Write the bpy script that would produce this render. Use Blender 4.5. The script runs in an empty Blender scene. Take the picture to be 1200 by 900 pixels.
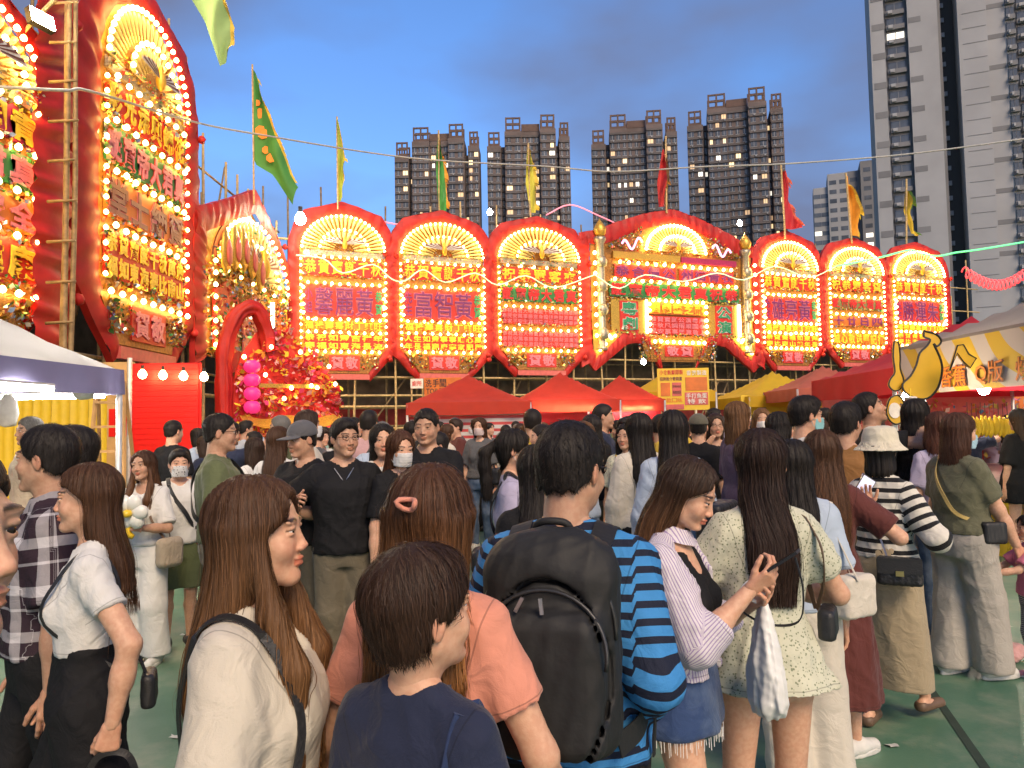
import bpy, math, random
import numpy as np
from mathutils import Vector, Matrix
R = math.radians
rng = np.random.default_rng(7)
random.seed(11)
SC = bpy.context.scene
COL = SC.collection

# ------------------------------------------------------------------ camera
CAM_H, FPX = 1.65, 900.0
PITCH, ROLL = math.atan(0.055), R(1.1)
cam_d = bpy.data.cameras.new('camera'); cam_d.sensor_width = 36; cam_d.lens = 36 * FPX / 1200
cam_d.clip_start = 0.05; cam_d.clip_end = 4000
cam = bpy.data.objects.new('camera', cam_d); COL.objects.link(cam)
fw = Vector((0, math.cos(PITCH), math.sin(PITCH))); up0 = Vector((0, -math.sin(PITCH), math.cos(PITCH))); rt0 = Vector((1, 0, 0))
up = up0 * math.cos(ROLL) + rt0 * math.sin(ROLL); rt = rt0 * math.cos(ROLL) - up0 * math.sin(ROLL)
M3 = Matrix((rt, up, -fw)).transposed()
cam.matrix_world = Matrix.Translation((0, 0, CAM_H)) @ M3.to_4x4()
SC.camera = cam
CP = Vector((0, 0, CAM_H))
def ray(px, py):
    return (rt * ((px - 600) / FPX) + up * ((450 - py) / FPX) + fw)
def at(px, py, y):                       # the point of that pixel's ray at world depth y
    d = ray(px, py); return CP + d * (y / d.y)
def plane_hit(px, py, p0, n):
    d = ray(px, py); return CP + d * ((Vector(p0) - CP).dot(n) / d.dot(n))

# ------------------------------------------------------------------ sky, sun, exposure
W = bpy.data.worlds.new('World'); SC.world = W; W.use_nodes = True
nt = W.node_tree; nt.nodes.clear()
def wn(t, **k):
    n = nt.nodes.new(t)
    for a, b in k.items(): setattr(n, a, b)
    return n
sky = wn('ShaderNodeTexSky', sky_type='NISHITA', sun_disc=False, sun_elevation=R(9.0), sun_rotation=R(158), ozone_density=4.0)
tint = wn('ShaderNodeMix', data_type='RGBA', blend_type='MULTIPLY'); tint.inputs[0].default_value = 1
tint.inputs[7].default_value = (1.10, 1.04, 1.20, 1)
tc = wn('ShaderNodeTexCoord'); mp = wn('ShaderNodeMapping'); mp.inputs['Scale'].default_value = (1, 1, 2.1); mp.inputs['Location'].default_value = (3.3, 0.4, 1.1)
nz = wn('ShaderNodeTexNoise'); nz.inputs['Scale'].default_value = 2.1; nz.inputs['Detail'].default_value = 5; nz.inputs['Roughness'].default_value = 0.45
rp = wn('ShaderNodeValToRGB'); rp.color_ramp.elements[0].position = 0.41; rp.color_ramp.elements[1].position = 0.62
rp.color_ramp.elements[1].color = (0.95, 0.95, 0.95, 1)
cl = wn('ShaderNodeMix', data_type='RGBA'); 
cl.inputs[7].default_value = (.70, .84, 1.38, 1)
bg = wn('ShaderNodeBackground'); bg.inputs[1].default_value = 0.095
ow = wn('ShaderNodeOutputWorld')
L = nt.links.new
L(sky.outputs[0], tint.inputs[6]); L(tc.outputs['Generated'], mp.inputs[0]); L(mp.outputs[0], nz.inputs[0]); L(nz.outputs[0], rp.inputs[0])
L(rp.outputs[0], cl.inputs[0]); L(tint.outputs[2], cl.inputs[6]); L(cl.outputs[2], bg.inputs[0]); L(bg.outputs[0], ow.inputs[0])
sun_d = bpy.data.lights.new('sun', 'SUN'); sun_d.energy = 1.25; sun_d.angle = R(26); sun_d.color = (1.0, 0.77, 0.51)
sun = bpy.data.objects.new('sun', sun_d); COL.objects.link(sun)
sun.rotation_euler = (R(48), 0, R(22))
SC.view_settings.view_transform = 'Standard'; SC.view_settings.look = 'None'; SC.view_settings.gamma = 1
SC.view_settings.exposure = 1.48
SC.render.engine = 'CYCLES'
cy = SC.cycles
cy.use_denoising = True; cy.max_bounces = 5; cy.diffuse_bounces = 2; cy.glossy_bounces = 2; cy.transmission_bounces = 4; cy.transparent_max_bounces = 6
cy.sample_clamp_indirect = 4; cy.caustics_reflective = False; cy.caustics_refractive = False
cy.use_adaptive_sampling = True; cy.adaptive_threshold = 0.02

# ------------------------------------------------------------------ helpers
MATS = {}
def node_mat(name):
    m = bpy.data.materials.new(name); m.use_nodes = True
    return m, m.node_tree, m.node_tree.nodes['Principled BSDF']
def c3(c):
    return (*c[:3], 1.0)
def pm(name, col, rough=0.6, metal=0.0, emis=None, es=0.0, nscale=12.0, namt=0.18, bump=0.0, bscale=60.0, spec=0.5, sss=0.0, trans=0.0, sheen=0.0, bstretch=None):
    if name in MATS: return MATS[name]
    m, t, b = node_mat(name)
    N, K = t.nodes.new, t.links.new
    b.inputs['Roughness'].default_value = rough; b.inputs['Metallic'].default_value = metal
    b.inputs['Specular IOR Level'].default_value = spec
    if sheen: b.inputs['Sheen Weight'].default_value = sheen
    tcn = N('ShaderNodeTexCoord'); n = N('ShaderNodeTexNoise'); n.inputs['Scale'].default_value = nscale; n.inputs['Detail'].default_value = 4
    K(tcn.outputs['Object'], n.inputs['Vector'])
    mr = N('ShaderNodeMapRange'); mr.inputs[3].default_value = 1 - namt; mr.inputs[4].default_value = 1 + namt; mr.inputs[1].default_value = .25; mr.inputs[2].default_value = .75
    K(n.outputs[0], mr.inputs[0])
    mx = N('ShaderNodeMix'); mx.data_type = 'RGBA'; mx.blend_type = 'MULTIPLY'; mx.inputs[0].default_value = 1; mx.inputs[6].default_value = c3(col)
    K(mr.outputs[0], mx.inputs[7]); K(mx.outputs[2], b.inputs['Base Color'])
    if emis: b.inputs['Emission Color'].default_value = c3(emis); b.inputs['Emission Strength'].default_value = es
    if sss: b.inputs['Subsurface Weight'].default_value = sss; b.inputs['Subsurface Radius'].default_value = (.012, .004, .002); b.inputs['Subsurface Scale'].default_value = 1
    if trans: b.inputs['Transmission Weight'].default_value = trans
    if bump:
        n2 = N('ShaderNodeTexNoise'); n2.inputs['Scale'].default_value = bscale; n2.inputs['Detail'].default_value = 3
        if bstretch:
            mpn = N('ShaderNodeMapping'); mpn.inputs['Scale'].default_value = bstretch; K(tcn.outputs['Object'], mpn.inputs[0]); K(mpn.outputs[0], n2.inputs['Vector'])
        else: K(tcn.outputs['Object'], n2.inputs['Vector'])
        bp = N('ShaderNodeBump'); bp.inputs['Strength'].default_value = bump; bp.inputs['Distance'].default_value = 0.01
        K(n2.outputs[0], bp.inputs['Height']); K(bp.outputs[0], b.inputs['Normal'])
    MATS[name] = m
    return m

def mesh_from(V, F, name='mesh', smooth=False, midx=None):
    me = bpy.data.meshes.new(name)
    V = np.asarray(V, dtype=np.float32).reshape(-1, 3)
    if isinstance(F, np.ndarray):
        k = F.shape[1]; nf = F.shape[0]
        me.vertices.add(len(V)); me.vertices.foreach_set('co', V.ravel())
        me.loops.add(nf * k); me.loops.foreach_set('vertex_index', F.astype(np.int32).ravel())
        me.polygons.add(nf); me.polygons.foreach_set('loop_start', np.arange(0, nf * k, k, dtype=np.int32))
        me.update(calc_edges=True)
    else:
        me.from_pydata(V.tolist(), [], F); me.update()
    if midx is not None: me.polygons.foreach_set('material_index', np.asarray(midx, dtype=np.int32))
    if smooth: me.polygons.foreach_set('use_smooth', np.ones(len(me.polygons), dtype=bool))
    return me
def link(name, me, mats=None, parent=None, loc=None, rot=None):
    if me is not None and mats is not None and not me.materials:
        for m in (mats if isinstance(mats, (list, tuple)) else [mats]): me.materials.append(m)
    o = bpy.data.objects.new(name, me); COL.objects.link(o)
    if parent is not None: o.parent = parent
    if loc is not None: o.location = loc
    if rot is not None: o.rotation_euler = rot
    return o
def tag(o, label=None, cat=None, group=None, kind=None):
    if label: o['label'] = label
    if cat: o['category'] = cat
    if group: o['group'] = group
    if kind: o['kind'] = kind
    return o
def thing(name, label, cat, loc=(0, 0, 0), rz=0.0, group=None):
    o = bpy.data.objects.new(name, None); COL.objects.link(o); o.empty_display_size = .2
    o.location = loc; o.rotation_euler = (0, 0, rz)
    return tag(o, label, cat, group)
class MB:
    def __init__(s): s.V = []; s.F = []; s.M = []; s.m = 0
    def add(s, V, F):
        b = len(s.V); s.V += [tuple(v) for v in V]; s.F += [tuple(i + b for i in f) for f in F]; s.M += [s.m] * len(F)
    def box(s, lo, hi, mtx=None):
        x0, y0, z0 = lo; x1, y1, z1 = hi
        V = [(x0, y0, z0), (x1, y0, z0), (x1, y1, z0), (x0, y1, z0), (x0, y0, z1), (x1, y0, z1), (x1, y1, z1), (x0, y1, z1)]
        if mtx is not None: V = [tuple(mtx @ Vector(v)) for v in V]
        s.add(V, [(0, 3, 2, 1), (4, 5, 6, 7), (0, 1, 5, 4), (1, 2, 6, 5), (2, 3, 7, 6), (3, 0, 4, 7)])
    def tube(s, pts, r, n=6, closed=False, caps=True):
        P = [Vector(p) for p in pts]; rs = r if isinstance(r, (list, tuple)) else [r] * len(P)
        V = []; F = []; prev = None
        for i, p in enumerate(P):
            a = P[max(i - 1, 0)]; b = P[min(i + 1, len(P) - 1)]
            if closed: a = P[i - 1]; b = P[(i + 1) % len(P)]
            t = (b - a).normalized() if (b - a).length > 1e-9 else Vector((0, 0, 1))
            if prev is None: u = t.orthogonal().normalized()
            else:
                u = (prev - t * prev.dot(t))
                u = u.normalized() if u.length > 1e-6 else t.orthogonal().normalized()
            prev = u; w = t.cross(u)
            for k in range(n):
                an = 2 * math.pi * k / n; V.append(p + (u * math.cos(an) + w * math.sin(an)) * rs[i])
        m = len(P)
        for i in range(m if closed else m - 1):
            j = (i + 1) % m
            for k in range(n):
                l = (k + 1) % n; F.append((i * n + k, i * n + l, j * n + l, j * n + k))
        if caps and not closed: F.append(tuple(reversed(range(n)))); F.append(tuple(range((m - 1) * n, m * n)))
        s.add(V, F)
    def lathe(s, prof, c=(0, 0, 0), n=10, mtx=None, sx=1, sy=1):
        V = []; F = []
        for r, z in prof:
            for k in range(n):
                an = 2 * math.pi * k / n; v = Vector((c[0] + r * sx * math.cos(an), c[1] + r * sy * math.sin(an), c[2] + z)); V.append(mtx @ v if mtx is not None else v)
        for i in range(len(prof) - 1):
            for k in range(n):
                l = (k + 1) % n; F.append((i * n + k, i * n + l, (i + 1) * n + l, (i + 1) * n + k))
        F.append(tuple(reversed(range(n)))); F.append(tuple(range((len(prof) - 1) * n, len(prof) * n)))
        s.add(V, F)
    def grid(s, G):
        n = len(G); m = len(G[0]); s.add([p for row in G for p in row], [(i * m + j, i * m + j + 1, (i + 1) * m + j + 1, (i + 1) * m + j) for i in range(n - 1) for j in range(m - 1)])
    def prism(s, poly, y0, y1):            # polygon in local x,z extruded along y
        n = len(poly); V = [(x, y0, z) for x, z in poly] + [(x, y1, z) for x, z in poly]
        s.add(V, [tuple(range(n)), tuple(reversed(range(n, 2 * n)))] + [(i, i + n, (i + 1) % n + n, (i + 1) % n) for i in range(n)])
    def mesh(s, name='mesh', smooth=False): return mesh_from(s.V, s.F, name, smooth, s.M if max(s.M + [0]) else None)
    def build(s, name, mat, parent=None, loc=None, rot=None, smooth=False): return link(name, s.mesh(name, smooth), mat, parent, loc, rot)

def poly_len(P):
    d = [0]
    for a, b in zip(P, P[1:]): d.append(d[-1] + math.dist(a, b))
    return d
def resample(P, n):
    d = poly_len(P); P = np.array(P, float); t = np.linspace(0, d[-1], n)
    return np.stack([np.interp(t, d, P[:, i]) for i in range(P.shape[1])], 1)
def catmull(P, n):
    P = [np.array(p, float) for p in P]; P = [2 * P[0] - P[1]] + P + [2 * P[-1] - P[-2]]; out = []
    for i in range(1, len(P) - 2):
        for k in range(n):
            t = k / n; a, b, c, d = P[i - 1:i + 3]
            out.append(.5 * (2 * b + (c - a) * t + (2 * a - 5 * b + 4 * c - d) * t * t + (3 * b - a - 3 * c + d) * t ** 3))
    out.append(P[-2]); return out

_fc = {}
def glyphs(s, bold=0.012, extrude=0.004):
    if (s, bold) in _fc: return _fc[s, bold]
    c = bpy.data.curves.new('lettering', 'FONT'); c.body = s; c.size = 1; c.offset = bold; c.extrude = extrude; c.resolution_u = 2
    o = bpy.data.objects.new('lettering', c); COL.objects.link(o)
    dg = bpy.context.evaluated_depsgraph_get(); m = bpy.data.meshes.new_from_object(o.evaluated_get(dg))
    V = np.array([v.co[:] for v in m.vertices]); F = [tuple(p.vertices) for p in m.polygons]
    bpy.data.objects.remove(o); bpy.data.curves.remove(c); bpy.data.meshes.remove(m)
    _fc[s, bold] = (V, F); return V, F
def text_part(name, s, mat, parent, x0, x1, z0, z1, y, bold=0.012, vertical=False, fill=0.92, thick=0.02, label=None):
    """lettering fitted to a box on the local x,z plane, front towards -y"""
    mb = MB(); lines = s.split('\n')
    nl = len(lines); hh = (z1 - z0) / nl
    for li, ln in enumerate(lines):
        zt = z1 - li * hh
        if vertical:
            n = len(ln); cells = [(x0, x1, zt - hh * (i + 1) / n, zt - hh * i / n, ch) for i, ch in enumerate(ln)]
        elif all(ord(ch) > 0x2e80 for ch in ln):
            n = len(ln); cells = [(x0 + (x1 - x0) * i / n, x0 + (x1 - x0) * (i + 1) / n, zt - hh, zt, ch) for i, ch in enumerate(ln)]
        else: cells = [(x0, x1, zt - hh, zt, ln)]
        for a, b, c, d, ch in cells:
            if not ch.strip(): continue
            V, F = glyphs(ch, bold); lo = V.min(0); hi = V.max(0); sz = np.maximum(hi - lo, 1e-3)
            cx, cz = (a + b) / 2, (c + d) / 2; sx = (b - a) * fill / sz[0]; sy = (d - c) * fill / sz[1]
            if sx > 1.5 * sy: sx = 1.5 * sy
            if sy > 1.6 * sx: sy = 1.6 * sx
            P = np.empty_like(V); P[:, 0] = (V[:, 0] - (lo[0] + hi[0]) / 2) * sx + cx; P[:, 2] = (V[:, 1] - (lo[1] + hi[1]) / 2) * sy + cz
            P[:, 1] = y - (V[:, 2] > 0) * thick
            mb.add(P.tolist(), F)
    o = mb.build(name, mat, parent)
    return o
def frame_mat(x, y, z, rz): return Matrix.Translation((x, y, z)) @ Matrix.Rotation(rz, 4, 'Z')
# ------------------------------------------------------------------ setting materials
def ground_mat():
    m, t, b = node_mat('court_paint'); N, K = t.nodes.new, t.links.new
    tcn = N('ShaderNodeTexCoord')
    def noise(s, d=5, r=.55):
        n = N('ShaderNodeTexNoise'); n.inputs['Scale'].default_value = s; n.inputs['Detail'].default_value = d; n.inputs['Roughness'].default_value = r; K(tcn.outputs['Object'], n.inputs['Vector']); return n
    a = noise(.35); c = noise(2.2, 6, .65); f = noise(90, 2)
    r1 = N('ShaderNodeValToRGB'); r1.color_ramp.elements[0].color = (.06, .155, .10, 1); r1.color_ramp.elements[1].color = (.14, .255, .165, 1); r1.color_ramp.elements[0].position = .35; r1.color_ramp.elements[1].position = .68
    K(a.outputs[0], r1.inputs[0])
    r2 = N('ShaderNodeValToRGB'); r2.color_ramp.elements[0].position = .47; r2.color_ramp.elements[1].position = .66; r2.color_ramp.elements[1].color = (.55, .55, .55, 1)
    K(c.outputs[0], r2.inputs[0])
    mx = N('ShaderNodeMix'); mx.data_type = 'RGBA'; K(r2.outputs[0], mx.inputs[0]); K(r1.outputs[0], mx.inputs[6]); mx.inputs[7].default_value = (.30, .32, .24, 1)
    K(mx.outputs[2], b.inputs['Base Color'])
    mr = N('ShaderNodeMapRange'); mr.inputs[3].default_value = .28; mr.inputs[4].default_value = .66; K(c.outputs[0], mr.inputs[0]); K(mr.outputs[0], b.inputs['Roughness'])
    bp = N('ShaderNodeBump'); bp.inputs['Strength'].default_value = .25; bp.inputs['Distance'].default_value = .004; K(f.outputs[0], bp.inputs['Height']); K(bp.outputs[0], b.inputs['Normal'])
    return m
g = MB(); g.grid([[(x, y, 0) for x in (-1500, -60, 0, 60, 1500)] for y in (-300, 0, 60, 2500)][::-1])
tag(g.build('ground', ground_mat()), kind='structure')
line_m = pm('court_line_white', (.42, .43, .38), .6, nscale=6, namt=.5); dark_line = pm('joint_dark', (.03, .05, .035), .7); org_line = pm('court_line_orange', (.42, .16, .05), .6, nscale=6, namt=.4)
def ground_strip(p, q, w, mat, name):
    a = plane_hit(*p, (0, 0, 0), Vector((0, 0, 1))); b = plane_hit(*q, (0, 0, 0), Vector((0, 0, 1))); d = (b - a).normalized(); n = Vector((-d.y, d.x, 0)) * w / 2
    m = MB(); m.add([(*(v.xy), .004) for v in (a - n, b - n, b + n, a + n)], [(0, 1, 2, 3)]); tag(m.build(name, mat), kind='structure')
ground_strip((1085, 800), (1175, 930), .045, dark_line, 'expansion_joint')
ground_strip((-60, 735), (330, 640), .05, org_line, 'court_line')
ground_strip((380, 720), (720, 640), .05, line_m, 'court_line')
ground_strip((590, 600), (1000, 640), .05, line_m, 'court_line')
scrap_m = pm('paper_scrap_white', (.6, .6, .55), .7)
SCRAPS = [(215, 745, 'crumpled white paper scrap on the green court by the white sneakers'), (222, 820, 'thin white paper strip on the green court beside the black handbag'),
          (1045, 875, 'tiny white scrap lying beside the dark joint in the court'), (205, 865, 'small round white scrap on the court near the black trousers'), (1182, 735, 'yellow white scrap on the court under the toy wand')]
for i, (px, py, lb) in enumerate(SCRAPS):
    p = plane_hit(px, py, (0, 0, 0), Vector((0, 0, 1))); m = MB()
    m.grid([[(p.x + (u - 1.5) * .016 + random.uniform(-.006, .006), p.y + (v - 1) * .02, .004 + random.uniform(0, .012)) for u in range(4)] for v in range(3)])
    tag(m.build('paper_scrap', scrap_m, smooth=True), lb, 'litter')

red_cloth = pm('red_satin', (.44, .011, .007), .62, nscale=2.2, namt=.3, bump=.5, bscale=7)
gold = pm('gold_paper', (.62, .36, .06), .38, .55, nscale=30, namt=.35, bump=.5, bscale=45)
gold_pale = pm('gold_fan_paper', (.72, .58, .24), .45, .2, nscale=8, namt=.2)
bamboo = pm('bamboo', (.52, .36, .16), .55, nscale=9, namt=.4, bump=.3, bscale=14)  # colour raised to carry the warm glow on the poles under the boards
bamboo_dk = pm('bamboo_dark', (.24, .16, .075), .6, nscale=9, namt=.4)  # darker bamboo for rear poles, braces and the mast
bulb_m = pm('lit_bulb', (1, .8, .5), .4, emis=(1.0, .64, .18), es=14, namt=0)
bulb_w = pm('lit_white_lamp', (1, 1, .95), .4, emis=(1.0, .86, .62), es=90, namt=0)
BG = {'red': pm('board_red', (.62, .03, .018), .5, nscale=5), 'green': pm('board_green', (.03, .20, .05), .5, nscale=5), 'orange': pm('board_orange', (.62, .16, .02), .5, nscale=5),
      'gold': pm('board_gold', (.36, .15, .025), .5, .2, nscale=14, namt=.5), 'magenta': pm('board_magenta', (.40, .02, .09), .5), 'pink': pm('board_pink', (.60, .12, .10), .5, nscale=6),
      'silver': pm('board_silver', (.42, .36, .26), .35, .6, nscale=25, namt=.5, bump=.5, bscale=40), 'olive': pm('board_olive', (.25, .22, .08), .5), 'yellow': pm('board_yellow', (.75, .50, .03), .5, namt=.06)}
TX = {'yellow': pm('letter_yellow', (.85, .56, .03), .45), 'gold': pm('letter_gold', (.80, .45, .05), .4, .3), 'purple': pm('letter_purple', (.20, .03, .15), .4), 'red': pm('letter_red', (.62, .02, .02), .45),
      'green': pm('letter_green', (.04, .30, .14), .45), 'pink': pm('letter_pink', (.72, .20, .25), .45), 'white': pm('letter_white', (.8, .74, .66), .5), 'brown': pm('letter_brown', (.22, .07, .05), .5), 'orange': pm('letter_orange', (.75, .22, .02), .5), 'black': pm('letter_black', (.02, .02, .02), .5)}
def tinsel_mat():
    m, t, b = node_mat('tinsel'); N, K = t.nodes.new, t.links.new
    a = N('ShaderNodeAttribute'); a.attribute_name = 'tint'; K(a.outputs['Color'], b.inputs['Base Color']); b.inputs['Metallic'].default_value = .75; b.inputs['Roughness'].default_value = .3
    return m
tinsel_m = tinsel_mat()
TINT = np.array([(.85, .55, .10), (.80, .62, .25), (.7, .7, .7), (.12, .35, .10), (.6, .06, .05), (.85, .45, .05), (.25, .35, .55)])
def facets(name, C, size, parent, kind='stuff', cols=TINT, prob=None, mat=None):
    """many small glittering facets about the points C, one mesh"""
    n = len(C); a = rng.normal(size=(n, 3)); a /= np.linalg.norm(a, axis=1)[:, None]; b = np.cross(a, rng.normal(size=(n, 3))); b /= np.linalg.norm(b, axis=1)[:, None]
    s = size * rng.uniform(.5, 1.3, (n, 1)); V = np.stack([C - a * s, C + b * s * .6, C + a * s, C - b * s * .6], 1).reshape(-1, 3)
    F = np.arange(4 * n).reshape(n, 4); me = mesh_from(V, F, name)
    ca = me.color_attributes.new('tint', 'FLOAT_COLOR', 'POINT'); idx = rng.choice(len(cols), n, p=prob); c = np.repeat(np.c_[np.asarray(cols)[idx] * rng.uniform(.6, 1.2, (n, 1)), np.ones(n)], 4, 0)
    ca.data.foreach_set('color', c.astype(np.float32).ravel())
    o = link(name, me, mat or tinsel_m, parent); o['kind'] = kind; return o
def frame_pts(x0, x1, z0, z1, y, n, sp=.05):
    per = 2 * (x1 - x0 + z1 - z0); t = rng.uniform(0, per, n); P = np.zeros((n, 3)); w, h = x1 - x0, z1 - z0
    for i, v in enumerate(t):
        if v < w: P[i] = (x0 + v, y, z0)
        elif v < w + h: P[i] = (x1, y, z0 + v - w)
        elif v < 2 * w + h: P[i] = (x1 - (v - w - h), y, z1)
        else: P[i] = (x0, y, z1 - (v - 2 * w - h))
    return P + rng.normal(0, sp, P.shape) * np.array([1, .5, 1])

bulb_mesh = {}
def bulb(parent, x, y, z, r):
    k = round(r, 3)
    if k not in bulb_mesh:
        m = MB(); m.lathe([(.05 * r, -r), (.72 * r, -.62 * r), (r, 0), (.72 * r, .62 * r), (.3 * r, 1.05 * r)], n=8); bulb_mesh[k] = m.mesh('bulb', True); bulb_mesh[k].materials.append(bulb_m)
    return link('bulb', bulb_mesh[k], None, parent, (x, y, z))
blade_mesh = {}
def blade(parent, x, y, z, ang, r0, r1, w):
    k = (round(r1 - r0, 2), round(w, 2))
    if k not in blade_mesh:
        m = MB(); l = r1 - r0; m.lathe([(w * .18, 0), (w * .3, l * .35), (w * .5, l * .8), (w * .3, l)], n=6, sy=.6); blade_mesh[k] = m.mesh('fan_blade', True); blade_mesh[k].materials.append(gold_pale)
    return link('fan_blade', blade_mesh[k], None, parent, (x, y, z), (0, ang, 0))
def fan(root, cx, cz, y, Rr, flat, nb, ni, br):
    m = MB(); pts = [(cx + Rr * 1.02 * math.cos(a), cz + Rr * 1.02 * flat * math.sin(a)) for a in np.linspace(0, math.pi, 25)]
    m.prism(pts[::-1], y + .10, y + .14); m.build('fan_backing', TX['brown'], root)
    for (r0, r1, n, yy) in ((.60, .97, nb, y), (.24, .56, ni, y - .10)):
        for i in range(n):
            a = math.pi * (i + .5) / n; dx, dz = math.cos(a), math.sin(a) * flat; s = math.hypot(dx, dz)
            blade(root, cx + dx * r0 * Rr, yy, cz + dz * r0 * Rr, math.atan2(dx, dz), 0, (r1 - r0) * Rr * s, Rr * r1 * math.pi / n * .62)
            bulb(root, cx + dx * (r1 + .03) * Rr, yy - .10, cz + dz * (r1 + .03) * Rr, br)
    b = MB(); b.lathe([(.01, -.30), (.09, -.22), (.13, -.05), (.10, .1), (.06, .16), (.075, .22), (.05, .3), (.01, .33)], (0, 0, 0), 8); s = Rr / 2.0
    bd = b.build('bird', TX['gold'], root, (cx, y - .28, cz + .32 * s), smooth=True); bd.scale = (s, s, s)
    for sg in (-1, 1):
        w = MB()
        for q in range(8):
            a = R(8 + q * 7); l = .95 - .07 * q; w.m = q % 2
            w.add([(sg * .08, 0, .02 + q * .012), (sg * (.08 + l * math.cos(a) - .03), -.02, l * math.sin(a) * .55 + .05), (sg * (.08 + l * math.cos(a)), -.03, l * math.sin(a) * .55 - .03), (sg * .1, -.02, -.04 + q * .012)], [(0, 1, 2, 3)])
        link('wing', w.mesh('wing'), [TX['white'], TX['brown']], bd)
    facets('flower_trim', np.stack([rng.uniform(cx - Rr, cx + Rr, 260), rng.normal(y - .12, .06, 260), cz + rng.normal(.0, .09, 260)], 1), .045 * s, root, cols=TINT)
def cloth_strip(root, outer, inner, y, n=140, fold=.028, name='cloth_surround', k=7):
    A = resample(outer, n); B = resample(inner, n); G = []
    ph = rng.uniform(0, 6, 4)
    tw = np.cumsum(rng.normal(0, .35, n))
    for i in range(n):
        row = []
        for j in range(k + 1):
            f = j / k; p = A[i] * (1 - f) + B[i] * f
            d = fold * (math.sin(i * 1.25 + ph[0] + 1.2 * f) * .8 + math.sin(i * 1.73 + ph[1] - 1.5 * f + tw[i] * .3) * .6 + .5 * math.sin(f * math.pi) + .5 * math.sin(tw[i] * 2 + f * 3))
            e = .35 * fold * math.sin(i * .8 + ph[2]) * (1 if j == 0 else 0)
            row.append((p[0] + e, y - .05 * math.sin(f * math.pi) - d, p[1] + e))
        G.append(row)
    m = MB(); m.grid(G)
    m.grid([[(a[0], y, a[2]), (a[0], y + .16, a[2])] for a in [g_[0] for g_ in G]])
    return m.build(name, red_cloth, root, smooth=True)
def knot(root, x, z, y, s):
    m = MB(); m.lathe([(s * .12, 0), (s * .5, s * .25), (s * .55, s * .6), (s * .3, s), (s * .1, s * 1.15)], (x, y, z), 9); V = np.array(m.V); V[:, :] += rng.normal(0, s * .05, V.shape); m.V = V.tolist()
    m.build('cloth_knot', red_cloth, root, smooth=True)

def band(root, W_, H_, x0, x1, v0, v1, bg, txt, tcol, y, nb=8, br=.08, side_bulbs=0, bold=.015, outline=None, lines_fill=.86):
    m = MB(); m.box((x0, y, v0), (x1, y + .05, v1)); m.build('text_board', BG[bg], root)
    if txt:
        if outline: text_part('lettering', txt, TX[outline], root, x0 + .01, x1 - .01, v0, v1 - .02, y - .003, bold + .02, fill=lines_fill, thick=.012)
        text_part('lettering', txt, TX[tcol], root, x0 + .01, x1 - .01, v0, v1 - .02, y - .02, bold, fill=lines_fill)
    for i in range(nb): bulb(root, x0 + (x1 - x0) * (i + .5) / nb + rng.normal(0, .01), y - .12, v1 + br * .55 + rng.normal(0, .012), br)
    for i in range(side_bulbs):
        zz = v0 + (v1 - v0) * (i + .5) / side_bulbs
        bulb(root, x0 - br * .2, y - .1, zz, br); bulb(root, x1 + br * .2, y - .1, zz, br)

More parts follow.
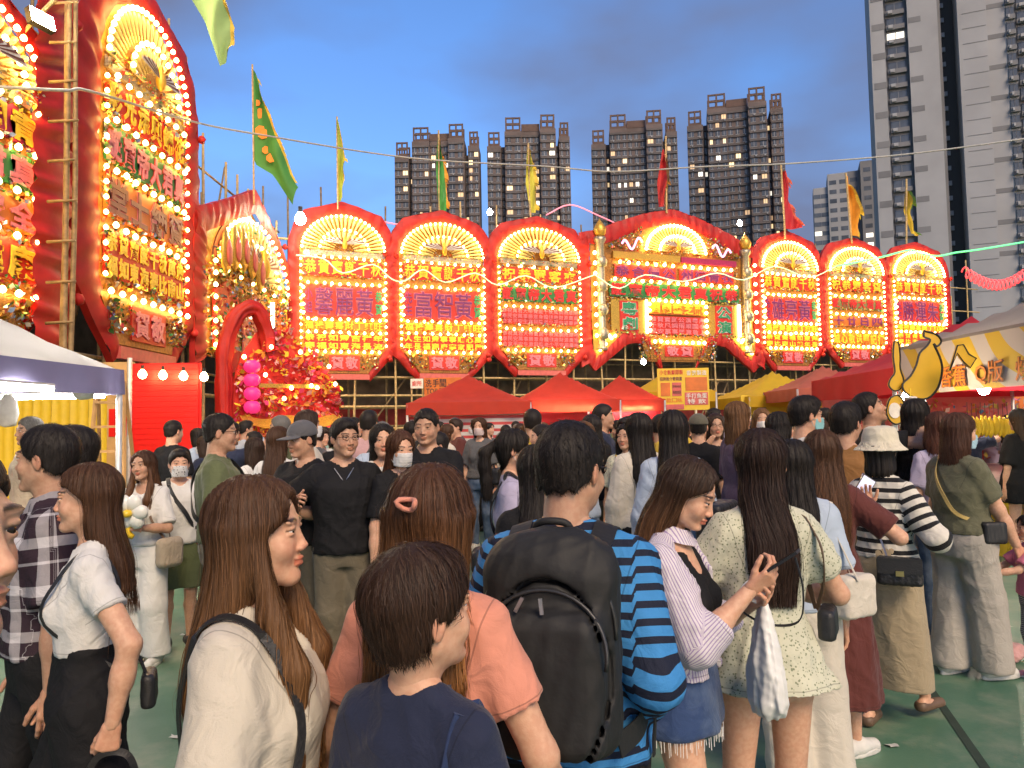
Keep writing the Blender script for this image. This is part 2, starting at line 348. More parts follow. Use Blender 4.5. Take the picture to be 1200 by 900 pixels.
U_B = Vector((1, .426, 0)).normalized(); RZ_B = math.atan2(.426, 1); P_B = Vector((0, 32.85, 0)); N_B = Vector((U_B.y, -U_B.x, 0))
XS = -8.6; RZ_S = R(90); P_S = Vector((XS, 0, 0)); N_S = Vector((1, 0, 0))
def wall_at(px, py, side): return plane_hit(px, py, P_S if side else P_B, N_S if side else N_B)
GRP = 'giant lit floral boards on bamboo'
def flower_board(side, xl, xr, yt, yb, rows, label, nb=10, fan_n=(26, 13), bottom='賀敬', br=.058, xl_abs=None, cm=.10):
    yc = (yt + yb) / 2
    a = wall_at(xl, yc, side) if xl_abs is None else Vector((XS, xl_abs, 0)); b = wall_at(xr, yc, side); mid = (a + b) / 2
    wd = Vector((b.x - a.x, b.y - a.y)).length
    pxm = (xl + xr) / 2 if xl_abs is None else xl
    # height from the pixel column over the board's middle
    d = mid.y; pm_ = 600 + FPX * mid.x / (mid.y * math.cos(PITCH))
    zt = at(pm_, yt, d).z; zb = at(pm_, yb, d).z
    root = thing('flower_board', label, 'flower board', (a.x, a.y, zb), RZ_S if side else RZ_B, GRP)
    W_, H_ = wd, zt - zb
    outer = [(.26, -.01), (.0, .16), (-.01, .5), (0, .76), (.05, .86), (.14, .935), (.32, .968), (.5, 1.0), (.68, .968), (.86, .935), (.95, .86), (1, .76), (1.01, .5), (1, .16), (.74, -.01)]
    inner = [(.28, .03), (.1, .175), (.1, .5), (.1, .72), (.13, .79), (.21, .86), (.35, .91), (.5, .93), (.65, .91), (.79, .86), (.87, .79), (.9, .72), (.9, .5), (.9, .175), (.72, .03)]
    ks = (1 - 2 * cm) / .8; inner = [(.5 + (x - .5) * ks, z) for x, z in inner]
    O = [(x * W_, z * H_) for x, z in outer]; I = [(x * W_, z * H_) for x, z in inner]
    cloth_strip(root, O, I, 0)
    for x, z in ((0.0, .10), (.93, .10), (-.03, .70), (1.0, .70)): knot(root, x * W_, z * H_, -.10, .20)
    m = MB(); m.prism([(x * 1.0, z) for x, z in I], .02, .10); m.build('backing_board', BG['gold'], root)
    s = W_ / 4.2
    x0, x1 = (.5 - .37 * ks) * W_, (.5 + .37 * ks) * W_
    fan(root, W_ / 2, .715 * H_, -.05, .385 * ks * W_, (.195 * H_) / (.385 * ks * W_), fan_n[0], fan_n[1], br * .95)
    m = MB(); m.box((x0, -.08, .685 * H_), (x1, .0, .715 * H_)); m.build('frieze', BG['silver'], root)
    C = [frame_pts(x0, x1, .17 * H_, .70 * H_, -.06, 260, .05 * s)]
    for q in range(14):
        for xx in (x0 - .1, x1 + .1): bulb(root, xx, -.12, (.19 + q * .036) * H_, br * .8)
    for r in rows:
        v0, v1 = r['v'][0] * H_, r['v'][1] * H_; rx0, rx1 = x0 + r.get('ins', 0) * W_, x1 - r.get('ins', 0) * W_
        band(root, W_, H_, rx0, rx1, v0, v1, r['bg'], r.get('t'), r.get('c'), -.05, r.get('nb', nb), br, r.get('sb', 0), r.get('bold', .015), r.get('ol'))
        for (t2, c2, fx0, fx1) in r.get('extra', []):
            text_part('lettering', t2, TX[c2], root, fx0 * W_, fx1 * W_, v0 + .02 * H_, v1 - .02 * H_, -.07, .02, vertical=True)
        C.append(frame_pts(rx0, rx1, v0, v1, -.07, 170, .03 * s))
    # bottom tray
    m = MB(); m.prism([(.28 * W_, .035 * H_), (.72 * W_, .035 * H_), (.86 * W_, .15 * H_), (.14 * W_, .15 * H_)], -.05, .0); m.build('tray_board', BG['gold'], root)
    m = MB(); m.box((.36 * W_, -.10, .05 * H_), (.64 * W_, -.05, .135 * H_)); m.build('text_board', BG['red'], root)
    text_part('lettering', bottom, TX['pink'], root, .37 * W_, .63 * W_, .055 * H_, .13 * H_, -.11, .03)
    m = MB(); m.box((.27 * W_, -.12, .0), (.73 * W_, .02, .03 * H_)); m.build('tray_sill', BG['pink'], root)
    for i in range(nb): bulb(root, W_ * (.14 + .72 * (i + .5) / nb), -.18, .152 * H_, br)
    F = np.stack([np.r_[rng.uniform(.18, .35, 130), rng.uniform(.65, .82, 130)] * W_, rng.normal(-.1, .05, 260), rng.uniform(.06, .14, 260) * H_], 1)
    C.append(F); C = np.concatenate(C)
    facets('tinsel_trim', C, .055 * s, root)
    return root

def nm(name, l, r, sub1=None, sub2=None):
    return [dict(v=(.575, .67), bg='red', t='恭賀寶誕千秋', c='yellow', bold=.015),
            dict(v=(.34, .525), bg='red', t=name, c='purple', ol='pink', sb=4, ins=.0, bold=.03, extra=[]),
            dict(v=(.275, .325), bg='orange', t='福祿壽喜財丁興旺', c='yellow', bold=.015, nb=10),
            dict(v=(.165, .255), bg='red', t=sub1 or '恭賀黃福如東海\n壽比南山鶴年長', c='yellow', bold=.03)]
def pad(name, l, r):
    rows = nm('', l, r); return rows
def name_rows(name, left, right, sub=None):
    rows = nm(name, left, right, sub); rows[1]['t'] = None
    rows[1]['extra'] = [(left, 'purple', .135, .215), (right, 'green', .79, .865)]
    rows[1]['name'] = name
    return rows
def finish_name(root, rows, W_, H_):
    r = rows[1]; n = r['name']; k = len(n); v0, v1 = r['v'][0] * H_ + .03, r['v'][1] * H_ - .05
    text_part('lettering', n, TX['pink'], root, .22 * W_, .785 * W_, v0, v1, -.055, .03, fill=.93, thick=.012)
    text_part('lettering', n, TX['purple'], root, .22 * W_, .785 * W_, v0, v1, -.075, .002, fill=.90)
def dims(root): return root
def board_named(side, xl, xr, yt, yb, name, left, right, label, sub=None, **k):
    rows = name_rows(name, left, right, sub); root = flower_board(side, xl, xr, yt, yb, rows, label, **k)
    yc = (yt + yb) / 2; a = wall_at(xl, yc, side); b = wall_at(xr, yc, side); mid = (a + b) / 2; pm_ = 600 + FPX * mid.x / (mid.y * math.cos(PITCH))
    finish_name(root, rows, Vector((b.x - a.x, b.y - a.y)).length, at(pm_, yt, mid.y).z - at(pm_, yb, mid.y).z); return root
board_named(0, 338, 464, 236, 445, '馨麗黃', '小姐', '恭賀', 'round-topped lit board with purple name beside the corner gateway', '恭祝如意吉祥年\n壽福如東海長流')
board_named(0, 455, 579, 246, 444, '富智黃', '先生', '恭賀', 'round-topped lit board with purple name directly above the toilet sign', '人生如意事事順心萬\n年長福壽康寧家肥屋')
dense = '恭祝真君大帝寶誕千秋風調雨順國\n泰民安萬事勝意身體健康財源廣進\n合家平安生意興隆老少平安福壽康'
flower_board(0, 570, 691, 253, 440, [dict(v=(.58, .665), bg='red', t='祝恭眾客來', c='yellow', bold=.03, nb=6), dict(v=(.455, .55), bg='green', t='誕寶帝大君真', c='red', ol='pink', bold=.03, nb=8),
    dict(v=(.315, .415), bg='red', t=dense, c='pink', bold=.01), dict(v=(.175, .275), bg='red', t=dense, c='pink', bold=.01)], 'round-topped lit board with red lettering on a green band, left of the wide gabled board')
board_named(0, 883, 966, 270, 434, '雄亮黃', '先生', '恭賀', 'round-topped lit board with purple name, right of the wide gabled board', br=.066)
flower_board(0, 962, 1043, 278, 430, [dict(v=(.58, .665), bg='red', t='祝恭眾客賀', c='yellow', bold=.03, nb=7), dict(v=(.44, .53), bg='olive', t='誕寶帝大君真', c='red', bold=.03, nb=8),
    dict(v=(.31, .39), bg='orange', t='十廿日四', c='purple', ol='pink', bold=.02, nb=8), dict(v=(.17, .26), bg='orange', t='誠心敬送堅記行', c='yellow', bold=.03, nb=8)], 'round-topped lit board with red letters on an olive band between two purple name boards', br=.066)
board_named(0, 1038, 1114, 283, 428, '勝運朱', '先生', '恭賀', 'last round-topped lit board of the row, partly behind the red tent', br=.066)
# the tall boards along the left side
big = [dict(v=(.585, .67), bg='red', t='彩光添興錦花', c='yellow', bold=.03, nb=8), dict(v=(.465, .56), bg='green', t='誕寶帝大君真', c='pink', ol='red', bold=.03, nb=9),
       dict(v=(.335, .44), bg='orange', t='堂士紳賀', c='brown', ol='pink', bold=.03, nb=9), dict(v=(.19, .305), bg='red', t='恭賀寶誕千秋萬歲\n福如東海壽比南山', c='yellow', bold=.03, nb=9)]
flower_board(1, 88, 232, -14, 426, big, 'tall narrow lit board beside the bamboo pole, rows of bulbs slanting down to the gateway', nb=9, br=.066, bottom='賀敬', cm=.15)
far_rows = [dict(v=(.575, .675), bg='magenta', t='恭賀潮青', c='yellow', bold=.05, nb=7), dict(v=(.45, .55), bg='green', t='大帝君真', c='pink', ol='white', bold=.04, nb=7),
            dict(v=(.33, .425), bg='orange', t='福壽雙全', c='pink', bold=.03, nb=7), dict(v=(.19, .305), bg='red', t='泰安健康', c='yellow', ol='brown', bold=.05, nb=7)]
flower_board(1, 0, 66, -55, 402, far_rows, 'lit board cut by the picture edge behind the floodlight, yellow lettering on magenta and red', nb=8, br=.062, xl_abs=9.6)
s0 = bpy.data.objects[[o.name for o in bpy.data.objects if o.get('label', '').startswith('lit board cut')][0]]
W0 = wall_at(66, 180, 1).y - 9.6; H0 = 8.3
cloth_strip(s0, [(W0 * 1.02, -.3), (W0 * 1.03, 2), (W0 * 1.03, 5), (W0 * .99, 7.4), (W0 * .9, 8.6)], [(W0 * .80, -.1), (W0 * .78, 2), (W0 * .79, 5), (W0 * .77, 6.8), (W0 * .7, 7.9)], -.22, 90, .05, 'cloth_drape', 9)

# the wide gabled board in the middle of the row
def gabled_board():
    a = wall_at(684, 340, 0); b = wall_at(889, 340, 0); mid = (a + b) / 2; pmx = 786
    zt = at(pmx, 245, mid.y).z; zb = at(pmx, 436, mid.y).z
    W_, H_ = (b - a).xy.length, zt - zb
    root = thing('flower_board', 'wide gabled lit board with red cloth roof, green band and two lit side columns', 'flower board', (a.x, a.y, zb), RZ_B, GRP)
    f = lambda P: [(x * W_, z * H_) for x, z in P]
    cloth_strip(root, f([(-.02, .80), (.08, .83), (.17, .88), (.35, .96), (.5, 1.0), (.65, .96), (.83, .88), (.92, .83), (1.02, .80)]), f([(-.02, .74), (.1, .74), (.2, .79), (.36, .87), (.5, .91), (.64, .87), (.8, .79), (.9, .74), (1.02, .74)]), 0, 110)
    for sg in (0, 1):
        X = (lambda x: x) if sg == 0 else (lambda x: 1 - x)
        cloth_strip(root, f([(X(-.03), .78), (X(-.03), .5), (X(-.025), .2), (X(-.02), .02)]), f([(X(.035), .78), (X(.03), .5), (X(.035), .2), (X(.04), .06)]), -.02, 60)
        cloth_strip(root, f([(X(.0), .06), (X(.05), .0), (X(.22), .16), (X(.28), .17), (X(.33), .15), (X(.41), .0)]), f([(X(.02), .14), (X(.07), .09), (X(.2), .23), (X(.28), .255), (X(.34), .2), (X(.385), .12)]), -.04, 60)
        cx = X(.085) * W_
        m = MB(); m.lathe([(.26, 0), (.26, .1), (.2, .15), (.22, H_ * .5), (.2, H_ * .62), (.3, H_ * .64), (.3, H_ * .66)], (cx, -.05, .12 * H_), 10); m.build('column', BG['silver'], root, smooth=True)
        for q in range(4):
            m = MB(); m.lathe([(.0, 0), (.24, .05), (.28, .3), (.15, .5), (0, .55)], (cx, -.25, (.18 + q * .14) * H_), 8, sy=.5); m.build('dragon_coil', BG['silver'], root, smooth=True)
        m = MB(); m.lathe([(.05, 0), (.27, .15), (.32, .4), (.2, .62), (.06, .8), (.01, .9)], (cx, -.1, .775 * H_), 8); m.build('gold_finial', gold, root, smooth=True)
        for q in range(9): bulb(root, X(.045) * W_, -.3, (.2 + q * .06) * H_, .085)
        m = MB(); m.prism(f([(X(.04), .05), (X(.04), .24), (X(.21), .24)])[::1 if sg else -1], -.06, -.02); m.build('corner_board', gold, root)
        for q in range(3): bulb(root, X(.07 + .03 * q) * W_, -.15, (.12 + .035 * q) * H_, .07); bulb(root, X(.09 + .03 * q) * W_, -.15, (.205) * H_, .07)
    m = MB(); m.prism(f([(.04, .2), (.96, .2), (.96, .74), (.8, .8), (.64, .88), (.5, .915), (.36, .88), (.2, .8), (.04, .74)]), .03, .1); m.build('backing_board', BG['gold'], root)
    m = MB(); m.prism(f([(.33, .06), (.67, .06), (.72, .22), (.28, .22)]), -.06, .02); m.build('tray_board', BG['gold'], root)
    fan(root, .5 * W_, .725 * H_, -.06, .17 * W_, .165 * H_ / (.17 * W_), 26, 15, .075)
    m = MB(); m.box((.15 * W_, -.16, .665 * H_), (.52 * W_, -.04, .705 * H_)); m.build('frieze', gold, root); m = MB(); m.box((.525 * W_, -.20, .665 * H_), (.85 * W_, -.06, .70 * H_)); m.build('awning', BG['magenta'], root)
    band(root, W_, H_, .16 * W_, .50 * W_, .555 * H_, .635 * H_, 'red', '恭合價公', 'purple', -.06, 7, .08, 0, .02, 'pink')
    band(root, W_, H_, .52 * W_, .84 * W_, .555 * H_, .635 * H_, 'red', '州街青衣', 'purple', -.06, 7, .08, 0, .02, 'pink')
    band(root, W_, H_, .13 * W_, .87 * W_, .44 * H_, .53 * H_, 'green', '誕寶帝大君真祝恭', 'red', -.06, 15, .08, 0, .03, 'pink')
    band(root, W_, H_, .34 * W_, .66 * W_, .345 * H_, .42 * H_, 'orange', '團劇藝芝龍', 'yellow', -.06, 9, .08, 2, .04)
    band(root, W_, H_, .34 * W_, .66 * W_, .225 * H_, .335 * H_, 'red', '恭賀寶誕公演粵劇\n千秋風調雨順國泰\n民安萬事勝意敬上', 'pink', -.06, 0, .08, 3, .015)
    band(root, W_, H_, .34 * W_, .66 * W_, .07 * H_, .17 * H_, 'gold', None, None, -.10, 9, .08)
    band(root, W_, H_, .42 * W_, .58 * W_, .09 * H_, .16 * H_, 'red', '敬賀', 'pink', -.14, 0, .08, 0, .03)
    for xa, tx in ((.135, '粵劇'), (.675, '公演')):
        m = MB(); m.box((xa * W_, -.08, .225 * H_), ((xa + .19) * W_, -.02, .425 * H_)); m.build('text_frame', gold, root)
        m = MB(); m.box(((xa + .045) * W_, -.11, .235 * H_), ((xa + .145) * W_, -.08, .415 * H_)); m.build('text_board', BG['red'], root)
        text_part('lettering', tx, TX['white'], root, (xa + .045) * W_, (xa + .145) * W_, .235 * H_, .415 * H_, -.115, .05, vertical=True, fill=.9)
        text_part('lettering', tx, TX['green'], root, (xa + .045) * W_, (xa + .145) * W_, .235 * H_, .415 * H_, -.135, .02, vertical=True, fill=.86)
        m = MB(); m.box(((xa + (.19 if xa < .5 else .185)) * W_ - .05, -.16, .225 * H_), ((xa + .19) * W_ + .03, -.1, .425 * H_)); m.build('light_tube', tube_m, root)
    for sg in (-1, 1):
        P = [(.5 * W_ + sg * (.20 + .11 * t) * W_, -.3, (.765 + .03 * math.sin(t * 9) - .03 * t) * H_) for t in np.linspace(0, 1, 24)]
        m = MB(); m.tube(P, .05, 6); m.build('neon_dragon', neon_pink, root, smooth=True)
    C = [frame_pts(.13 * W_, .87 * W_, .43 * H_, .54 * H_, -.1, 350, .05), frame_pts(.33 * W_, .67 * W_, .22 * H_, .43 * H_, -.1, 250, .05), frame_pts(.15 * W_, .85 * W_, .54 * H_, .66 * H_, -.1, 300, .05),
         frame_pts(.12 * W_, .33 * W_, .22 * H_, .43 * H_, -.1, 250, .09), frame_pts(.67 * W_, .88 * W_, .22 * H_, .43 * H_, -.1, 250, .09)]
    for sg in (-1, 1):
        n = 350; t = rng.uniform(0, 1, n); x = .5 + sg * (.18 + .2 * t); C.append(np.stack([x * W_, rng.normal(-.1, .05, n), (.72 + rng.uniform(0, 1, n) * (.15 - .13 * t)) * H_], 1))
        n = 300; C.append(np.stack([(.5 + sg * rng.uniform(.1, .22, n)) * W_, rng.normal(-.1, .05, n), rng.uniform(.07, .2, n) * H_], 1))
    facets('tinsel_trim', np.concatenate(C), .06, root)
tube_m = pm('lit_tube', (1, .9, .7), .4, emis=(1, .78, .42), es=9, namt=0)
tube_white = pm('lit_white_tube', (1, 1, 1), .4, emis=(1, .93, .80), es=34, namt=0)
neon_pink = pm('neon_pink', (1, .4, .6), .4, emis=(1, .25, .5), es=1.2, namt=0)
gabled_board()

# the corner gateway: gabled board plus a shrine front with lanterns
def gateway():
    a = Vector((XS, wall_at(229, 350, 1).y, 0)); b = Vector((XS, wall_at(343, 350, 1).y, 0)); W_ = b.y - a.y
    zt = at(297, 222, (a.y + b.y) / 2).z; zb = 3.5; H_ = zt - zb
    root = thing('gateway_board', 'gabled gateway board at the corner with red cloth roof and glowing fan', 'flower board', (a.x, a.y, zb), RZ_S, GRP)
    f = lambda P: [(x * W_, z * H_) for x, z in P]
    cloth_strip(root, f([(-.02, .68), (.25, .84), (.5, 1.0), (.75, .84), (1.02, .62), (1.03, .5)]), f([(-.02, .56), (.25, .72), (.5, .87), (.75, .72), (.97, .52), (.97, .42)]), -.1, 90, .02)
    cloth_strip(root, f([(-.03, .7), (-.03, .4), (-.02, .0)]), f([(.06, .62), (.06, .4), (.07, .05)]), -.08, 50)
    m = MB(); m.prism(f([(0, .05), (1, .05), (1, .5), (.75, .72), (.5, .87), (.25, .72), (0, .56)]), .04, .1); m.build('backing_board', BG['gold'], root)
    fan(root, .5 * W_, .50 * H_, -.1, .36 * W_, .30 * H_ / (.36 * W_), 24, 13, .062)
    for q in range(8): bulb(root, .1 * W_, -.2, (.1 + q * .055) * H_, .065); bulb(root, .93 * W_, -.2, (.06 + q * .05) * H_, .065)
    for q in range(6):
        bulb(root, (.2 + .12 * q) * W_, -.2, .47 * H_, .06)
    for q in range(5):
        m = MB(); m.lathe([(.02, 0), (.30, .25), (.34, .8), (.22, 1.2), (.02, 1.4)], (.14 * W_ + q * .75, -.35, (.43 + .06 * math.sin(q * .8)) * H_), 8, sy=.3); o = m.build('gold_plume', gold, root, smooth=True)
        m = MB(); m.lathe([(.02, .25), (.17, .4), (.2, .75), (.02, 1.1)], (.14 * W_ + q * .75, -.46, (.43 + .06 * math.sin(q * .8)) * H_), 8, sy=.3); m.build('pink_heart', BG['pink'], o, smooth=True)
    for x0, x1, c in ((.12, .34, 'red'), (.38, .62, 'pink'), (.66, .88, 'red')):
        m = MB(); m.prism(f([(x0, .08), (x1, .08), (x1, .36), ((x0 + x1) / 2, .43), (x0, .36)]), -.08, -.03); m.build('niche_board', BG[c], root)
    for x in (.64, .92):
        m = MB(); m.box((x * W_ - .06, -.3, .08 * H_), (x * W_ + .06, -.2, .42 * H_)); m.build('light_tube', tube_m, root)
    C = np.stack([rng.uniform(.02, .98, 1400) * W_, rng.normal(-.12, .06, 1400), rng.uniform(.05, .45, 1400) * H_], 1)
    D = np.stack([rng.uniform(.1, .9, 700) * W_, rng.normal(-.12, .06, 700), np.zeros(700)], 1); xx = D[:, 0] / W_; D[:, 2] = (.42 + rng.uniform(0, 1, 700) * (.42 - abs(xx - .5) * .75).clip(.02)) * H_
    facets('tinsel_trim', np.r_[C, D], .08, root)
    m = MB(); G = [[(x, -.3 - .06 * math.sin(x * 9), .10 * H_ - z - .12 * abs(math.sin(x * 2.4))) for z in (0, .2, .4, .6)] for x in np.linspace(.1 * W_, .95 * W_, 70)]; m.grid(G); m.build('cloth_fringe', red_cloth, root, smooth=True)
gateway()
flower_m = {}
def shrine():
    p = at(262, 470, 19.0); root = thing('shrine_arch', 'red cloth archway hung with pink lanterns and paper flowers below the gateway', 'shrine', (p.x, p.y, 0), R(40))
    # thick cloth tube: up the post, over the arch and down
    P = catmull([(0, 0, 0), (.02, 0, 1.5), (0, 0, 2.8), (.05, 0, 3.8), (.35, -.05, 4.6), (.8, -.05, 4.75), (1.1, 0, 4.2), (1.15, 0, 3.7)], 8)
    m = MB(); m.tube(P, [.18 + .012 * math.sin(i * .9) for i in range(len(P))], 28); V = np.array(m.V); cc = np.repeat(np.array([tuple(p) for p in P]), 28, 0); th = np.tile(np.arange(28), len(P)); k_ = 1 + .16 * np.sin(th * 2 * math.pi * 6 / 28 + np.repeat(np.arange(len(P)), 28) * .12) + .10 * np.sin(th * 2 * math.pi * 11 / 28 + 2); V = cc + (V - cc) * k_[:, None]; V += rng.normal(0, .006, V.shape); m.V = V.tolist(); m.build('cloth_post', red_cloth, root, smooth=True)
    lm = pm('lantern_pink', (.75, .03, .22), .5, emis=(.9, .03, .2), es=.25)
    me = None
    for q in range(4):
        m = MB(); m.lathe([(.05, -.16), (.12, -.15), (.19, -.08), (.21, 0), (.19, .08), (.12, .15), (.05, .16)], n=12); o = m.build('lantern', lm, root, (.62, -.25, 2.25 + q * .34), smooth=True)
        m = MB(); m.lathe([(.05, .16), (.05, .19)], n=8); m.build('lantern_cap', gold, o)
    m = MB(); m.grid([[(x, -.25 - y * .2, 2.0 - .12 * y + .05 * math.sin(x * 5)) for y in (0, 1, 2)] for x in np.linspace(.3, 2.9, 20)]); m.build('gold_ledge', gold, root, smooth=True)
    m = MB(); m.grid([[(x, -.25, 2.85 - .1 * y) for y in (0, 1)] for x in np.linspace(.8, 2.6, 20)]); m.build('gold_ledge', gold, root)
    bk = MB(); bk.prism([(.25, 0), (3.2, 0), (3.2, 2.7), (2.8, 3.3), (2.2, 3.9), (1.5, 4.3), (.9, 4.2), (.5, 3.6), (.25, 2.8)], .12, .2); bk.build('flower_wall', BG['red'], root)
    for q in range(22): bulb(root, .4 + .125 * q + .05 * math.sin(q * 5), -.3, [3.5, 1.0, 2.6, .5, 3.0, 1.6][q % 6] + .3 * math.sin(q * 2.3), .055)  # bulbs added among the flowers to light the wall
    C = np.stack([rng.uniform(.3, 3.2, 1700), rng.normal(-.02, .12, 1700), rng.uniform(.1, 3.6, 1700)], 1)
    C[:, 2] *= np.clip(1.28 - np.abs(C[:, 0] - 1.5) * .3, .8, 1.2); facets('paper_flowers', C, .10, root, cols=[(.7, .02, .05), (.8, .05, .2), (.85, .3, .05), (.8, .55, .05), (.7, .02, .03), (.8, .4, .4)], mat=paper_tint)
    for q in range(26):
        m = MB(); x = rng.uniform(.35, 3.1); z = rng.uniform(.4, 3.3); s = rng.uniform(.07, .13)
        for k in range(7):
            an = k * .9; c = Vector((x + math.cos(an) * s * .7, -.2, z + math.sin(an) * s * .7)); m.lathe([(0, 0), (s * .5, s * .2), (0, s * .4)], tuple(c), 5)
        m.build('rosette', [BG['red'], BG['pink'], BG['yellow'], BG['magenta'], BG['orange']][q % 5], root, smooth=True)
def paper_mat():
    m, t, b = node_mat('tinted_paper'); a = t.nodes.new('ShaderNodeAttribute'); a.attribute_name = 'tint'; t.links.new(a.outputs['Color'], b.inputs['Base Color']); b.inputs['Roughness'].default_value = .6
    return m
paper_tint = paper_mat()
shrine()

# ------------------------------------------------------------------ bamboo scaffolds
def pole(root, a, b, r, mat=None, name='pole'):
    m = MB(); a = Vector(a); b = Vector(b); n = max(2, int((b - a).length / 1.2)); j = Vector((random.uniform(-.03, .03), random.uniform(-.03, .03), 0))
    m.tube([a + (b - a) * (i / n) + j * math.sin(i) for i in range(n + 1)], [r * (1 - .25 * i / n) * (1.06 if i % 2 else 1) for i in range(n + 1)], 6); return m.build(name, mat or bamboo, root, smooth=True)
def scaffold_back():
    a = wall_at(318, 470, 0); root = thing('bamboo_scaffold', 'long bamboo scaffold holding the back row of lit boards', 'scaffold', (a.x, a.y, 0), RZ_B)
    Lh = (wall_at(1150, 400, 0) - a).xy.length
    s = 0.0; k = 0
    while s < Lh:
        for dy in (.35, 2.2):
            h = random.uniform(9.2, 12.2) if dy > 1 else random.uniform(8.5, 11.3)
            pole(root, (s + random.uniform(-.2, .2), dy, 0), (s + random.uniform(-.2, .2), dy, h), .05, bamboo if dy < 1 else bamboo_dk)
        s += random.uniform(1.05, 1.55); k += 1
    for z in (.9, 1.7, 2.5, 3.1, 3.7, 4.6, 6.2, 7.8, 9.2):
        for dy in (.42, 2.3):
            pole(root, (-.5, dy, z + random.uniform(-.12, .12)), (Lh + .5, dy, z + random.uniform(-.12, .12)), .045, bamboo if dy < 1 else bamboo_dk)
    for i in range(14):
        x = random.uniform(0, Lh - 3); pole(root, (x, 1.2, 0), (x + random.uniform(1.5, 3), 1.2, random.uniform(3.2, 4.5)), .045, bamboo_dk)
    return Lh
LB = scaffold_back()
def scaffold_side():
    root = thing('bamboo_scaffold', 'bamboo scaffold along the left side behind the tall boards', 'scaffold', (XS - .35, 9, 0), RZ_S)
    s = 0
    while s < 20.5:
        for dy in (.0, 1.6):
            h = random.uniform(9, 10.5) + (2.2 if 6 < s < 13 else 0)
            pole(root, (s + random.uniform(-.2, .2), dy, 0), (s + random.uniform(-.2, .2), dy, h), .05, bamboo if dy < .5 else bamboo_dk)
        s += random.uniform(1.1, 1.7)
    for z in (1.0, 2.0, 2.8, 3.35, 5, 6.6, 8.2, 9.4):
        for dy in (.1, 1.7): pole(root, (-.5, dy, z + random.uniform(-.1, .1)), (20.8, dy, z + random.uniform(-.1, .1)), .045)
    for i in range(8):
        x = random.uniform(8, 17); pole(root, (x, .9, 4), (x + random.uniform(2, 4), .9, random.uniform(8, 11)), .04, bamboo_dk)
scaffold_side()
# the stage shed behind the boards, dim lit interior put into its wall and cloth colours, sheet-metal gable
def shed():
    a = wall_at(330, 470, 0); root = thing('stage_shed', 'dark bamboo and sheet-metal opera shed behind the lit boards', 'shed', (a.x, a.y, 0), RZ_B)
    dk = pm('shed_dark', (.13, .095, .065), .8, nscale=2, namt=.5); sheet = pm('zinc_sheet', (.20, .20, .21), .5, .5, nscale=3, namt=.4)
    m = MB(); m.box((-1, 4.2, 0), (LB, 4.4, 7.2)); m.build('wall', dk, root)
    m = MB(); m.box((-1, 3.0, 0), (LB, 3.1, 2.6)); m.build('stage_front', pm('stage_cloth_red', (.30, .03, .025), .8, nscale=1.5, namt=.5), root)
    for i, x in enumerate(np.arange(9.0, 13.0, .8)):
        m = MB(); zt = 9.4 - abs(x + .4 - 11) * .5; m.box((x, 3.9, 6.8), (x + .77, 3.95, zt)); m.build('metal_sheet', sheet, root)
    pole(root, (8.2, 3.7, 8.4), (11.2, 3.7, 10.0), .06); pole(root, (11.2, 3.7, 10.0), (14.0, 3.7, 8.2), .06)
shed()
def hoarding():
    root = thing('hoarding', 'grey block wall behind the left bamboo scaffold', 'wall', (XS - 2.6, 4, 0), RZ_S)
    m = MB(); m.box((-6, 0, 0), (26, .2, 6.6)); m.build('wall', pm('hoarding_grey', (.055, .05, .048), .8, nscale=3, namt=.5), root)
hoarding()

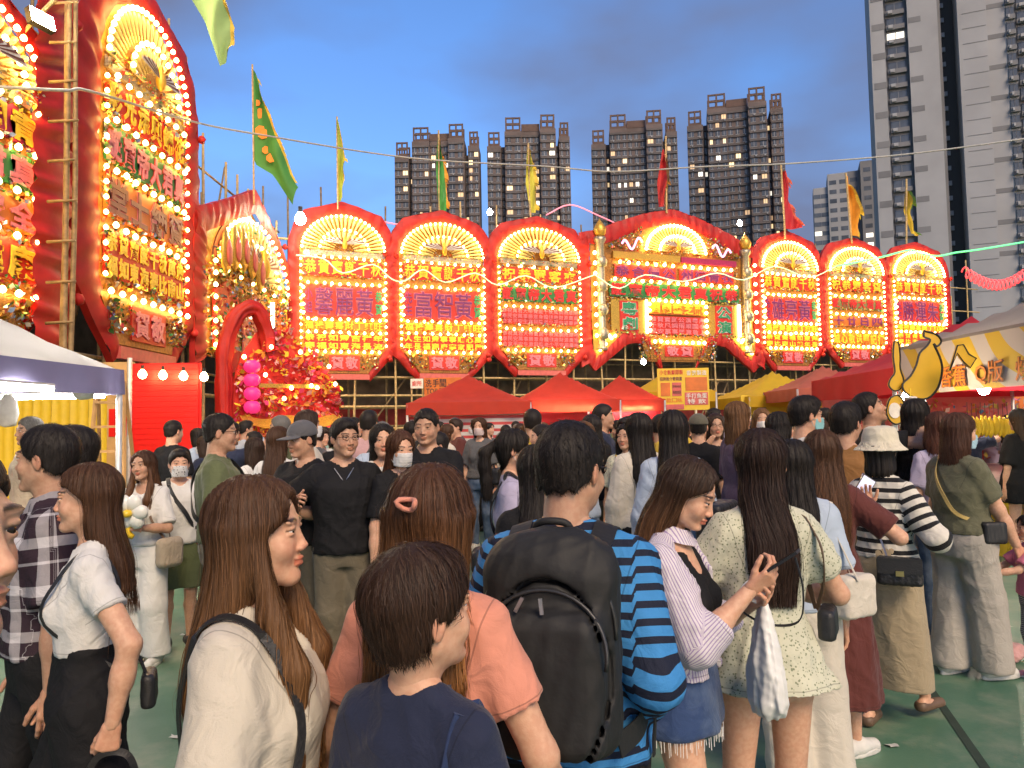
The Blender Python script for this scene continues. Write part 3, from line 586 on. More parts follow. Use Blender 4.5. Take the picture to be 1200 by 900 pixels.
# ------------------------------------------------------------------ residential towers
glass_dk = pm('tower_glass', (.085, .10, .13), .22, nscale=.3, namt=.5); frame_w = pm('tower_frame', (.30, .31, .34), .6, nscale=.5)
lit_warm = pm('lit_window_warm', (.9, .7, .4), .5, emis=(1, .70, .36), es=.55, nscale=.4, namt=.5); lit_cool = pm('lit_window_cool', (.9, .9, .85), .5, emis=(1, .92, .75), es=.5, nscale=.4)
lit_dim = pm('lit_window_dim', (.7, .5, .3), .5, emis=(1, .6, .3), es=.22, nscale=.4)
TW = pm('tower_brick', (.125, .098, .098), .8, nscale=.15, namt=.3); TW2 = pm('tower_spandrel', (.10, .088, .092), .8, nscale=.2, namt=.3); TWR = pm('tower_roof_brick', (.11, .07, .062), .8, nscale=.3)
def tower(x0, x1, ytop, dep, rz, label, seed):
    r = random.Random(seed); a = at(x0, ytop, dep); b = at(x1, ytop, dep); Wd = b.x - a.x; H = a.z; fl = 2.8
    root = thing('apartment_tower', label, 'tower', (a.x, dep, 0), rz, 'dark apartment towers behind the boards')
    bays = [(0, .17, 0, -9.5), (.17, .215, 2.5, -9), (.215, .42, -1.6, -5), (.42, .64, 1.2, -4), (.64, .83, -1.6, -4.2), (.83, .87, 2.5, -9), (.87, 1.0, 0, -6.5)]
    wm = MB(); sp = MB(); fr = MB(); m = MB()
    for (f0, f1, dy, top) in bays:
        m.m = 0; zt = H + top
        m.box((f0 * Wd, dy, 0), (f1 * Wd, 9, zt)); w = (f1 - f0) * Wd
        n = int((zt - 45) / fl); cols = 1 if w < 2 else (2 if w < 6 else 3)
        for k in range(n):
            z = zt - 1.2 - (k + 1) * fl
            sp.box((f0 * Wd + .15, dy - .45, z + 1.75), (f1 * Wd - .15, dy - .02, z + 2.45))
            for c in range(cols):
                cw = w / cols; wx = f0 * Wd + cw * (c + .5); ww = cw * (.33 if cols > 1 else .3) * r.choice([1, 1, .8, .6])
                u = r.random()
                if u < .10 and zt - z < 75:
                    q = MB(); q.box((wx - ww, dy - .12, z + .1), (wx + ww, dy - .03, z + 1.6)); q.build('lit_window', r.choice([lit_warm, lit_warm, lit_cool, lit_dim, lit_dim]), root)
                else:
                    wm.box((wx - ww, dy - .10, z), (wx + ww, dy - .02, z + 1.65))
                fr.box((wx - ww - .12, dy - .16, z - .15), (wx + ww + .12, dy - .04, z - .02)); fr.box((wx - .07, dy - .16, z), (wx + .07, dy - .11, z + 1.65))
                if r.random() < .35: fr.box((wx + ww * .2, dy - .7, z - .75), (wx + ww * .7, dy - .03, z - .2))
    link('wall', m.mesh('wall'), [TW], root)
    for mb, nme, mt in ((wm, 'windows', glass_dk), (sp, 'spandrels', TW2), (fr, 'window_frames', frame_w)): mb.build(nme, mt, root)['kind'] = 'stuff'
    m = MB(); m.box((.42 * Wd, 1.1, H - 4.05), (.64 * Wd, 10, H - 1.5)); m.build('roof_block', TWR, root)
    for (f0, f1, zb) in ((.015, .155, H - 9.5), (.225, .41, H - 5), (.65, .82, H - 4.2), (.885, .99, H - 6.5)):
        x0_, x1_ = f0 * Wd, f1 * Wd; hh = 5.2; t = .55; dy = -1 if .2 < f0 < .8 else .5
        for yy in (dy, dy + 5):
            m = MB()
            for xx in (x0_, (x0_ + x1_) / 2 - t / 2, x1_ - t): m.box((xx, yy, zb), (xx + t, yy + t, zb + hh))
            m.box((x0_ + t, yy + .03, zb + hh - t), (x1_ - t, yy + t - .03, zb + hh - .02)); m.box((x0_ + t, yy + .03, zb + hh * .45), (x1_ - t, yy + t - .03, zb + hh * .45 + .6)); m.box((x0_ + t, yy + .03, zb), (x1_ - t, yy + t - .03, zb + .8))
            m.build('roof_frame', TWR, root)
tower(462, 561, 152, 262, R(-2), 'dark apartment tower farthest left of the four, behind the green and orange flag', 1)
tower(570, 667, 140, 262, R(0), 'dark apartment tower behind the lone yellow flag', 2)
tower(692, 791, 138, 262, R(-6), 'dark apartment tower behind the red flag over the gabled board', 3)
tower(804, 911, 116, 258, R(-13), 'tallest of the dark apartment towers, lit windows, ends the row of four', 4)
# pale high-rise on the right
def high_rise():
    dep = 150; a = at(1018, 0, dep); x0 = a.x + .0; root = thing('high_rise', 'pale grey high-rise block with stacked windows rising out of the picture', 'tower', (x0, dep, 0), R(-22))
    px = dep / FPX * 1.08; H = 100; fl = 16.6 * px
    pale = pm('tower_pale', (.29, .30, .33), .75, nscale=.12, namt=.14); pale2 = pm('tower_grey', (.155, .16, .18), .75, nscale=.15); dkr = pm('tower_recess', (.06, .058, .06), .8); dark_wall = pm('tower_brown', (.13, .125, .13), .8, nscale=.2)  # recess and set-back right wall coloured darker than the rest
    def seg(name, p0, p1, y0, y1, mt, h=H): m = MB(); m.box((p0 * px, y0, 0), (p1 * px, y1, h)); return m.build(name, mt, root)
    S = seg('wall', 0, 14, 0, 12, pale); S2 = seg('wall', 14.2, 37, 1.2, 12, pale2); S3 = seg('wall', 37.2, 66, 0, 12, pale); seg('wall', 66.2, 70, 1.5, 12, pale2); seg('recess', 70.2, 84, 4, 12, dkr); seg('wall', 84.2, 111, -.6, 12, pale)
    seg('wall', 111.2, 137, .9, 12, pale); seg('wall', 137.2, 165, 2.2, 12, pale2); seg('wall', 165.2, 230, 3.2, 12, dark_wall); seg('wall', 230.3, 290, 1, 12, pale)
    wmesh = {}
    def window(p0, p1, z, y, lit=None):
        k = (round(p1 - p0, 1), lit)
        if k not in wmesh:
            w = (p1 - p0) * px; m = MB(); m.box((0, -.25, 0), (w, 0, 1.45)); m.m = 1; m.box((-.12, -.75, -.95), (w + .12, 0, -.05)); m.box((-.1, -.33, -.04), (w + .1, -.01, 0)); m.box((w * .48, -.31, 0), (w * .52, -.255, 1.45)); m.box((0, -.31, 1.46), (w, -.01, 1.6))
            m.m = 2; m.box((w * .08, -1.2, -.8), (w * .34, -.76, -.2))
            me = m.mesh('window'); wmesh[k] = me
            for q in (lit or glass_dk, pale2, frame_w): me.materials.append(q)
        link('window', wmesh[k], None, root, (p0 * px, y, z))
    for i in range(40):
        z = H - 2 - i * fl
        if z < 8: break
        window(17, 34, z, 1.2, lit_cool if random.random() < .06 else None)
        window(130, 137, z + .6, .9)
        u = random.random()
        window(141, 161, z, 2.2, lit_warm if u < .10 else (lit_cool if u < .30 else None))
        window(170, 178, z, 3.2, lit_warm if u > .9 else None); window(184, 198, z + .4, 3.2, lit_dim if .4 < u < .5 else None)
        m = MB(); m.box((88 * px, -.66, z - 1.1), (110 * px, -.6, z - 1.0)); m.build('joint', pale2, root)
        m = MB(); m.box((71 * px, 3.6, z), (75 * px, 4, z + .9)); m.build('service_window', frame_w, root)
        if i % 2 == 0:
            m = MB(); m.box((.3, -.05, z - .9), (13.8 * px, -.003, z + .4)); m.build('grey_panel', pale2, root)
            m = MB(); m.box((38 * px, -.05, z - .6), (50 * px, -.003, z + .5)); m.build('grey_panel', pale2, root)
            m = MB(); m.box((112 * px, .85, z - .4), (128 * px, .897, z + .5)); m.build('grey_panel', pale2, root)
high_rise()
def low_block():
    dep = 235; px = dep / FPX; a = at(953, 222, dep); H = at(980, 206, dep).z; root = thing('apartment_block', 'small pale grey apartment block behind the orange flag', 'building', (a.x, dep, 0), R(-20))
    pale = MATS['tower_pale']; g2 = MATS['tower_grey']
    for (p0, p1, y, h) in ((0, 16, 1, H - 14 * px), (16.1, 38, 0, H), (38.1, 52, 3, H + 4 * px), (52.1, 66, 1, H + 12 * px)):
        m = MB(); m.box((p0 * px, y, 0), (p1 * px, 10, h)); m.build('wall', pale if p0 < 30 else g2, root)
        k = 0
        while h - 3.4 - k * 2.9 > 20:
            z = h - 3.4 - k * 2.9; k += 1
            for c in range(2 if p1 - p0 > 15 else 1):
                wx = (p0 + (p1 - p0) * (c + .5) / (2 if p1 - p0 > 15 else 1)) * px; m = MB(); m.box((wx - 1.0, y - .06, z), (wx + 1.0, y - .003, z + 1.3)); m.build('window', lit_cool if random.random() < .06 else glass_dk, root)
low_block()
# ------------------------------------------------------------------ tents and stalls
pole_w = pm('tent_pole', (.55, .55, .55), .4, .4)
def tentmat(name, c, tr=.35):
    m = pm(name, c, .65, nscale=3, namt=.14, bump=.3, bscale=5); t = m.node_tree; b = t.nodes['Principled BSDF']; o = t.nodes['Material Output']; tl = t.nodes.new('ShaderNodeBsdfTranslucent'); tl.inputs[0].default_value = c3([v * 1.1 for v in c]); ms = t.nodes.new('ShaderNodeMixShader'); ms.inputs[0].default_value = tr; t.links.new(b.outputs[0], ms.inputs[1]); t.links.new(tl.outputs[0], ms.inputs[2]); t.links.new(ms.outputs[0], o.inputs[0]); return m
RED_T = tentmat('tent_red', (.58, .05, .022)); RED2_T = tentmat('tent_scarlet', (.55, .02, .03)); YEL_T = tentmat('tent_yellow', (.72, .46, .02)); SAL_T = tentmat('tent_salmon', (.55, .14, .09)); GRY_T = tentmat('tent_taupe', (.30, .265, .25)); BLU_T = tentmat('tent_navy_valance', (.20, .19, .34), .2); PALE_T = tentmat('tent_pale', (.62, .61, .60), .45)
def tent(label, C, ez, pz, mat, vmat=None, vd=.28, posts=True, group='pop-up market tents', sag=.12, vskip=()):
    """C: four ground corners in order; eave and peak heights"""
    C = [Vector((*c, 0)) for c in C]; mid = sum(C, Vector()) / 4; root = thing('market_tent', label, 'tent', tuple(mid), 0, group)
    L_ = [c - mid for c in C]; n = 20; G = []
    for i in range(n + 1):
        row = []
        for j in range(n + 1):
            u, v = i / n, j / n; p = L_[0] * (1 - u) * (1 - v) + L_[1] * u * (1 - v) + L_[2] * u * v + L_[3] * (1 - u) * v
            a = max(abs(2 * u - 1), abs(2 * v - 1)); b = min(abs(2 * u - 1), abs(2 * v - 1)); h = ez + (pz - ez) * (1 - a) ** 1.12 - sag * (1 - b / max(a, .01)) * a * (1 - a) * 2.2 + .012 * math.sin(i * 1.7 + j * 2.3)
            row.append((p.x, p.y, h))
        G.append(row)
    m = MB(); m.grid(G); cn = m.build('canopy', mat, root, smooth=True)
    for k in range(4):
        if k in vskip: continue
        a, b = L_[k] * 1.004, L_[(k + 1) % 4] * 1.004; w = MB(); nn = 24; nrm = Vector((b.y - a.y, a.x - b.x, 0)).normalized()
        w.grid([[tuple(a + (b - a) * (i / nn) + nrm * .02 * math.sin(i * 1.3 + k) * f + Vector((0, 0, ez + .01 - vd * f - .02 * math.sin(i * math.pi / nn) * f))) for f in (0, .4, 1)] for i in range(nn + 1)]); w.build('valance', vmat or mat, root, smooth=True)
    if posts:
        for p in L_:
            m = MB(); q = p * .985; m.tube([(q.x, q.y, 0), (q.x, q.y, ez - .02)], .03, 8); m.build('post', pole_w, root, smooth=True)
    return root
def rect_tent(cx, cy, w, d, rz): 
    c, s = math.cos(rz), math.sin(rz); return [(cx + c * x - s * y, cy + s * x + c * y) for x, y in ((-w / 2, -d / 2), (w / 2, -d / 2), (w / 2, d / 2), (-w / 2, d / 2))]
def lamp_tube(a, b, label, r=.022, mat=None, group='lit fluorescent tubes under the tents'):
    m = MB(); mid = (Vector(a) + Vector(b)) / 2; root = thing('fluorescent_lamp', label, 'lamp', tuple(mid), 0, group)
    m.tube([Vector(a) - mid, Vector(b) - mid], r, 8); m.build('tube', mat or tube_white, root, smooth=True)
    m = MB(); d = (Vector(b) - Vector(a)); m.tube([-d / 2 * 1.03 + Vector((0, 0, r * 1.6)), d / 2 * 1.03 + Vector((0, 0, r * 1.6))], r * .8, 6); m.build('batten', pole_w, root)
def ctr(px, py, y): p = at(px, py, y); return p.x, p.y
x, y = ctr(549, 470, 19.2); tent('orange-red pop-up tent with striped tarp sides next to the toilet sign', rect_tent(x, y, 2.9, 2.9, R(4)), 2.22, 2.95, RED_T)
x1, y1 = x, y
x, y = ctr(657, 468, 19.6); tent('orange-red pop-up tent between the striped-sided tent and the smaller red tent', rect_tent(x, y, 2.5, 2.6, R(6)), 2.25, 3.0, RED_T); x2, y2 = x, y
x, y = ctr(727, 466, 20.4); tent('small orange-red pop-up tent beside the yellow banner stall', rect_tent(x, y, 1.95, 2.2, R(0)), 2.25, 2.95, RED_T); x3, y3 = x, y
x, y = ctr(782, 462, 22.0); tent('yellow pop-up tent half behind the printed banner board', rect_tent(x, y, 2.2, 2.4, R(0)), 2.5, 3.15, YEL_T)
x, y = ctr(906, 462, 21.5); tent('yellow pop-up tent standing free below the last lit boards', rect_tent(x, y, 2.7, 2.7, R(8)), 2.3, 3.05, YEL_T); x5, y5 = x, y
x, y = ctr(965, 455, 19.0); tent('salmon pink pop-up tent tucked behind the large scarlet tent', rect_tent(x, y, 2.2, 2.4, R(0)), 2.4, 3.0, SAL_T)
def stripe_tarp():
    m, t, b = node_mat('striped_tarp'); N, K = t.nodes.new, t.links.new; tcn = N('ShaderNodeTexCoord'); sp = N('ShaderNodeSeparateXYZ'); K(tcn.outputs['Object'], sp.inputs[0]); q = N('ShaderNodeMath'); q.operation = 'MULTIPLY'; q.inputs[1].default_value = 6.5; K(sp.outputs['Z'], q.inputs[0]); f = N('ShaderNodeMath'); f.operation = 'FRACT'; K(q.outputs[0], f.inputs[0]); l = N('ShaderNodeMath'); l.operation = 'LESS_THAN'; l.inputs[1].default_value = .45; K(f.outputs[0], l.inputs[0])
    mx = N('ShaderNodeMix'); mx.data_type = 'RGBA'; K(l.outputs[0], mx.inputs[0]); mx.inputs[6].default_value = (.5, .48, .46, 1); mx.inputs[7].default_value = (.45, .05, .05, 1); K(mx.outputs[2], b.inputs['Base Color']); b.inputs['Roughness'].default_value = .6
    return m
TARP = stripe_tarp()
def tarp(x0, x1, y, z0, z1, label, mat=TARP, name='tarp_sheet'):
    m = MB(); m.grid([[(xx, .05 * math.sin(xx * 5 + zz), zz) for zz in np.linspace(z0, z1, 6)] for xx in np.linspace(0, x1 - x0, 24)]); o = m.build(name, mat, None, (x0, y, 0), smooth=True); return tag(o, label, 'tarp')
tarp(x1 - 1.3, x1 + 1.35, y1 - 1.25, .3, 2.0, 'red and white striped tarp hung under the tent next to the toilet sign')
tarp(x2 - 1.15, x2 + 1.15, y2 + .9, .2, 2.2, 'red tarp backdrop with the lit tube above it', RED2_T)
tarp(x3 - .9, x3 + .9, y3 - .8, .2, 2.0, 'red tarp closing the front of the small red tent', RED2_T)
lamp_tube((x2 - .9, y2 - 1.15, 2.02), (x2 + .9, y2 - 1.15, 2.05), 'lit white tube under the tent beside the striped-sided tent')
lamp_tube((x3 - .6, y3 - 1.05, 2.02), (x3 + .65, y3 - 1.05, 2.05), 'lit white tube on the small red tent')
lamp_tube((x5 - .6, y5 - 1.2, 2.0), (x5 + .6, y5 - 1.0, 2.0), 'lit tube under the free-standing yellow tent', mat=tube_m)
def sign_board(name, label, pts, depth, bgm, texts, th=.03, posts=True):
    a = at(*pts[0], depth); b = at(*pts[1], depth); root = thing(name, label, 'sign', (a.x, depth, 0)); w = b.x - a.x
    m = MB(); m.box((0, 0, b.z), (w, th, a.z)); m.build('panel', bgm, root)
    for (t, c, fx0, fx1, fz0, fz1) in texts: text_part('lettering', t, TX[c], root, fx0 * w, fx1 * w, b.z + fz0 * (a.z - b.z), b.z + fz1 * (a.z - b.z), -.004, .012, fill=.9, thick=.006)
    if posts:
        for xx in (.06, .94): m = MB(); m.tube([(xx * w, th + .04, 0), (xx * w, th + .04, a.z)], .03, 6); m.build('post', bamboo, root)
    return root, w, a.z, b.z
sign_board('toilet_sign', 'orange toilet direction sign with arrows below a name board', ((497, 443), (541, 463)), 24, BG['orange'], [('洗手間', 'black', .02, .6, .45, .95), ('TOILET', 'black', .02, .6, .08, .42), ('>>>', 'brown', .63, .98, .2, .8)])
sign_board('notice_sign', 'small white notice beside the orange toilet sign', ((481, 444), (496, 455)), 24.05, TX['white'], [('廁所', 'red', .1, .9, .2, .8)])
r_, w_, za, zb_ = sign_board('menu_banner', 'yellow printed banner board with pink text panel standing before a yellow tent', ((770, 432), (832, 480)), 19.9, BG['yellow'], [('小食新鮮即製', 'red', .04, .5, .84, .97), ('香港製造', 'white', .56, .96, .82, .95), ('招牌推介糖葫蘆', 'brown', .04, .48, .70, .80), ('多款口味', 'orange', .05, .48, .18, .30)])
for fx0, fx1, f0, f1, c in ((.06, .24, .34, .66, 'orange'), (.28, .46, .34, .66, 'pink'), (.52, .97, .12, .42, 'pink'), (.54, .96, .46, .78, 'orange'), (.05, .5, .02, .14, 'pink')):
    m = MB(); m.box((fx0 * w_, -.012, zb_ + f0 * (za - zb_)), (fx1 * w_, -.003, zb_ + f1 * (za - zb_))); m.build('printed_patch', BG[c], r_)
text_part('lettering', '炸薯條魚蛋\n燒賣雞翼', TX['brown'], r_, .29 * w_, .45 * w_, zb_ + .36 * (za - zb_), zb_ + .64 * (za - zb_), -.02, .01, thick=.004)
text_part('lettering', '手打魚蛋\n特飲', TX['white'], r_, .54 * w_, .95 * w_, zb_ + .14 * (za - zb_), zb_ + .40 * (za - zb_), -.02, .01, thick=.004)
sign_board('stall_counter_banner', 'yellow counter banner hanging under the free-standing yellow tent', ((868, 463), (945, 492)), 20.2, BG['yellow'], [('香蕉船', 'orange', .04, .45, .5, .92), ('鮮果飲品', 'red', .5, .96, .5, .92)], posts=True)
# ---- right-hand row of stalls
big = tent('large scarlet pop-up tent on the right behind the taupe tent', [(5.05, 9.6), (8.6, 9.4), (8.6, 13.2), (5.2, 13.3)], 2.32, 3.15, RED2_T, vd=.34)
tp = tent('taupe pop-up tent with yellow and white printed valance over the toy counter', [(4.75, 5.4), (8.3, 5.3), (8.2, 9.3), (4.66, 9.3)], 2.50, 3.35, GRY_T, vmat=None, vd=.05)
def swirl_mat():
    m, t, b = node_mat('printed_valance'); N, K = t.nodes.new, t.links.new; tcn = N('ShaderNodeTexCoord'); w = N('ShaderNodeTexWave'); w.wave_type = 'BANDS'; w.bands_direction = 'DIAGONAL'; w.inputs['Scale'].default_value = 1.15; w.inputs['Distortion'].default_value = 2.5; w.inputs['Detail'].default_value = 0; K(tcn.outputs['Object'], w.inputs['Vector']); r = N('ShaderNodeValToRGB'); r.color_ramp.interpolation = 'CONSTANT'; r.color_ramp.elements[0].color = (.70, .44, .03, 1); r.color_ramp.elements[1].position = .5; r.color_ramp.elements[1].color = (.58, .50, .44, 1); K(w.outputs[0], r.inputs[0]); K(r.outputs[0], b.inputs['Base Color']); b.inputs['Roughness'].default_value = .6
    return m
def valance_banner():
    root = thing('printed_valance', 'yellow and white printed stall banner with orange lettering along the taupe tent', 'banner', (4.66, 9.25, 0), R(-90))
    m = MB(); m.grid([[(xx, .015 * math.sin(xx * 3), zz) for zz in np.linspace(1.93, 2.47, 5)] for xx in np.linspace(0, 3.85, 40)]); m.build('banner_cloth', swirl_mat(), root, smooth=True)
    for tx, a, b in (('香蕉', .95, 1.45), ('Q版', 1.58, 2.05), ('燒', 2.2, 2.5), ('烤', 2.6, 2.9), ('香蕉', 3.0, 3.6)):
        text_part('lettering', tx, TX['brown'], root, a, b, 1.97, 2.2, -.03, .03, fill=1.0, thick=.004); text_part('lettering', tx, TX['orange'], root, a, b, 1.97, 2.2, -.037, .005, fill=.94, thick=.004)
valance_banner()
ban_m = pm('banana_board', (.72, .42, .02), .5, nscale=4, namt=.1); ink = TX['black']
def outline_board(name, label, poly, depth, mat, edge=.02, cat='sign', th=.03, post=None):
    P = [at(px, py, depth) for px, py in poly]; c = P[0]; L_ = [(p.x - c.x, p.z) for p in P]; root = thing(name, label, cat, (c.x, depth, 0)); m = MB()
    V2 = [(x_, -th / 2, z_) for x_, z_ in L_]; n = len(L_); V3 = [(x_, th / 2, z_) for x_, z_ in L_]
    m.add(V2 + V3, [tuple(range(n)), tuple(reversed(range(n, 2 * n)))] + [(i, i + n, (i + 1) % n + n, (i + 1) % n) for i in range(n)]); m.build('board', mat, root)
    m = MB(); m.tube([(x_, -th / 2, z_) for x_, z_ in L_], edge * .5, 5, closed=True); m.build('outline', ink, root)
    if post is not None:
        q = at(*post, depth); m = MB(); m.tube([(q.x - c.x, th, 0), (q.x - c.x, th, q.z)], .02, 6); m.build('post', pole_w, root)
    return root, c
bp = [(1082, 388), (1096, 392), (1102, 400), (1097, 406), (1093, 403), (1100, 418), (1103, 431), (1101, 446), (1096, 458), (1086, 467), (1073, 467), (1060, 460), (1057, 450), (1066, 441), (1073, 428), (1077, 414), (1086, 405), (1089, 398), (1082, 395)]
sp_ = [tuple(p) for p in catmull([(x_ + 0., y_ + 0.) for x_, y_ in bp] + [bp[0]], 3)][:-1]
rb, cb = outline_board('banana_sign', 'banana-shaped yellow sign board with black outline in front of the taupe tent', sp_, 7.6, ban_m, .022, post=(1083, 440))
outline_board('banana_sign', 'slim yellow banana-shaped board with a round foot beside the large banana sign', [tuple(p) for p in catmull([(1047, 400), (1052, 402), (1054, 418), (1054, 432), (1058, 446), (1054, 456), (1047, 458), (1041, 452), (1043, 444), (1048, 436), (1046, 418), (1047, 400)], 3)][:-1], 7.65, ban_m, .016, post=(1049, 440))
outline_board('pennant_sign', 'small yellow pennant-shaped board pinned on the printed valance', [(1112, 434), (1121, 405), (1128, 404), (1134, 415), (1143, 420), (1136, 431), (1128, 424), (1121, 414)], 7.3, ban_m, .014)
rr_, cc_ = outline_board('round_sign', 'round yellow sign with pale centre below the banana boards', [tuple(p) for p in catmull([(1043, 466), (1050, 463), (1056, 467), (1060, 478), (1059, 491), (1051, 497), (1043, 494), (1038, 484), (1040, 472), (1043, 466)], 3)][:-1], 7.65, ban_m, .016, post=(1049, 480))
m = MB(); q = at(1049, 481, 7.62); m.lathe([(.06, 0), (.06, .006)], n=16, mtx=Matrix.Translation((q.x - cc_.x, -.02, q.z)) @ Matrix.Rotation(R(90), 4, 'X'), sy=1.3); m.build('pale_centre', TX['white'], rr_)
# counter
def counter():
    root = thing('toy_counter', 'long yellow fronted counter with pale top under the taupe tent', 'counter', (5.75, 9.0, 0)); 
    m = MB(); m.box((0, 0, 0), (2.6, .06, .84)); m.build('front_panel', BG['yellow'], root); m = MB(); m.box((0, .065, 0), (.06, 4.2, .84)); m.build('side_panel', BG['yellow'], root)
    m = MB(); m.box((-.05, -.05, .843), (2.65, 4.3, .88)); m.build('counter_top', pm('counter_pale', (.55, .52, .44), .5), root)
    m = MB(); m.add([(.35, -.005, .02), (.6, -.005, .02), (.3, -.005, .82), (.1, -.005, .82)], [(0, 1, 2, 3)]); m.build('white_slash', TX['white'], root)
counter()
toy_y = pm('toy_yellow', (.75, .5, .02), .6)
for i in range(11):
    px = 1134 + i * 5.2; q = at(px, 492 + (i % 3), 9.6); root = thing('banana_toy', 'small yellow banana toy in the row hanging over the counter', 'toy', (q.x, q.y, q.z), R(random.uniform(-40, 40)), 'yellow toys over the counter')
    m = MB(); m.tube([(.02 * math.sin(t * 3), 0, -.2 + .26 * t) for t in np.linspace(0, 1, 8)], [.01, .03, .042, .045, .042, .035, .022, .008], 8); m.build('toy_body', toy_y, root, smooth=True); m = MB(); m.tube([(0, 0, .06), (0, 0, .22)], .004, 4); m.build('cord', ink, root)
C = np.stack([rng.uniform(5.6, 12.5, 2600), rng.uniform(10.2, 16, 2600), rng.uniform(.9, 2.0, 2600)], 1)
shelf_cols = [(.7, .05, .05), (.75, .12, .12), (.75, .45, .05), (.7, .6, .5), (.1, .3, .5), (.75, .15, .3), (.7, .3, .05), (.6, .55, .1)]
rg = thing('prize_stall', 'stall shelves crowded with small red, pink and yellow prizes behind the counter', 'stall', (5.9, 13.6, 0))
for k, zz in enumerate((.9, 1.3, 1.7)):
    m = MB(); m.box((0, k * .15, zz - .02), (6.5, .4 + k * .15, zz)); m.build('shelf', pole_w, rg)
m = MB(); m.box((0, .9, 0), (6.5, 1.0, 2.3)); m.build('back_panel', BG['orange'], rg)
n = 900; facets('prizes', np.stack([rng.uniform(.05, 6.4, n), rng.uniform(.05, .7, n), rng.choice([.97, 1.37, 1.77], n) + rng.uniform(0, .22, n)], 1), .075, rg, cols=shelf_cols, mat=paper_tint)
rg2 = thing('prize_stall', 'stall backdrop hung with red and gold charms under the scarlet tent', 'stall', (5.3, 13.1, 0), R(0)); m = MB(); m.box((0, 0, .3), (3.2, .06, 2.0)); m.build('back_panel', BG['pink'], rg2)
facets('charms', np.stack([rng.uniform(0, 3.2, 500), rng.uniform(-.2, -.02, 500), rng.uniform(.4, 1.95, 500)], 1), .06, rg2, cols=shelf_cols, mat=paper_tint)
lamp_tube((5.3, 9.75, 2.02), (6.6, 9.75, 2.02), 'lit white tube at the edge of the scarlet tent')
bulb_soft = pm('lit_warm_lamp', (1, .8, .5), .4, emis=(1.0, .68, .26), es=16, namt=0)
def bulb_lamp(px, py, depth, label, r=.05, mat=None, cat='lamp', group=None):
    q = at(px, py, depth); root = thing('hanging_bulb', label, cat, tuple(q), 0, group); m = MB(); m.lathe([(.1 * r, -r), (.7 * r, -.7 * r), (r, 0), (.7 * r, .7 * r), (.35 * r, 1.2 * r)], n=10); m.build('glass_bulb', mat or bulb_w, root, smooth=True); m = MB(); m.tube([(0, 0, r * 1.2), (0, 0, r * 2.2)], r * .4, 6); m.build('socket', ink, root)
    return root
bulb_lamp(1062, 467, 7.9, 'glaring bare bulb beside the banana sign', .055)
bulb_lamp(1153, 456, 7.9, 'bright bare bulb hanging under the printed valance', .06)
bulb_lamp(352, 257, 27.5, 'round floodlight on the corner of the first name board', .21)
bulb_lamp(754, 424, 31, 'small bright lamp in the scaffold under the gabled board', .11)
bulb_lamp(574, 249, 34, 'pale lamp on the bamboo above the second and third boards', .13)
bulb_lamp(867, 262, 38, 'small pale lamp above the finial of the gabled board', .13)
bulb_lamp(381, 446, 30, 'small white lamp in the bamboo below the first name board', .09)
# ---- left-hand stall
lt = tent('pale canopy tent with navy valance and lit tubes at the left', [(-6.9, 4.3), (-4.05, 4.5), (-3.78, 7.45), (-6.7, 7.5)], 2.26, 3.25, PALE_T, BLU_T, .24, sag=.35)
lamp_tube((-3.95, 5.2, 2.03), (-3.84, 6.4, 2.03), 'lit white tube along the near edge of the navy valance'); lamp_tube((-3.95, 7.42, 2.02), (-5.2, 7.42, 2.02), 'lit white tube along the far edge of the navy valance'); lamp_tube((-5.3, 7.42, 2.02), (-6.5, 7.42, 2.02), 'lit white tube in the deep corner of the left tent')
yh = thing('metal_hoarding', 'yellow corrugated metal hoarding behind the left stall', 'fence', (-9.2, 11.6, 0), 0)
for i in range(11):
    m = MB(); m.grid([[(i * .28 + xx, .03 * abs(math.sin(xx / .28 * math.pi * 2)), zz) for zz in (0, 2.3)] for xx in np.linspace(0, .275, 9)]); m.build('panel', BG['yellow'], yh, smooth=True)
rp_ = thing('red_partition', 'bright red ribbed partition panel under a string of bulbs', 'partition', (-6.78, 13.7, 0), R(2))
redm = pm('partition_red', (.75, .012, .01), .45, namt=.06)
for i in range(29):
    m = MB(); z0 = .1 + i * .096; m.box((0, 0, z0), (1.16, .03, z0 + .09)); m.build('rib', redm, rp_)
m = MB(); m.box((-.05, .032, 0), (1.2, .06, 2.9)); m.build('backing', redm, rp_)
m = MB(); m.tube([(-.03, -.05, 0), (-.03, -.05, 3.0)], .045, 8); m.build('post', pole_w, rp_)
for i in range(4): bulb_lamp(167 + i * 24, 439 + i * 1.0, 13.4, 'warm bulb in the short string above the red partition', .075, bulb_soft, group='bulbs above the red partition')
wb = thing('wooden_board', 'pale plywood board with a red square beside the red partition', 'board', (-7.6, 13.9, 0)); m = MB(); m.box((0, 0, 0), (.75, .03, 2.95)); m.build('panel', pm('plywood', (.55, .36, .15), .6, nscale=4), wb); m = MB(); m.box((.3, -.01, 1.6), (.74, -.003, 2.1)); m.build('red_square', redm, wb)
ld = thing('step_ladder', 'wooden step ladder leaning open behind the left tent', 'ladder', tuple(at(128, 600, 9.6).xy) + (0,), R(15)); wood = pm('ladder_wood', (.50, .28, .10), .6, nscale=6)
for sx in (-1, 1):
    m = MB(); m.tube([(sx * .24, -.35, 0), (sx * .15, 0, 2.3)], .03, 6); m.build('stile', wood, ld); m = MB(); m.tube([(sx * .26, .75, 0), (sx * .15, .05, 2.3)], .026, 6); m.build('back_leg', wood, ld)
for i in range(7): f = (i + .7) / 7.6; m = MB(); w = .24 - .09 * f; m.box((-w, -.35 + .35 * f - .05, 2.3 * f), (w, -.35 + .35 * f + .05, 2.3 * f + .03)); m.build('rung', wood, ld)
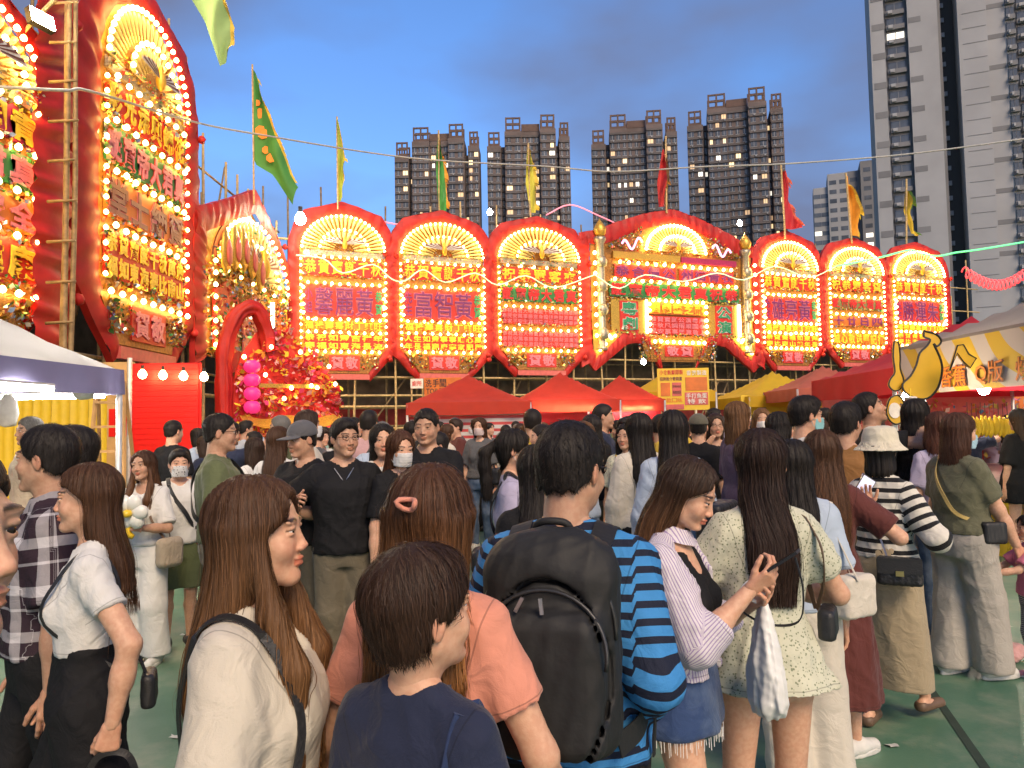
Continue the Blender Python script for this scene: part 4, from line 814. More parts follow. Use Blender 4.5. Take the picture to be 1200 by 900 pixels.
tb = thing('stall_table', 'white covered stall table under the navy valance tent', 'table', (-4.9, 6.2, 0)); m = MB(); m.box((-1.4, -1.2, .86), (.5, .9, .9)); m.build('table_top', TX['white'], tb); m = MB(); m.grid([[(.5 + .01 * math.sin(yy * 20), yy, zz) for zz in (.1, .5, .86)] for yy in np.linspace(-1.2, .9, 30)]); m.build('table_cloth', TX['white'], tb, smooth=True)
for nm_, c, x_, y_, lb in (('snack_box', 'orange', .1, -.4, 'orange snack box on the white stall table'), ('snack_box', 'yellow', -.3, .1, 'yellow snack box on the white stall table'), ('snack_box', 'red', .15, .4, 'red snack box on the white stall table'), ('snack_box', 'pink', -.2, -.7, 'pink snack box on the white stall table')):
    o = thing(nm_, lb, 'box', (-4.9 + x_, 6.2 + y_, .9)); m = MB(); m.box((-.12, -.1, .002), (.12, .1, .16)); m.build('carton', BG[c], o); m = MB(); m.box((-.122, -.102, .16), (.122, .102, .178)); m.build('lid', TX['white'], o)
for px, py, lb in ((98, 468, 'clear white plastic bag hung on the left tent frame'), (8, 500, 'white paper bag hung at the picture edge of the left tent')):
    q = at(px, py, 7.2); m = MB(); m.lathe([(.02, 0), (.09, .02), (.11, .12), (.08, .24), (.03, .3)], n=10, sy=.5); V = np.array(m.V); V += rng.normal(0, .006, V.shape); m.V = V.tolist(); tag(m.build('plastic_bag', pm('bag_white', (.7, .7, .68), .4, trans=.0), None, tuple(q), smooth=True), lb, 'bag')
# ---- flags
def flag(label, left, right, depth, col, fringe, pole_pts=None, mark=None, n=26):
    Lp = resample(left, n); Rp = resample(right, n); c = at(*left[0], depth); root = thing('flag', label, 'flag', tuple(c), 0, 'festival flags above the boards'); G = []
    ph = random.uniform(0, 6)
    for i in range(n):
        row = []
        for j in range(9):
            f = j / 8; p = Lp[i] * (1 - f) + Rp[i] * f; q = at(p[0], p[1], depth); row.append((q.x - c.x, (.18 * math.sin(f * 4 + ph + i * .22) + .06 * math.sin(i * .7 + f * 7)) * f * depth / 28 * 1.2, q.z - c.z))
        G.append(row)
    m = MB(); m.grid(G); cl = m.build('cloth', pm('flag_' + '_'.join(str(int(v * 100)) for v in col), col, .7, nscale=1.2, namt=.2), root, smooth=True)
    m = MB()
    for i in range(0, n - 2, 1):          # toothed fringe
        a = Vector(G[i][-1]); b = Vector(G[i + 1][-1]); mid = (a + b) / 2; e = (Vector(G[i][-1]) - Vector(G[i][-2])); e = e.normalized() if e.length > 1e-6 else Vector((1, 0, 0)); t = e * (.16 * depth / 28) + Vector((0, 0, -.06))
        m.add([a, b, mid + t + (b - a) * .8, a + t * .8], [(0, 1, 2, 3)])
    m.build('fringe', pm('fringe_' + '_'.join(str(int(v * 100)) for v in fringe), fringe, .7), cl)
    if mark:
        mm = MB()
        for fi, fj, r_ in mark:
            q = Vector(G[int(fi * (n - 1))][int(fj * 8)]); mm.lathe([(r_, 0), (r_, .006)], n=7, mtx=Matrix.Translation((q.x, q.y - .03, q.z)) @ Matrix.Rotation(R(90), 4, 'X'))
        mm.build('printed_marks', TX['orange'], cl)['kind'] = 'stuff'
    if pole_pts:
        a = at(*pole_pts[0], depth) - c; b = at(*pole_pts[1], depth) - c; m = MB(); m.tube([(a.x, -.02, a.z), (b.x, -.02, b.z)], .035 * depth / 28, 6); m.build('flag_pole', bamboo, root)
GRN, YLW, ORG, RDD = (.05, .22, .04), (.70, .48, .05), (.75, .30, .02), (.45, .02, .02)
flag('pale green flag with toothed yellow fringe hanging from above the picture', [(216, -15), (240, 25), (258, 78)], [(258, -15), (268, 25), (268, 66)], 13, (.28, .42, .14), YLW)
flag('big triangular green flag with red marks and yellow fringe', [(296, 80), (297, 140), (298, 192), (320, 205), (343, 240)], [(297, 82), (312, 128), (330, 175), (340, 205), (348, 218)], 22, GRN, YLW, ((296, 76), (298, 240)), [(.25, .4, .1), (.35, .5, .16), (.45, .45, .16), (.5, .6, .16), (.6, .5, .12), (.7, .6, .14)])
flag('slim yellow green flag standing above the first name board', [(395, 140), (395, 190), (396, 236)], [(396, 141), (402, 190), (403, 234)], 29, (.35, .40, .04), YLW, ((395, 137), (396, 245)))
flag('hanging flag, green above and orange below, over the second name board', [(513, 160), (511, 200), (514, 246)], [(515, 162), (521, 200), (523, 246)], 32.5, (.06, .30, .05), ORG, ((514, 153), (515, 255)))
flag('pale yellow flag over the third round-topped board', [(618, 172), (616, 215), (622, 250)], [(620, 173), (626, 210), (628, 248)], 34, (.60, .55, .06), YLW, ((619, 168), (622, 262)))
flag('dark red flag over the gabled board', [(776, 176), (770, 215), (772, 243)], [(780, 174), (780, 215), (779, 242)], 36, RDD, (.25, .12, .03), ((780, 160), (781, 250)))
flag('red flag leaning over the board right of the gabled one', [(916, 200), (917, 235), (919, 268)], [(919, 202), (928, 240), (938, 268)], 38.5, (.5, .02, .03), (.6, .1, .05), ((915, 192), (920, 280)))
flag('orange flag with yellow fringe over the olive-banded board', [(991, 206), (994, 240), (998, 276)], [(995, 208), (1003, 240), (1008, 278)], 40.5, ORG, YLW, ((991, 203), (998, 285)))
flag('yellow and green flag over the last round-topped board', [(1061, 222), (1059, 248), (1068, 274)], [(1065, 224), (1066, 252), (1078, 276)], 42.5, (.6, .42, .03), (.12, .25, .04), ((1062, 210), (1062, 290)))
# ---- cables and rope lights
def cable(label, pts, depth, r, mat, name='cable', cat='cable', sub=6):
    P = [at(px, py, d) for (px, py), d in zip(pts, depth if isinstance(depth, list) else [depth] * len(pts))]; C_ = catmull([tuple(p) for p in P], sub); c = C_[0]; m = MB(); m.tube([tuple(p - c) for p in C_], r, 6); o = m.build(name, mat, None, tuple(c), smooth=True); return tag(o, label, cat)
cw = pm('cable_white', (.42, .42, .40), .6)
cable('long white cable slung from the tall left board to the high-rise side', [(-20, 101), (75, 106), (110, 108), (220, 141), (300, 157), (480, 185), (640, 195), (720, 201), (830, 195), (920, 192), (1060, 181), (1220, 160)], [11.5, 12, 13, 18, 20, 24, 25, 25, 25, 25, 25, 24], .026, cw)
gr = pm('rope_green', (.3, 1, .5), .4, emis=(.05, 1.0, .22), es=.42, namt=0); wr_ = pm('rope_pale', (.9, 1, .85), .4, emis=(.30, 1.0, .32), es=.34, namt=0); pk = pm('rope_pink', (1, .4, .5), .4, emis=(1, .18, .25), es=.45, namt=0)
bd = lambda px: plane_hit(px, 320, P_B, N_B).y - 1.6
W1 = [(347, 299), (379, 303), (402, 320), (437, 310), (459, 327), (475, 329), (496, 316), (522, 331), (557, 320), (583, 334), (616, 323), (649, 337), (697, 322)]; W2 = [(697, 322), (726, 338), (756, 322), (800, 330), (840, 320), (872, 328), (908, 312), (948, 325), (980, 312)]; W3 = [(980, 312), (1030, 302), (1066, 293), (1078, 297), (1099, 300), (1120, 296), (1150, 292), (1215, 281)]
cable('pale green rope light looping across the left name boards', W1, [bd(p[0]) for p in W1], .024, wr_, 'rope_light', 'rope light', 4)
cable('green rope light looping across the gabled board', W2, [bd(p[0]) for p in W2], .024, wr_, 'rope_light', 'rope light', 4)
cable('vivid green rope light over the last board towards the high-rise', W3, [bd(p[0]) - .5 for p in W3], .05, gr, 'rope_light', 'rope light', 4)
cable('thin pink rope light sloping along the bamboo left of the gabled board', [(640, 252), (668, 240), (700, 252), (735, 268)], [34, 34.5, 35, 36], .03, pk, 'rope_light', 'rope light', 4)
cable('thin pink rope light between the first two name boards', [(440, 258), (470, 263), (500, 258)], [31, 31.5, 32], .03, pk, 'rope_light', 'rope light', 4)
pc = [at(1130 + 70 * t, 318 + 22 * math.sin(t * math.pi * .8) - 10 * t, 20) for t in np.linspace(0, 1, 120)]; m = MB(); P = [(p.x - pc[0].x, .12 * math.cos(i * .75), p.z - pc[0].z + .13 * math.sin(i * .75)) for i, p in enumerate(pc)]; m.tube(P, .022, 5)
tag(m.build('coil_light', pm('coil_red', (1, .2, .2), .4, emis=(1, .05, .06), es=.5, namt=0), None, tuple(pc[0]), smooth=True), 'red spiral rope light sagging at the right before the high-rise', 'rope light')
# ---- floodlight on the left bamboo pole
def floodlight():
    q = at(50, 22, 12.6); root = thing('floodlight', 'glaring floodlight clamped to the bamboo pole between the left boards', 'lamp', tuple(q), R(70))
    m = MB(); m.box((-.22, 0, -.14), (.22, .12, .14)); m.build('housing', ink, root, rot=(R(-15), 0, 0)); m = MB(); m.box((-.2, -.02, -.12), (.2, -.004, .12)); m.build('lens', pm('flood_lens', (1, 1, 1), .4, emis=(1, .84, .60), es=380, namt=0), root, rot=(R(-15), 0, 0))
    r2 = thing('bamboo_mast', 'upright bamboo mast with ladder rungs between the two tall left boards', 'mast', tuple(at(76, 300, 13.4).xy) + (0,), 0)
    for dx in (-.08, .08, .0): pole(r2, (dx, abs(dx), 0), (dx + .03, abs(dx), 12.4 - abs(dx) * 30), .05, bamboo_dk)
    for i in range(12): pole(r2, (-.28, -.07, 3.6 + i * .72), (.22, -.07, 3.62 + i * .72), .028, bamboo_dk, name='rung')
    pole(r2, (0, -.1, 9.6), (-.9, -.1, 8.6), .04, name='brace'); pole(r2, (-1.2, -.12, 10.6), (.4, -.12, 10.7), .04, name='arm')
floodlight()
# ------------------------------------------------------------------ implicit surfaces for bodies, clothes, hair
f32 = np.float32
def smin(a, b, k):
    h = np.clip(.5 + .5 * (b - a) / k, 0, 1); return b + (a - b) * h - k * h * (1 - h)
class Fld:
    def __init__(s, lo, hi, h):
        s.h = h; s.lo = np.array(lo, f32)
        s.ax = [np.arange(lo[i], hi[i] + h, h, dtype=f32) for i in range(3)]
        s.F = np.full([len(a) for a in s.ax], .25, f32)
    def sub(s, lo, hi, m=.05):
        sl = []
        for i in range(3):
            a = max(int((lo[i] - m - s.lo[i]) / s.h), 0); b = min(int((hi[i] + m - s.lo[i]) / s.h) + 2, len(s.ax[i]))
            if a >= b: return None
            sl.append(slice(a, b))
        g = np.meshgrid(*[s.ax[i][sl[i]] for i in range(3)], indexing='ij', sparse=True)
        return tuple(sl), g
    def put(s, q, d, k, op):
        a = s.F[q]
        if op == '+': s.F[q] = smin(a, d, k) if k else np.minimum(a, d)
        else: s.F[q] = -smin(-a, d, k) if k else np.maximum(a, -d)
    def cone(s, a, b, ra, rb, k=.02, op='+', flat=None, trim=None):
        a = np.array(a, f32); b = np.array(b, f32); r = max(ra, rb)
        q = s.sub(np.minimum(a, b) - r, np.maximum(a, b) + r)
        if q is None: return s
        q, (X, Y, Z) = q; d = b - a; L2 = float(d @ d) + 1e-9
        px, py, pz = X - a[0], Y - a[1], Z - a[2]
        t0 = (px * d[0] + py * d[1] + pz * d[2]) / L2; t = np.clip(t0, 0, 1)
        ex, ey, ez = px - t * d[0], py - t * d[1], pz - t * d[2]
        if flat is not None:                 # flatten along a direction
            n, f = np.array(flat[0], f32), flat[1]; n = n / np.linalg.norm(n); w = ex * n[0] + ey * n[1] + ez * n[2]; ex, ey, ez = ex + n[0] * w * (1 / f - 1), ey + n[1] * w * (1 / f - 1), ez + n[2] * w * (1 / f - 1)
        D = np.sqrt(ex * ex + ey * ey + ez * ez) - (ra + (rb - ra) * t)
        if trim is not None: D = np.maximum(D, (t0 - trim) * math.sqrt(L2))
        s.put(q, D, k, op); return s
    def ell(s, c, r, k=.02, op='+', rot=None):
        c = np.array(c, f32); r = np.array(r, f32); m = r.max() if rot is not None else r
        q = s.sub(c - m, c + m)
        if q is None: return s
        q, (X, Y, Z) = q; x, y, z = X - c[0], Y - c[1], Z - c[2]
        if rot is not None:
            A = np.array(rot.to_3x3().transposed(), f32); x, y, z = A[0, 0] * x + A[0, 1] * y + A[0, 2] * z, A[1, 0] * x + A[1, 1] * y + A[1, 2] * z, A[2, 0] * x + A[2, 1] * y + A[2, 2] * z
        k0 = np.sqrt((x / r[0]) ** 2 + (y / r[1]) ** 2 + (z / r[2]) ** 2); k1 = np.sqrt((x / r[0] ** 2) ** 2 + (y / r[1] ** 2) ** 2 + (z / r[2] ** 2) ** 2) + 1e-6
        s.put(q, (k0 * (k0 - 1) / k1).astype(f32), k, op); return s
    def loft(s, prof, k=.02, op='+', p=2.0, pleat=None, cap=.01, grow=0.0):
        """prof rows: z, cx, cy, rx, ry"""
        A = np.array(prof, f32); A = A[np.argsort(A[:, 0])]; rx, ry = A[:, 3] + grow, A[:, 4] + grow
        q = s.sub((min(A[:, 1] - rx), min(A[:, 2] - ry), A[0, 0]), (max(A[:, 1] + rx), max(A[:, 2] + ry), A[-1, 0]), .06)
        if q is None: return s
        q, (X, Y, Z) = q; z = Z.ravel(); I = lambda v: np.interp(z, A[:, 0], v).astype(f32)[None, None, :]
        cx, cy, rx, ry = I(A[:, 1]), I(A[:, 2]), I(rx), I(ry)
        u, v = (X - cx) / rx, (Y - cy) / ry
        rr = (np.abs(u) ** p + np.abs(v) ** p) ** (1 / p)
        d = (rr - 1) * np.minimum(rx, ry) * 1.05
        if pleat:
            n, amp, z0, z1, ph = pleat; th = np.arctan2(v, u); w = np.clip((z1 - Z) / (z1 - z0), 0, 1)
            d = d - amp * w * (np.sin(n * th + ph) * .6 + np.sin((n * 1.7) * th + 2 * ph + Z * 3) * .4)
        d = np.maximum(d, np.maximum(A[0, 0] - Z, Z - A[-1, 0]))
        s.put(q, d.astype(f32), k, op); return s
    def half(s, fn):                      # keep where fn(x,y,z) <= 0
        X, Y, Z = np.meshgrid(*s.ax, indexing='ij', sparse=True); s.F = np.maximum(s.F, fn(X, Y, Z).astype(f32)); return s
    def shape(s, fn, k=0, op='+'):
        X, Y, Z = np.meshgrid(*s.ax, indexing='ij', sparse=True); s.put((slice(None),) * 3, (fn(X, Y, Z) + 0 * (X + Y + Z)).astype(f32), k, op); return s
    def sample(s, P):
        """field value and gradient at points"""
        g = (P - s.lo) / s.h; n = np.array(s.F.shape) - 2; g = np.clip(g, 1, n - 1.001); i = g.astype(int); f = g - i
        def val(o):
            j = i + o; v = 0
            for a in (0, 1):
                for b in (0, 1):
                    for c in (0, 1): v = v + s.F[j[:, 0] + a, j[:, 1] + b, j[:, 2] + c] * (f[:, 0] if a else 1 - f[:, 0]) * (f[:, 1] if b else 1 - f[:, 1]) * (f[:, 2] if c else 1 - f[:, 2])
            return v
        v0 = val(np.zeros(3, int)); G = np.stack([val(np.eye(3, dtype=int)[a]) - val(-np.eye(3, dtype=int)[a]) for a in range(3)], 1); L = np.linalg.norm(G, axis=1)[:, None] + 1e-9
        return v0, G / L
    def nets(s, relax=1):
        F = s.F; n = F.shape; S = F < 0
        for a in range(3):               # close at the border
            for e in (0, -1):
                ix = [slice(None)] * 3; ix[a] = e; S[tuple(ix)] = False
        cs = [(a, b, c) for a in (0, 1) for b in (0, 1) for c in (0, 1)]
        cnt = np.zeros((n[0] - 1, n[1] - 1, n[2] - 1), np.int8)
        def cor(A, o): return A[o[0]:n[0] - 1 + o[0], o[1]:n[1] - 1 + o[1], o[2]:n[2] - 1 + o[2]]
        for o in cs: cnt += cor(S, o)
        act = (cnt > 0) & (cnt < 8); ci = np.argwhere(act)
        if len(ci) == 0: return np.zeros((0, 3)), np.zeros((0, 4), int)
        idx = np.full(act.shape, -1, np.int64); idx[act] = np.arange(len(ci))
        P = np.zeros((len(ci), 3)); w = np.zeros(len(ci))
        vals = {o: F[ci[:, 0] + o[0], ci[:, 1] + o[1], ci[:, 2] + o[2]] for o in cs}; sg = {o: S[ci[:, 0] + o[0], ci[:, 1] + o[1], ci[:, 2] + o[2]] for o in cs}
        for o in cs:
            for a in range(3):
                if o[a]: continue
                e = list(o); e[a] = 1; e = tuple(e); m = sg[o] != sg[e]; d = vals[o] - vals[e]; t = np.where(np.abs(d) > 1e-9, vals[o] / np.where(np.abs(d) > 1e-9, d, 1), .5); t = np.clip(t, 0, 1)
                pt = np.tile(np.array(o, float), (len(ci), 1)); pt[:, a] = t; P += pt * m[:, None]; w += m
        V = (ci + P / w[:, None]) * s.h + s.lo
        Q = []
        for a in range(3):
            b, c = (a + 1) % 3, (a + 2) % 3
            s0 = [slice(1, n[i] - 1) for i in range(3)]; s0[a] = slice(0, n[a] - 1); s1 = list(s0); s1[a] = slice(1, n[a])
            A, B = S[tuple(s0)], S[tuple(s1)]
            for flip, m in ((False, A & ~B), (True, ~A & B)):
                e = np.argwhere(m)
                if len(e) == 0: continue
                for i in range(3): e[:, i] += s0[i].start
                def ix(db, dc):
                    f = e.copy(); f[:, b] += db; f[:, c] += dc; return idx[f[:, 0], f[:, 1], f[:, 2]]
                q = np.stack([ix(-1, -1), ix(0, -1), ix(0, 0), ix(-1, 0)], 1); Q.append(q[:, ::-1] if flip else q)
        return V, np.concatenate(Q)
def vnormals(V, Q):
    N = np.zeros_like(V); fn = np.cross(V[Q[:, 2]] - V[Q[:, 0]], V[Q[:, 3]] - V[Q[:, 1]])
    for i in range(4): np.add.at(N, Q[:, i], fn)
    return N / (np.linalg.norm(N, axis=1)[:, None] + 1e-12)
def vsmooth(V, Q, it=1, lam=.5):
    for _ in range(it):
        A = np.zeros_like(V); c = np.zeros(len(V))
        for i in range(4):
            j = (i + 1) % 4; np.add.at(A, Q[:, i], V[Q[:, j]]); np.add.at(A, Q[:, j], V[Q[:, i]]); np.add.at(c, Q[:, i], 1); np.add.at(c, Q[:, j], 1)
        V = V + lam * (A / np.maximum(c, 1)[:, None] - V)
    return V
def wrinkle(V, Q, amp, seed, freq=1.0, vert=.5):
    r = np.random.default_rng(seed); N = vnormals(V, Q); d = np.zeros(len(V))
    for i in range(7):
        k = r.normal(size=3) * np.array([1, 1, vert]) * (22 + 16 * i) * freq; w = r.normal(size=3) * 9
        a_ = .5 + .5 * np.sin(V @ (r.normal(size=3) * 6) + r.uniform(0, 6)); d += ((1 - np.abs(np.sin(V @ k * .5 + 1.5 * np.sin(V @ w + i) + r.uniform(0, 6)))) ** 1.6 * a_ - .18) * (1.5 / (1 + .35 * i))
    return V + N * (d * amp)[:, None]
def add_attr(me, name, vals):
    a = me.attributes.new(name, 'FLOAT', 'POINT'); a.data.foreach_set('value', np.asarray(vals, f32))
def add_col(me, name, C):
    a = me.color_attributes.new(name, 'FLOAT_COLOR', 'POINT'); a.data.foreach_set('color', np.c_[C, np.ones(len(C))].astype(f32).ravel())

# ------------------------------------------------------------------ person materials
def skin_mat():
    m, t, b = node_mat('skin'); N, K = t.nodes.new, t.links.new
    a = N('ShaderNodeAttribute'); a.attribute_name = 'tint'
    tcn = N('ShaderNodeTexCoord'); n = N('ShaderNodeTexNoise'); n.inputs['Scale'].default_value = 28; n.inputs['Detail'].default_value = 5; K(tcn.outputs['Object'], n.inputs['Vector'])
    mr = N('ShaderNodeMapRange'); mr.inputs[3].default_value = .86; mr.inputs[4].default_value = 1.12; K(n.outputs[0], mr.inputs[0])
    mx = N('ShaderNodeMix'); mx.data_type = 'RGBA'; mx.blend_type = 'MULTIPLY'; mx.inputs[0].default_value = 1; n5 = N('ShaderNodeTexNoise'); n5.inputs['Scale'].default_value = 75; n5.inputs['Detail'].default_value = 4; K(tcn.outputs['Object'], n5.inputs['Vector']); r5 = N('ShaderNodeValToRGB'); r5.color_ramp.elements[0].position = .42; r5.color_ramp.elements[0].color = (.92, .78, .74, 1); r5.color_ramp.elements[1].position = .6; r5.color_ramp.elements[1].color = (1.04, 1.02, 1, 1); K(n5.outputs[0], r5.inputs[0]); m5 = N('ShaderNodeMix'); m5.data_type = 'RGBA'; m5.blend_type = 'MULTIPLY'; m5.inputs[0].default_value = .6; K(a.outputs['Color'], m5.inputs[6]); K(r5.outputs[0], m5.inputs[7]); K(m5.outputs[2], mx.inputs[6]); K(mr.outputs[0], mx.inputs[7]); K(mx.outputs[2], b.inputs['Base Color'])
    b.inputs['Roughness'].default_value = .48; b.inputs['Specular IOR Level'].default_value = .4
    b.inputs['Subsurface Weight'].default_value = .12; b.inputs['Subsurface Radius'].default_value = (.01, .004, .002); b.inputs['Subsurface Scale'].default_value = .6
    n2 = N('ShaderNodeTexNoise'); n2.inputs['Scale'].default_value = 350; K(tcn.outputs['Object'], n2.inputs['Vector']); bp = N('ShaderNodeBump'); bp.inputs['Strength'].default_value = .12; bp.inputs['Distance'].default_value = .003; K(n2.outputs[0], bp.inputs['Height']); K(bp.outputs[0], b.inputs['Normal'])
    return m
SKIN = skin_mat()
def hair_mat():
    m, t, b = node_mat('hair'); N, K = t.nodes.new, t.links.new
    a = N('ShaderNodeAttribute'); a.attribute_name = 'tint'; K(a.outputs['Color'], b.inputs['Base Color']); b.inputs['Roughness'].default_value = .55; b.inputs['Specular IOR Level'].default_value = .28
    tcn = N('ShaderNodeTexCoord'); mp_ = N('ShaderNodeMapping'); mp_.inputs['Scale'].default_value = (1, 1, .06); K(tcn.outputs['Object'], mp_.inputs[0]); n = N('ShaderNodeTexNoise'); n.inputs['Scale'].default_value = 260; n.inputs['Detail'].default_value = 3; K(mp_.outputs[0], n.inputs['Vector'])
    bp = N('ShaderNodeBump'); bp.inputs['Strength'].default_value = .55; bp.inputs['Distance'].default_value = .004; K(n.outputs[0], bp.inputs['Height']); K(bp.outputs[0], b.inputs['Normal'])
    return m
HAIR = hair_mat()
def cloth(name, col, col2=None, kind='plain', freq=1.0, rough=.8, duty=.5, bump=.25):
    """plain | stripe (attribute 'band') | vstripe | dots | plaid | denim | knit"""
    if name in MATS: return MATS[name]
    m, t, b = node_mat(name); N, K = t.nodes.new, t.links.new; b.inputs['Roughness'].default_value = rough; b.inputs['Sheen Weight'].default_value = .12 if max(col) > .05 else .0; b.inputs['Specular IOR Level'].default_value = .25
    tcn = N('ShaderNodeTexCoord'); n = N('ShaderNodeTexNoise'); n.inputs['Scale'].default_value = 9; n.inputs['Detail'].default_value = 5; K(tcn.outputs['Object'], n.inputs['Vector'])
    mr = N('ShaderNodeMapRange'); mr.inputs[3].default_value = .84; mr.inputs[4].default_value = 1.14; K(n.outputs[0], mr.inputs[0])
    mx = N('ShaderNodeMix'); mx.data_type = 'RGBA'; mx.blend_type = 'MULTIPLY'; mx.inputs[0].default_value = 1; mx.inputs[6].default_value = c3(col); K(mr.outputs[0], mx.inputs[7]); K(mx.outputs[2], b.inputs['Base Color'])
    def math_(op, a_, b_=None):
        q = N('ShaderNodeMath'); q.operation = op
        for i, v in enumerate((a_, b_)):
            if v is None: continue
            if isinstance(v, (int, float)): q.inputs[i].default_value = v
            else: K(v, q.inputs[i])
        return q.outputs[0]
    def mixc(fac, c_a, c_b):
        q = N('ShaderNodeMix'); q.data_type = 'RGBA'; K(fac, q.inputs[0])
        for i, v in ((6, c_a), (7, c_b)):
            if isinstance(v, tuple): q.inputs[i].default_value = c3(v)
            else: K(v, q.inputs[i])
        return q.outputs[2]
    if kind in ('stripe', 'vstripe', 'plaid'):
        at_ = N('ShaderNodeAttribute'); at_.attribute_name = 'band'; av = N('ShaderNodeAttribute'); av.attribute_name = 'around'
        def st(o, f, d): return math_('LESS_THAN', math_('FRACT', math_('MULTIPLY', o, f)), d)
        if kind == 'stripe': c = mixc(st(at_.outputs['Fac'], freq, duty), col, col2)
        elif kind == 'vstripe': c = mixc(st(av.outputs['Fac'], freq, duty), col, col2)
        else:
            h = st(at_.outputs['Fac'], freq, .22); v = st(av.outputs['Fac'], freq, .2); h2 = st(math_('ADD', at_.outputs['Fac'], .055), freq, .06)
            c = mixc(math_('MULTIPLY', math_('ADD', math_('ADD', h, v), h2), .42), col, col2)
        K(c, mx.inputs[6])
    elif kind == 'dots':
        v = N('ShaderNodeTexVoronoi'); v.inputs['Scale'].default_value = freq; K(tcn.outputs['Object'], v.inputs['Vector']); n3 = N('ShaderNodeTexNoise'); n3.inputs['Scale'].default_value = freq * 1.2; K(tcn.outputs['Object'], n3.inputs['Vector'])
        f = math_('LESS_THAN', math_('ADD', v.outputs['Distance'], math_('MULTIPLY', n3.outputs[0], .35)), .47); K(mixc(f, col, col2), mx.inputs[6])
    elif kind == 'denim':
        n3 = N('ShaderNodeTexNoise'); n3.inputs['Scale'].default_value = 6; n3.inputs['Detail'].default_value = 6; K(tcn.outputs['Object'], n3.inputs['Vector']); r_ = N('ShaderNodeValToRGB'); r_.color_ramp.elements[0].position = .42; r_.color_ramp.elements[1].position = .7
        K(n3.outputs[0], r_.inputs[0]); K(mixc(r_.outputs[0], col, col2), mx.inputs[6])
    ah = N('ShaderNodeAttribute'); ah.attribute_name = 'hemd'; aa_ = N('ShaderNodeAttribute'); aa_.attribute_name = 'armd'
    def near(o, v, w): return math_('LESS_THAN', math_('ABSOLUTE', math_('SUBTRACT', o, v)), w)
    seam = math_('MAXIMUM', near(ah.outputs['Fac'], 1.020, .0016), near(aa_.outputs['Fac'], 1.0, .0018)); src = mx.inputs[7].links[0].from_socket
    K(math_('MULTIPLY', src, math_('SUBTRACT', 1.0, math_('MULTIPLY', seam, .38))), mx.inputs[7]); hemf = math_('MULTIPLY', math_('LESS_THAN', ah.outputs['Fac'], 1.02), math_('GREATER_THAN', ah.outputs['Fac'], .5))
    n2 = N('ShaderNodeTexNoise'); n2.inputs['Scale'].default_value = 420; K(tcn.outputs['Object'], n2.inputs['Vector'])
    n4 = N('ShaderNodeTexNoise'); n4.inputs['Scale'].default_value = 14; n4.inputs['Detail'].default_value = 3; n4.inputs['Distortion'].default_value = 1.2; K(tcn.outputs['Object'], n4.inputs['Vector'])
    bp = N('ShaderNodeBump'); bp.inputs['Strength'].default_value = bump; bp.inputs['Distance'].default_value = .003; K(n2.outputs[0], bp.inputs['Height'])
    bp2 = N('ShaderNodeBump'); bp2.inputs['Strength'].default_value = .45; bp2.inputs['Distance'].default_value = .02; K(math_('ADD', n4.outputs[0], math_('MULTIPLY', math_('SUBTRACT', hemf, seam), .09)), bp2.inputs['Height']); K(bp.outputs[0], bp2.inputs['Normal']); K(bp2.outputs[0], b.inputs['Normal'])
    MATS[name] = m; return m
eye_white = pm('eye_white', (.75, .72, .68), .25, namt=.03); eye_dark = pm('eye_iris', (.02, .012, .008), .15, namt=0)
leather_blk = pm('leather_black', (.018, .018, .02), .45, bump=.2, bscale=120); metal_gold = pm('buckle_gold', (.7, .5, .2), .3, 1); metal_steel = pm('metal_steel', (.5, .5, .52), .35, .9)
def ik(a, c, l1, l2, pole):
    a, c, pole = Vector(a), Vector(c), Vector(pole); d = c - a; L_ = min(d.length, (l1 + l2) * .999); u = d.normalized(); c = a + u * L_
    x = (l1 * l1 - l2 * l2 + L_ * L_) / (2 * L_); h = math.sqrt(max(l1 * l1 - x * x, 0)); w = pole - u * pole.dot(u); w = w.normalized() if w.length > 1e-6 else u.orthogonal().normalized()
    return a + u * x + w * h, c

HEADS = {}
def head_field(sex, h, mouth=0.0, fat=1.0, ears=True):
    F = Fld((-.115, -.15, -.30), (.115, .15, .15), h)
    m = sex == 'm'
    F.ell((0, -.014, .036), (.0765, .094, .083)).ell((0, .020, -.028), (.0635 * fat, .066, .086), .03)
    for s in (-1, 1):
        F.cone((s * .048 * fat, -.008, -.048), (s * .016, .060, -.096), .020, .015, .025)
        F.ell((s * .036 * fat, .056, -.030), (.026, .022, .026), .02)
        F.ell((s * .030, .076, .027), (.026, .011, .008), .012)
    F.ell((0, .069, -.097), (.021, .016, .015), .018)
    for s in (-1, 1): F.ell((s * .032, .100, .008), (.018, .016, .0105), .012, '-')
    F.cone((0, .077, .014), (0, .1005 if m else .0985, -.029), .0055, .0088 if m else .0082, .014)
    for s in (-1, 1): F.ell((s * .0115, .091, -.034), (.0085, .011, .0075), .006)
    F.ell((0, .083, -.0565), (.0225, .012, .0058), .006).ell((0, .0815, -.0680), (.019, .0125, .0070), .005)
    F.ell((0, .0985, -.0615), (.0225, .0085, .0014 + mouth * .006), .002, '-')
    for s in (-1, 1):
        F.ell((s * .032, .0750, .0140), (.0165, .0125, .0070), .004); F.ell((s * .032, .0745, .0005), (.0150, .0115, .0050), .004)
        if ears: F.ell((s * .0795, -.012, -.004), (.0085, .019, .031), .006, rot=Matrix.Rotation(R(-14), 4, 'X') @ Matrix.Rotation(s * R(20), 4, 'Z')); F.ell((s * .0885, -.008, .002), (.006, .010, .018), .004, '-')
    nr = .056 * (fat ** .5) if m else .047
    F.cone((0, -.022, -.03), (0, -.048, -.28), nr * .98, nr * 1.12, .03); F.cone((0, -.006, -.09), (0, -.03, -.28), nr * .55, nr * .6, .03)
    return F
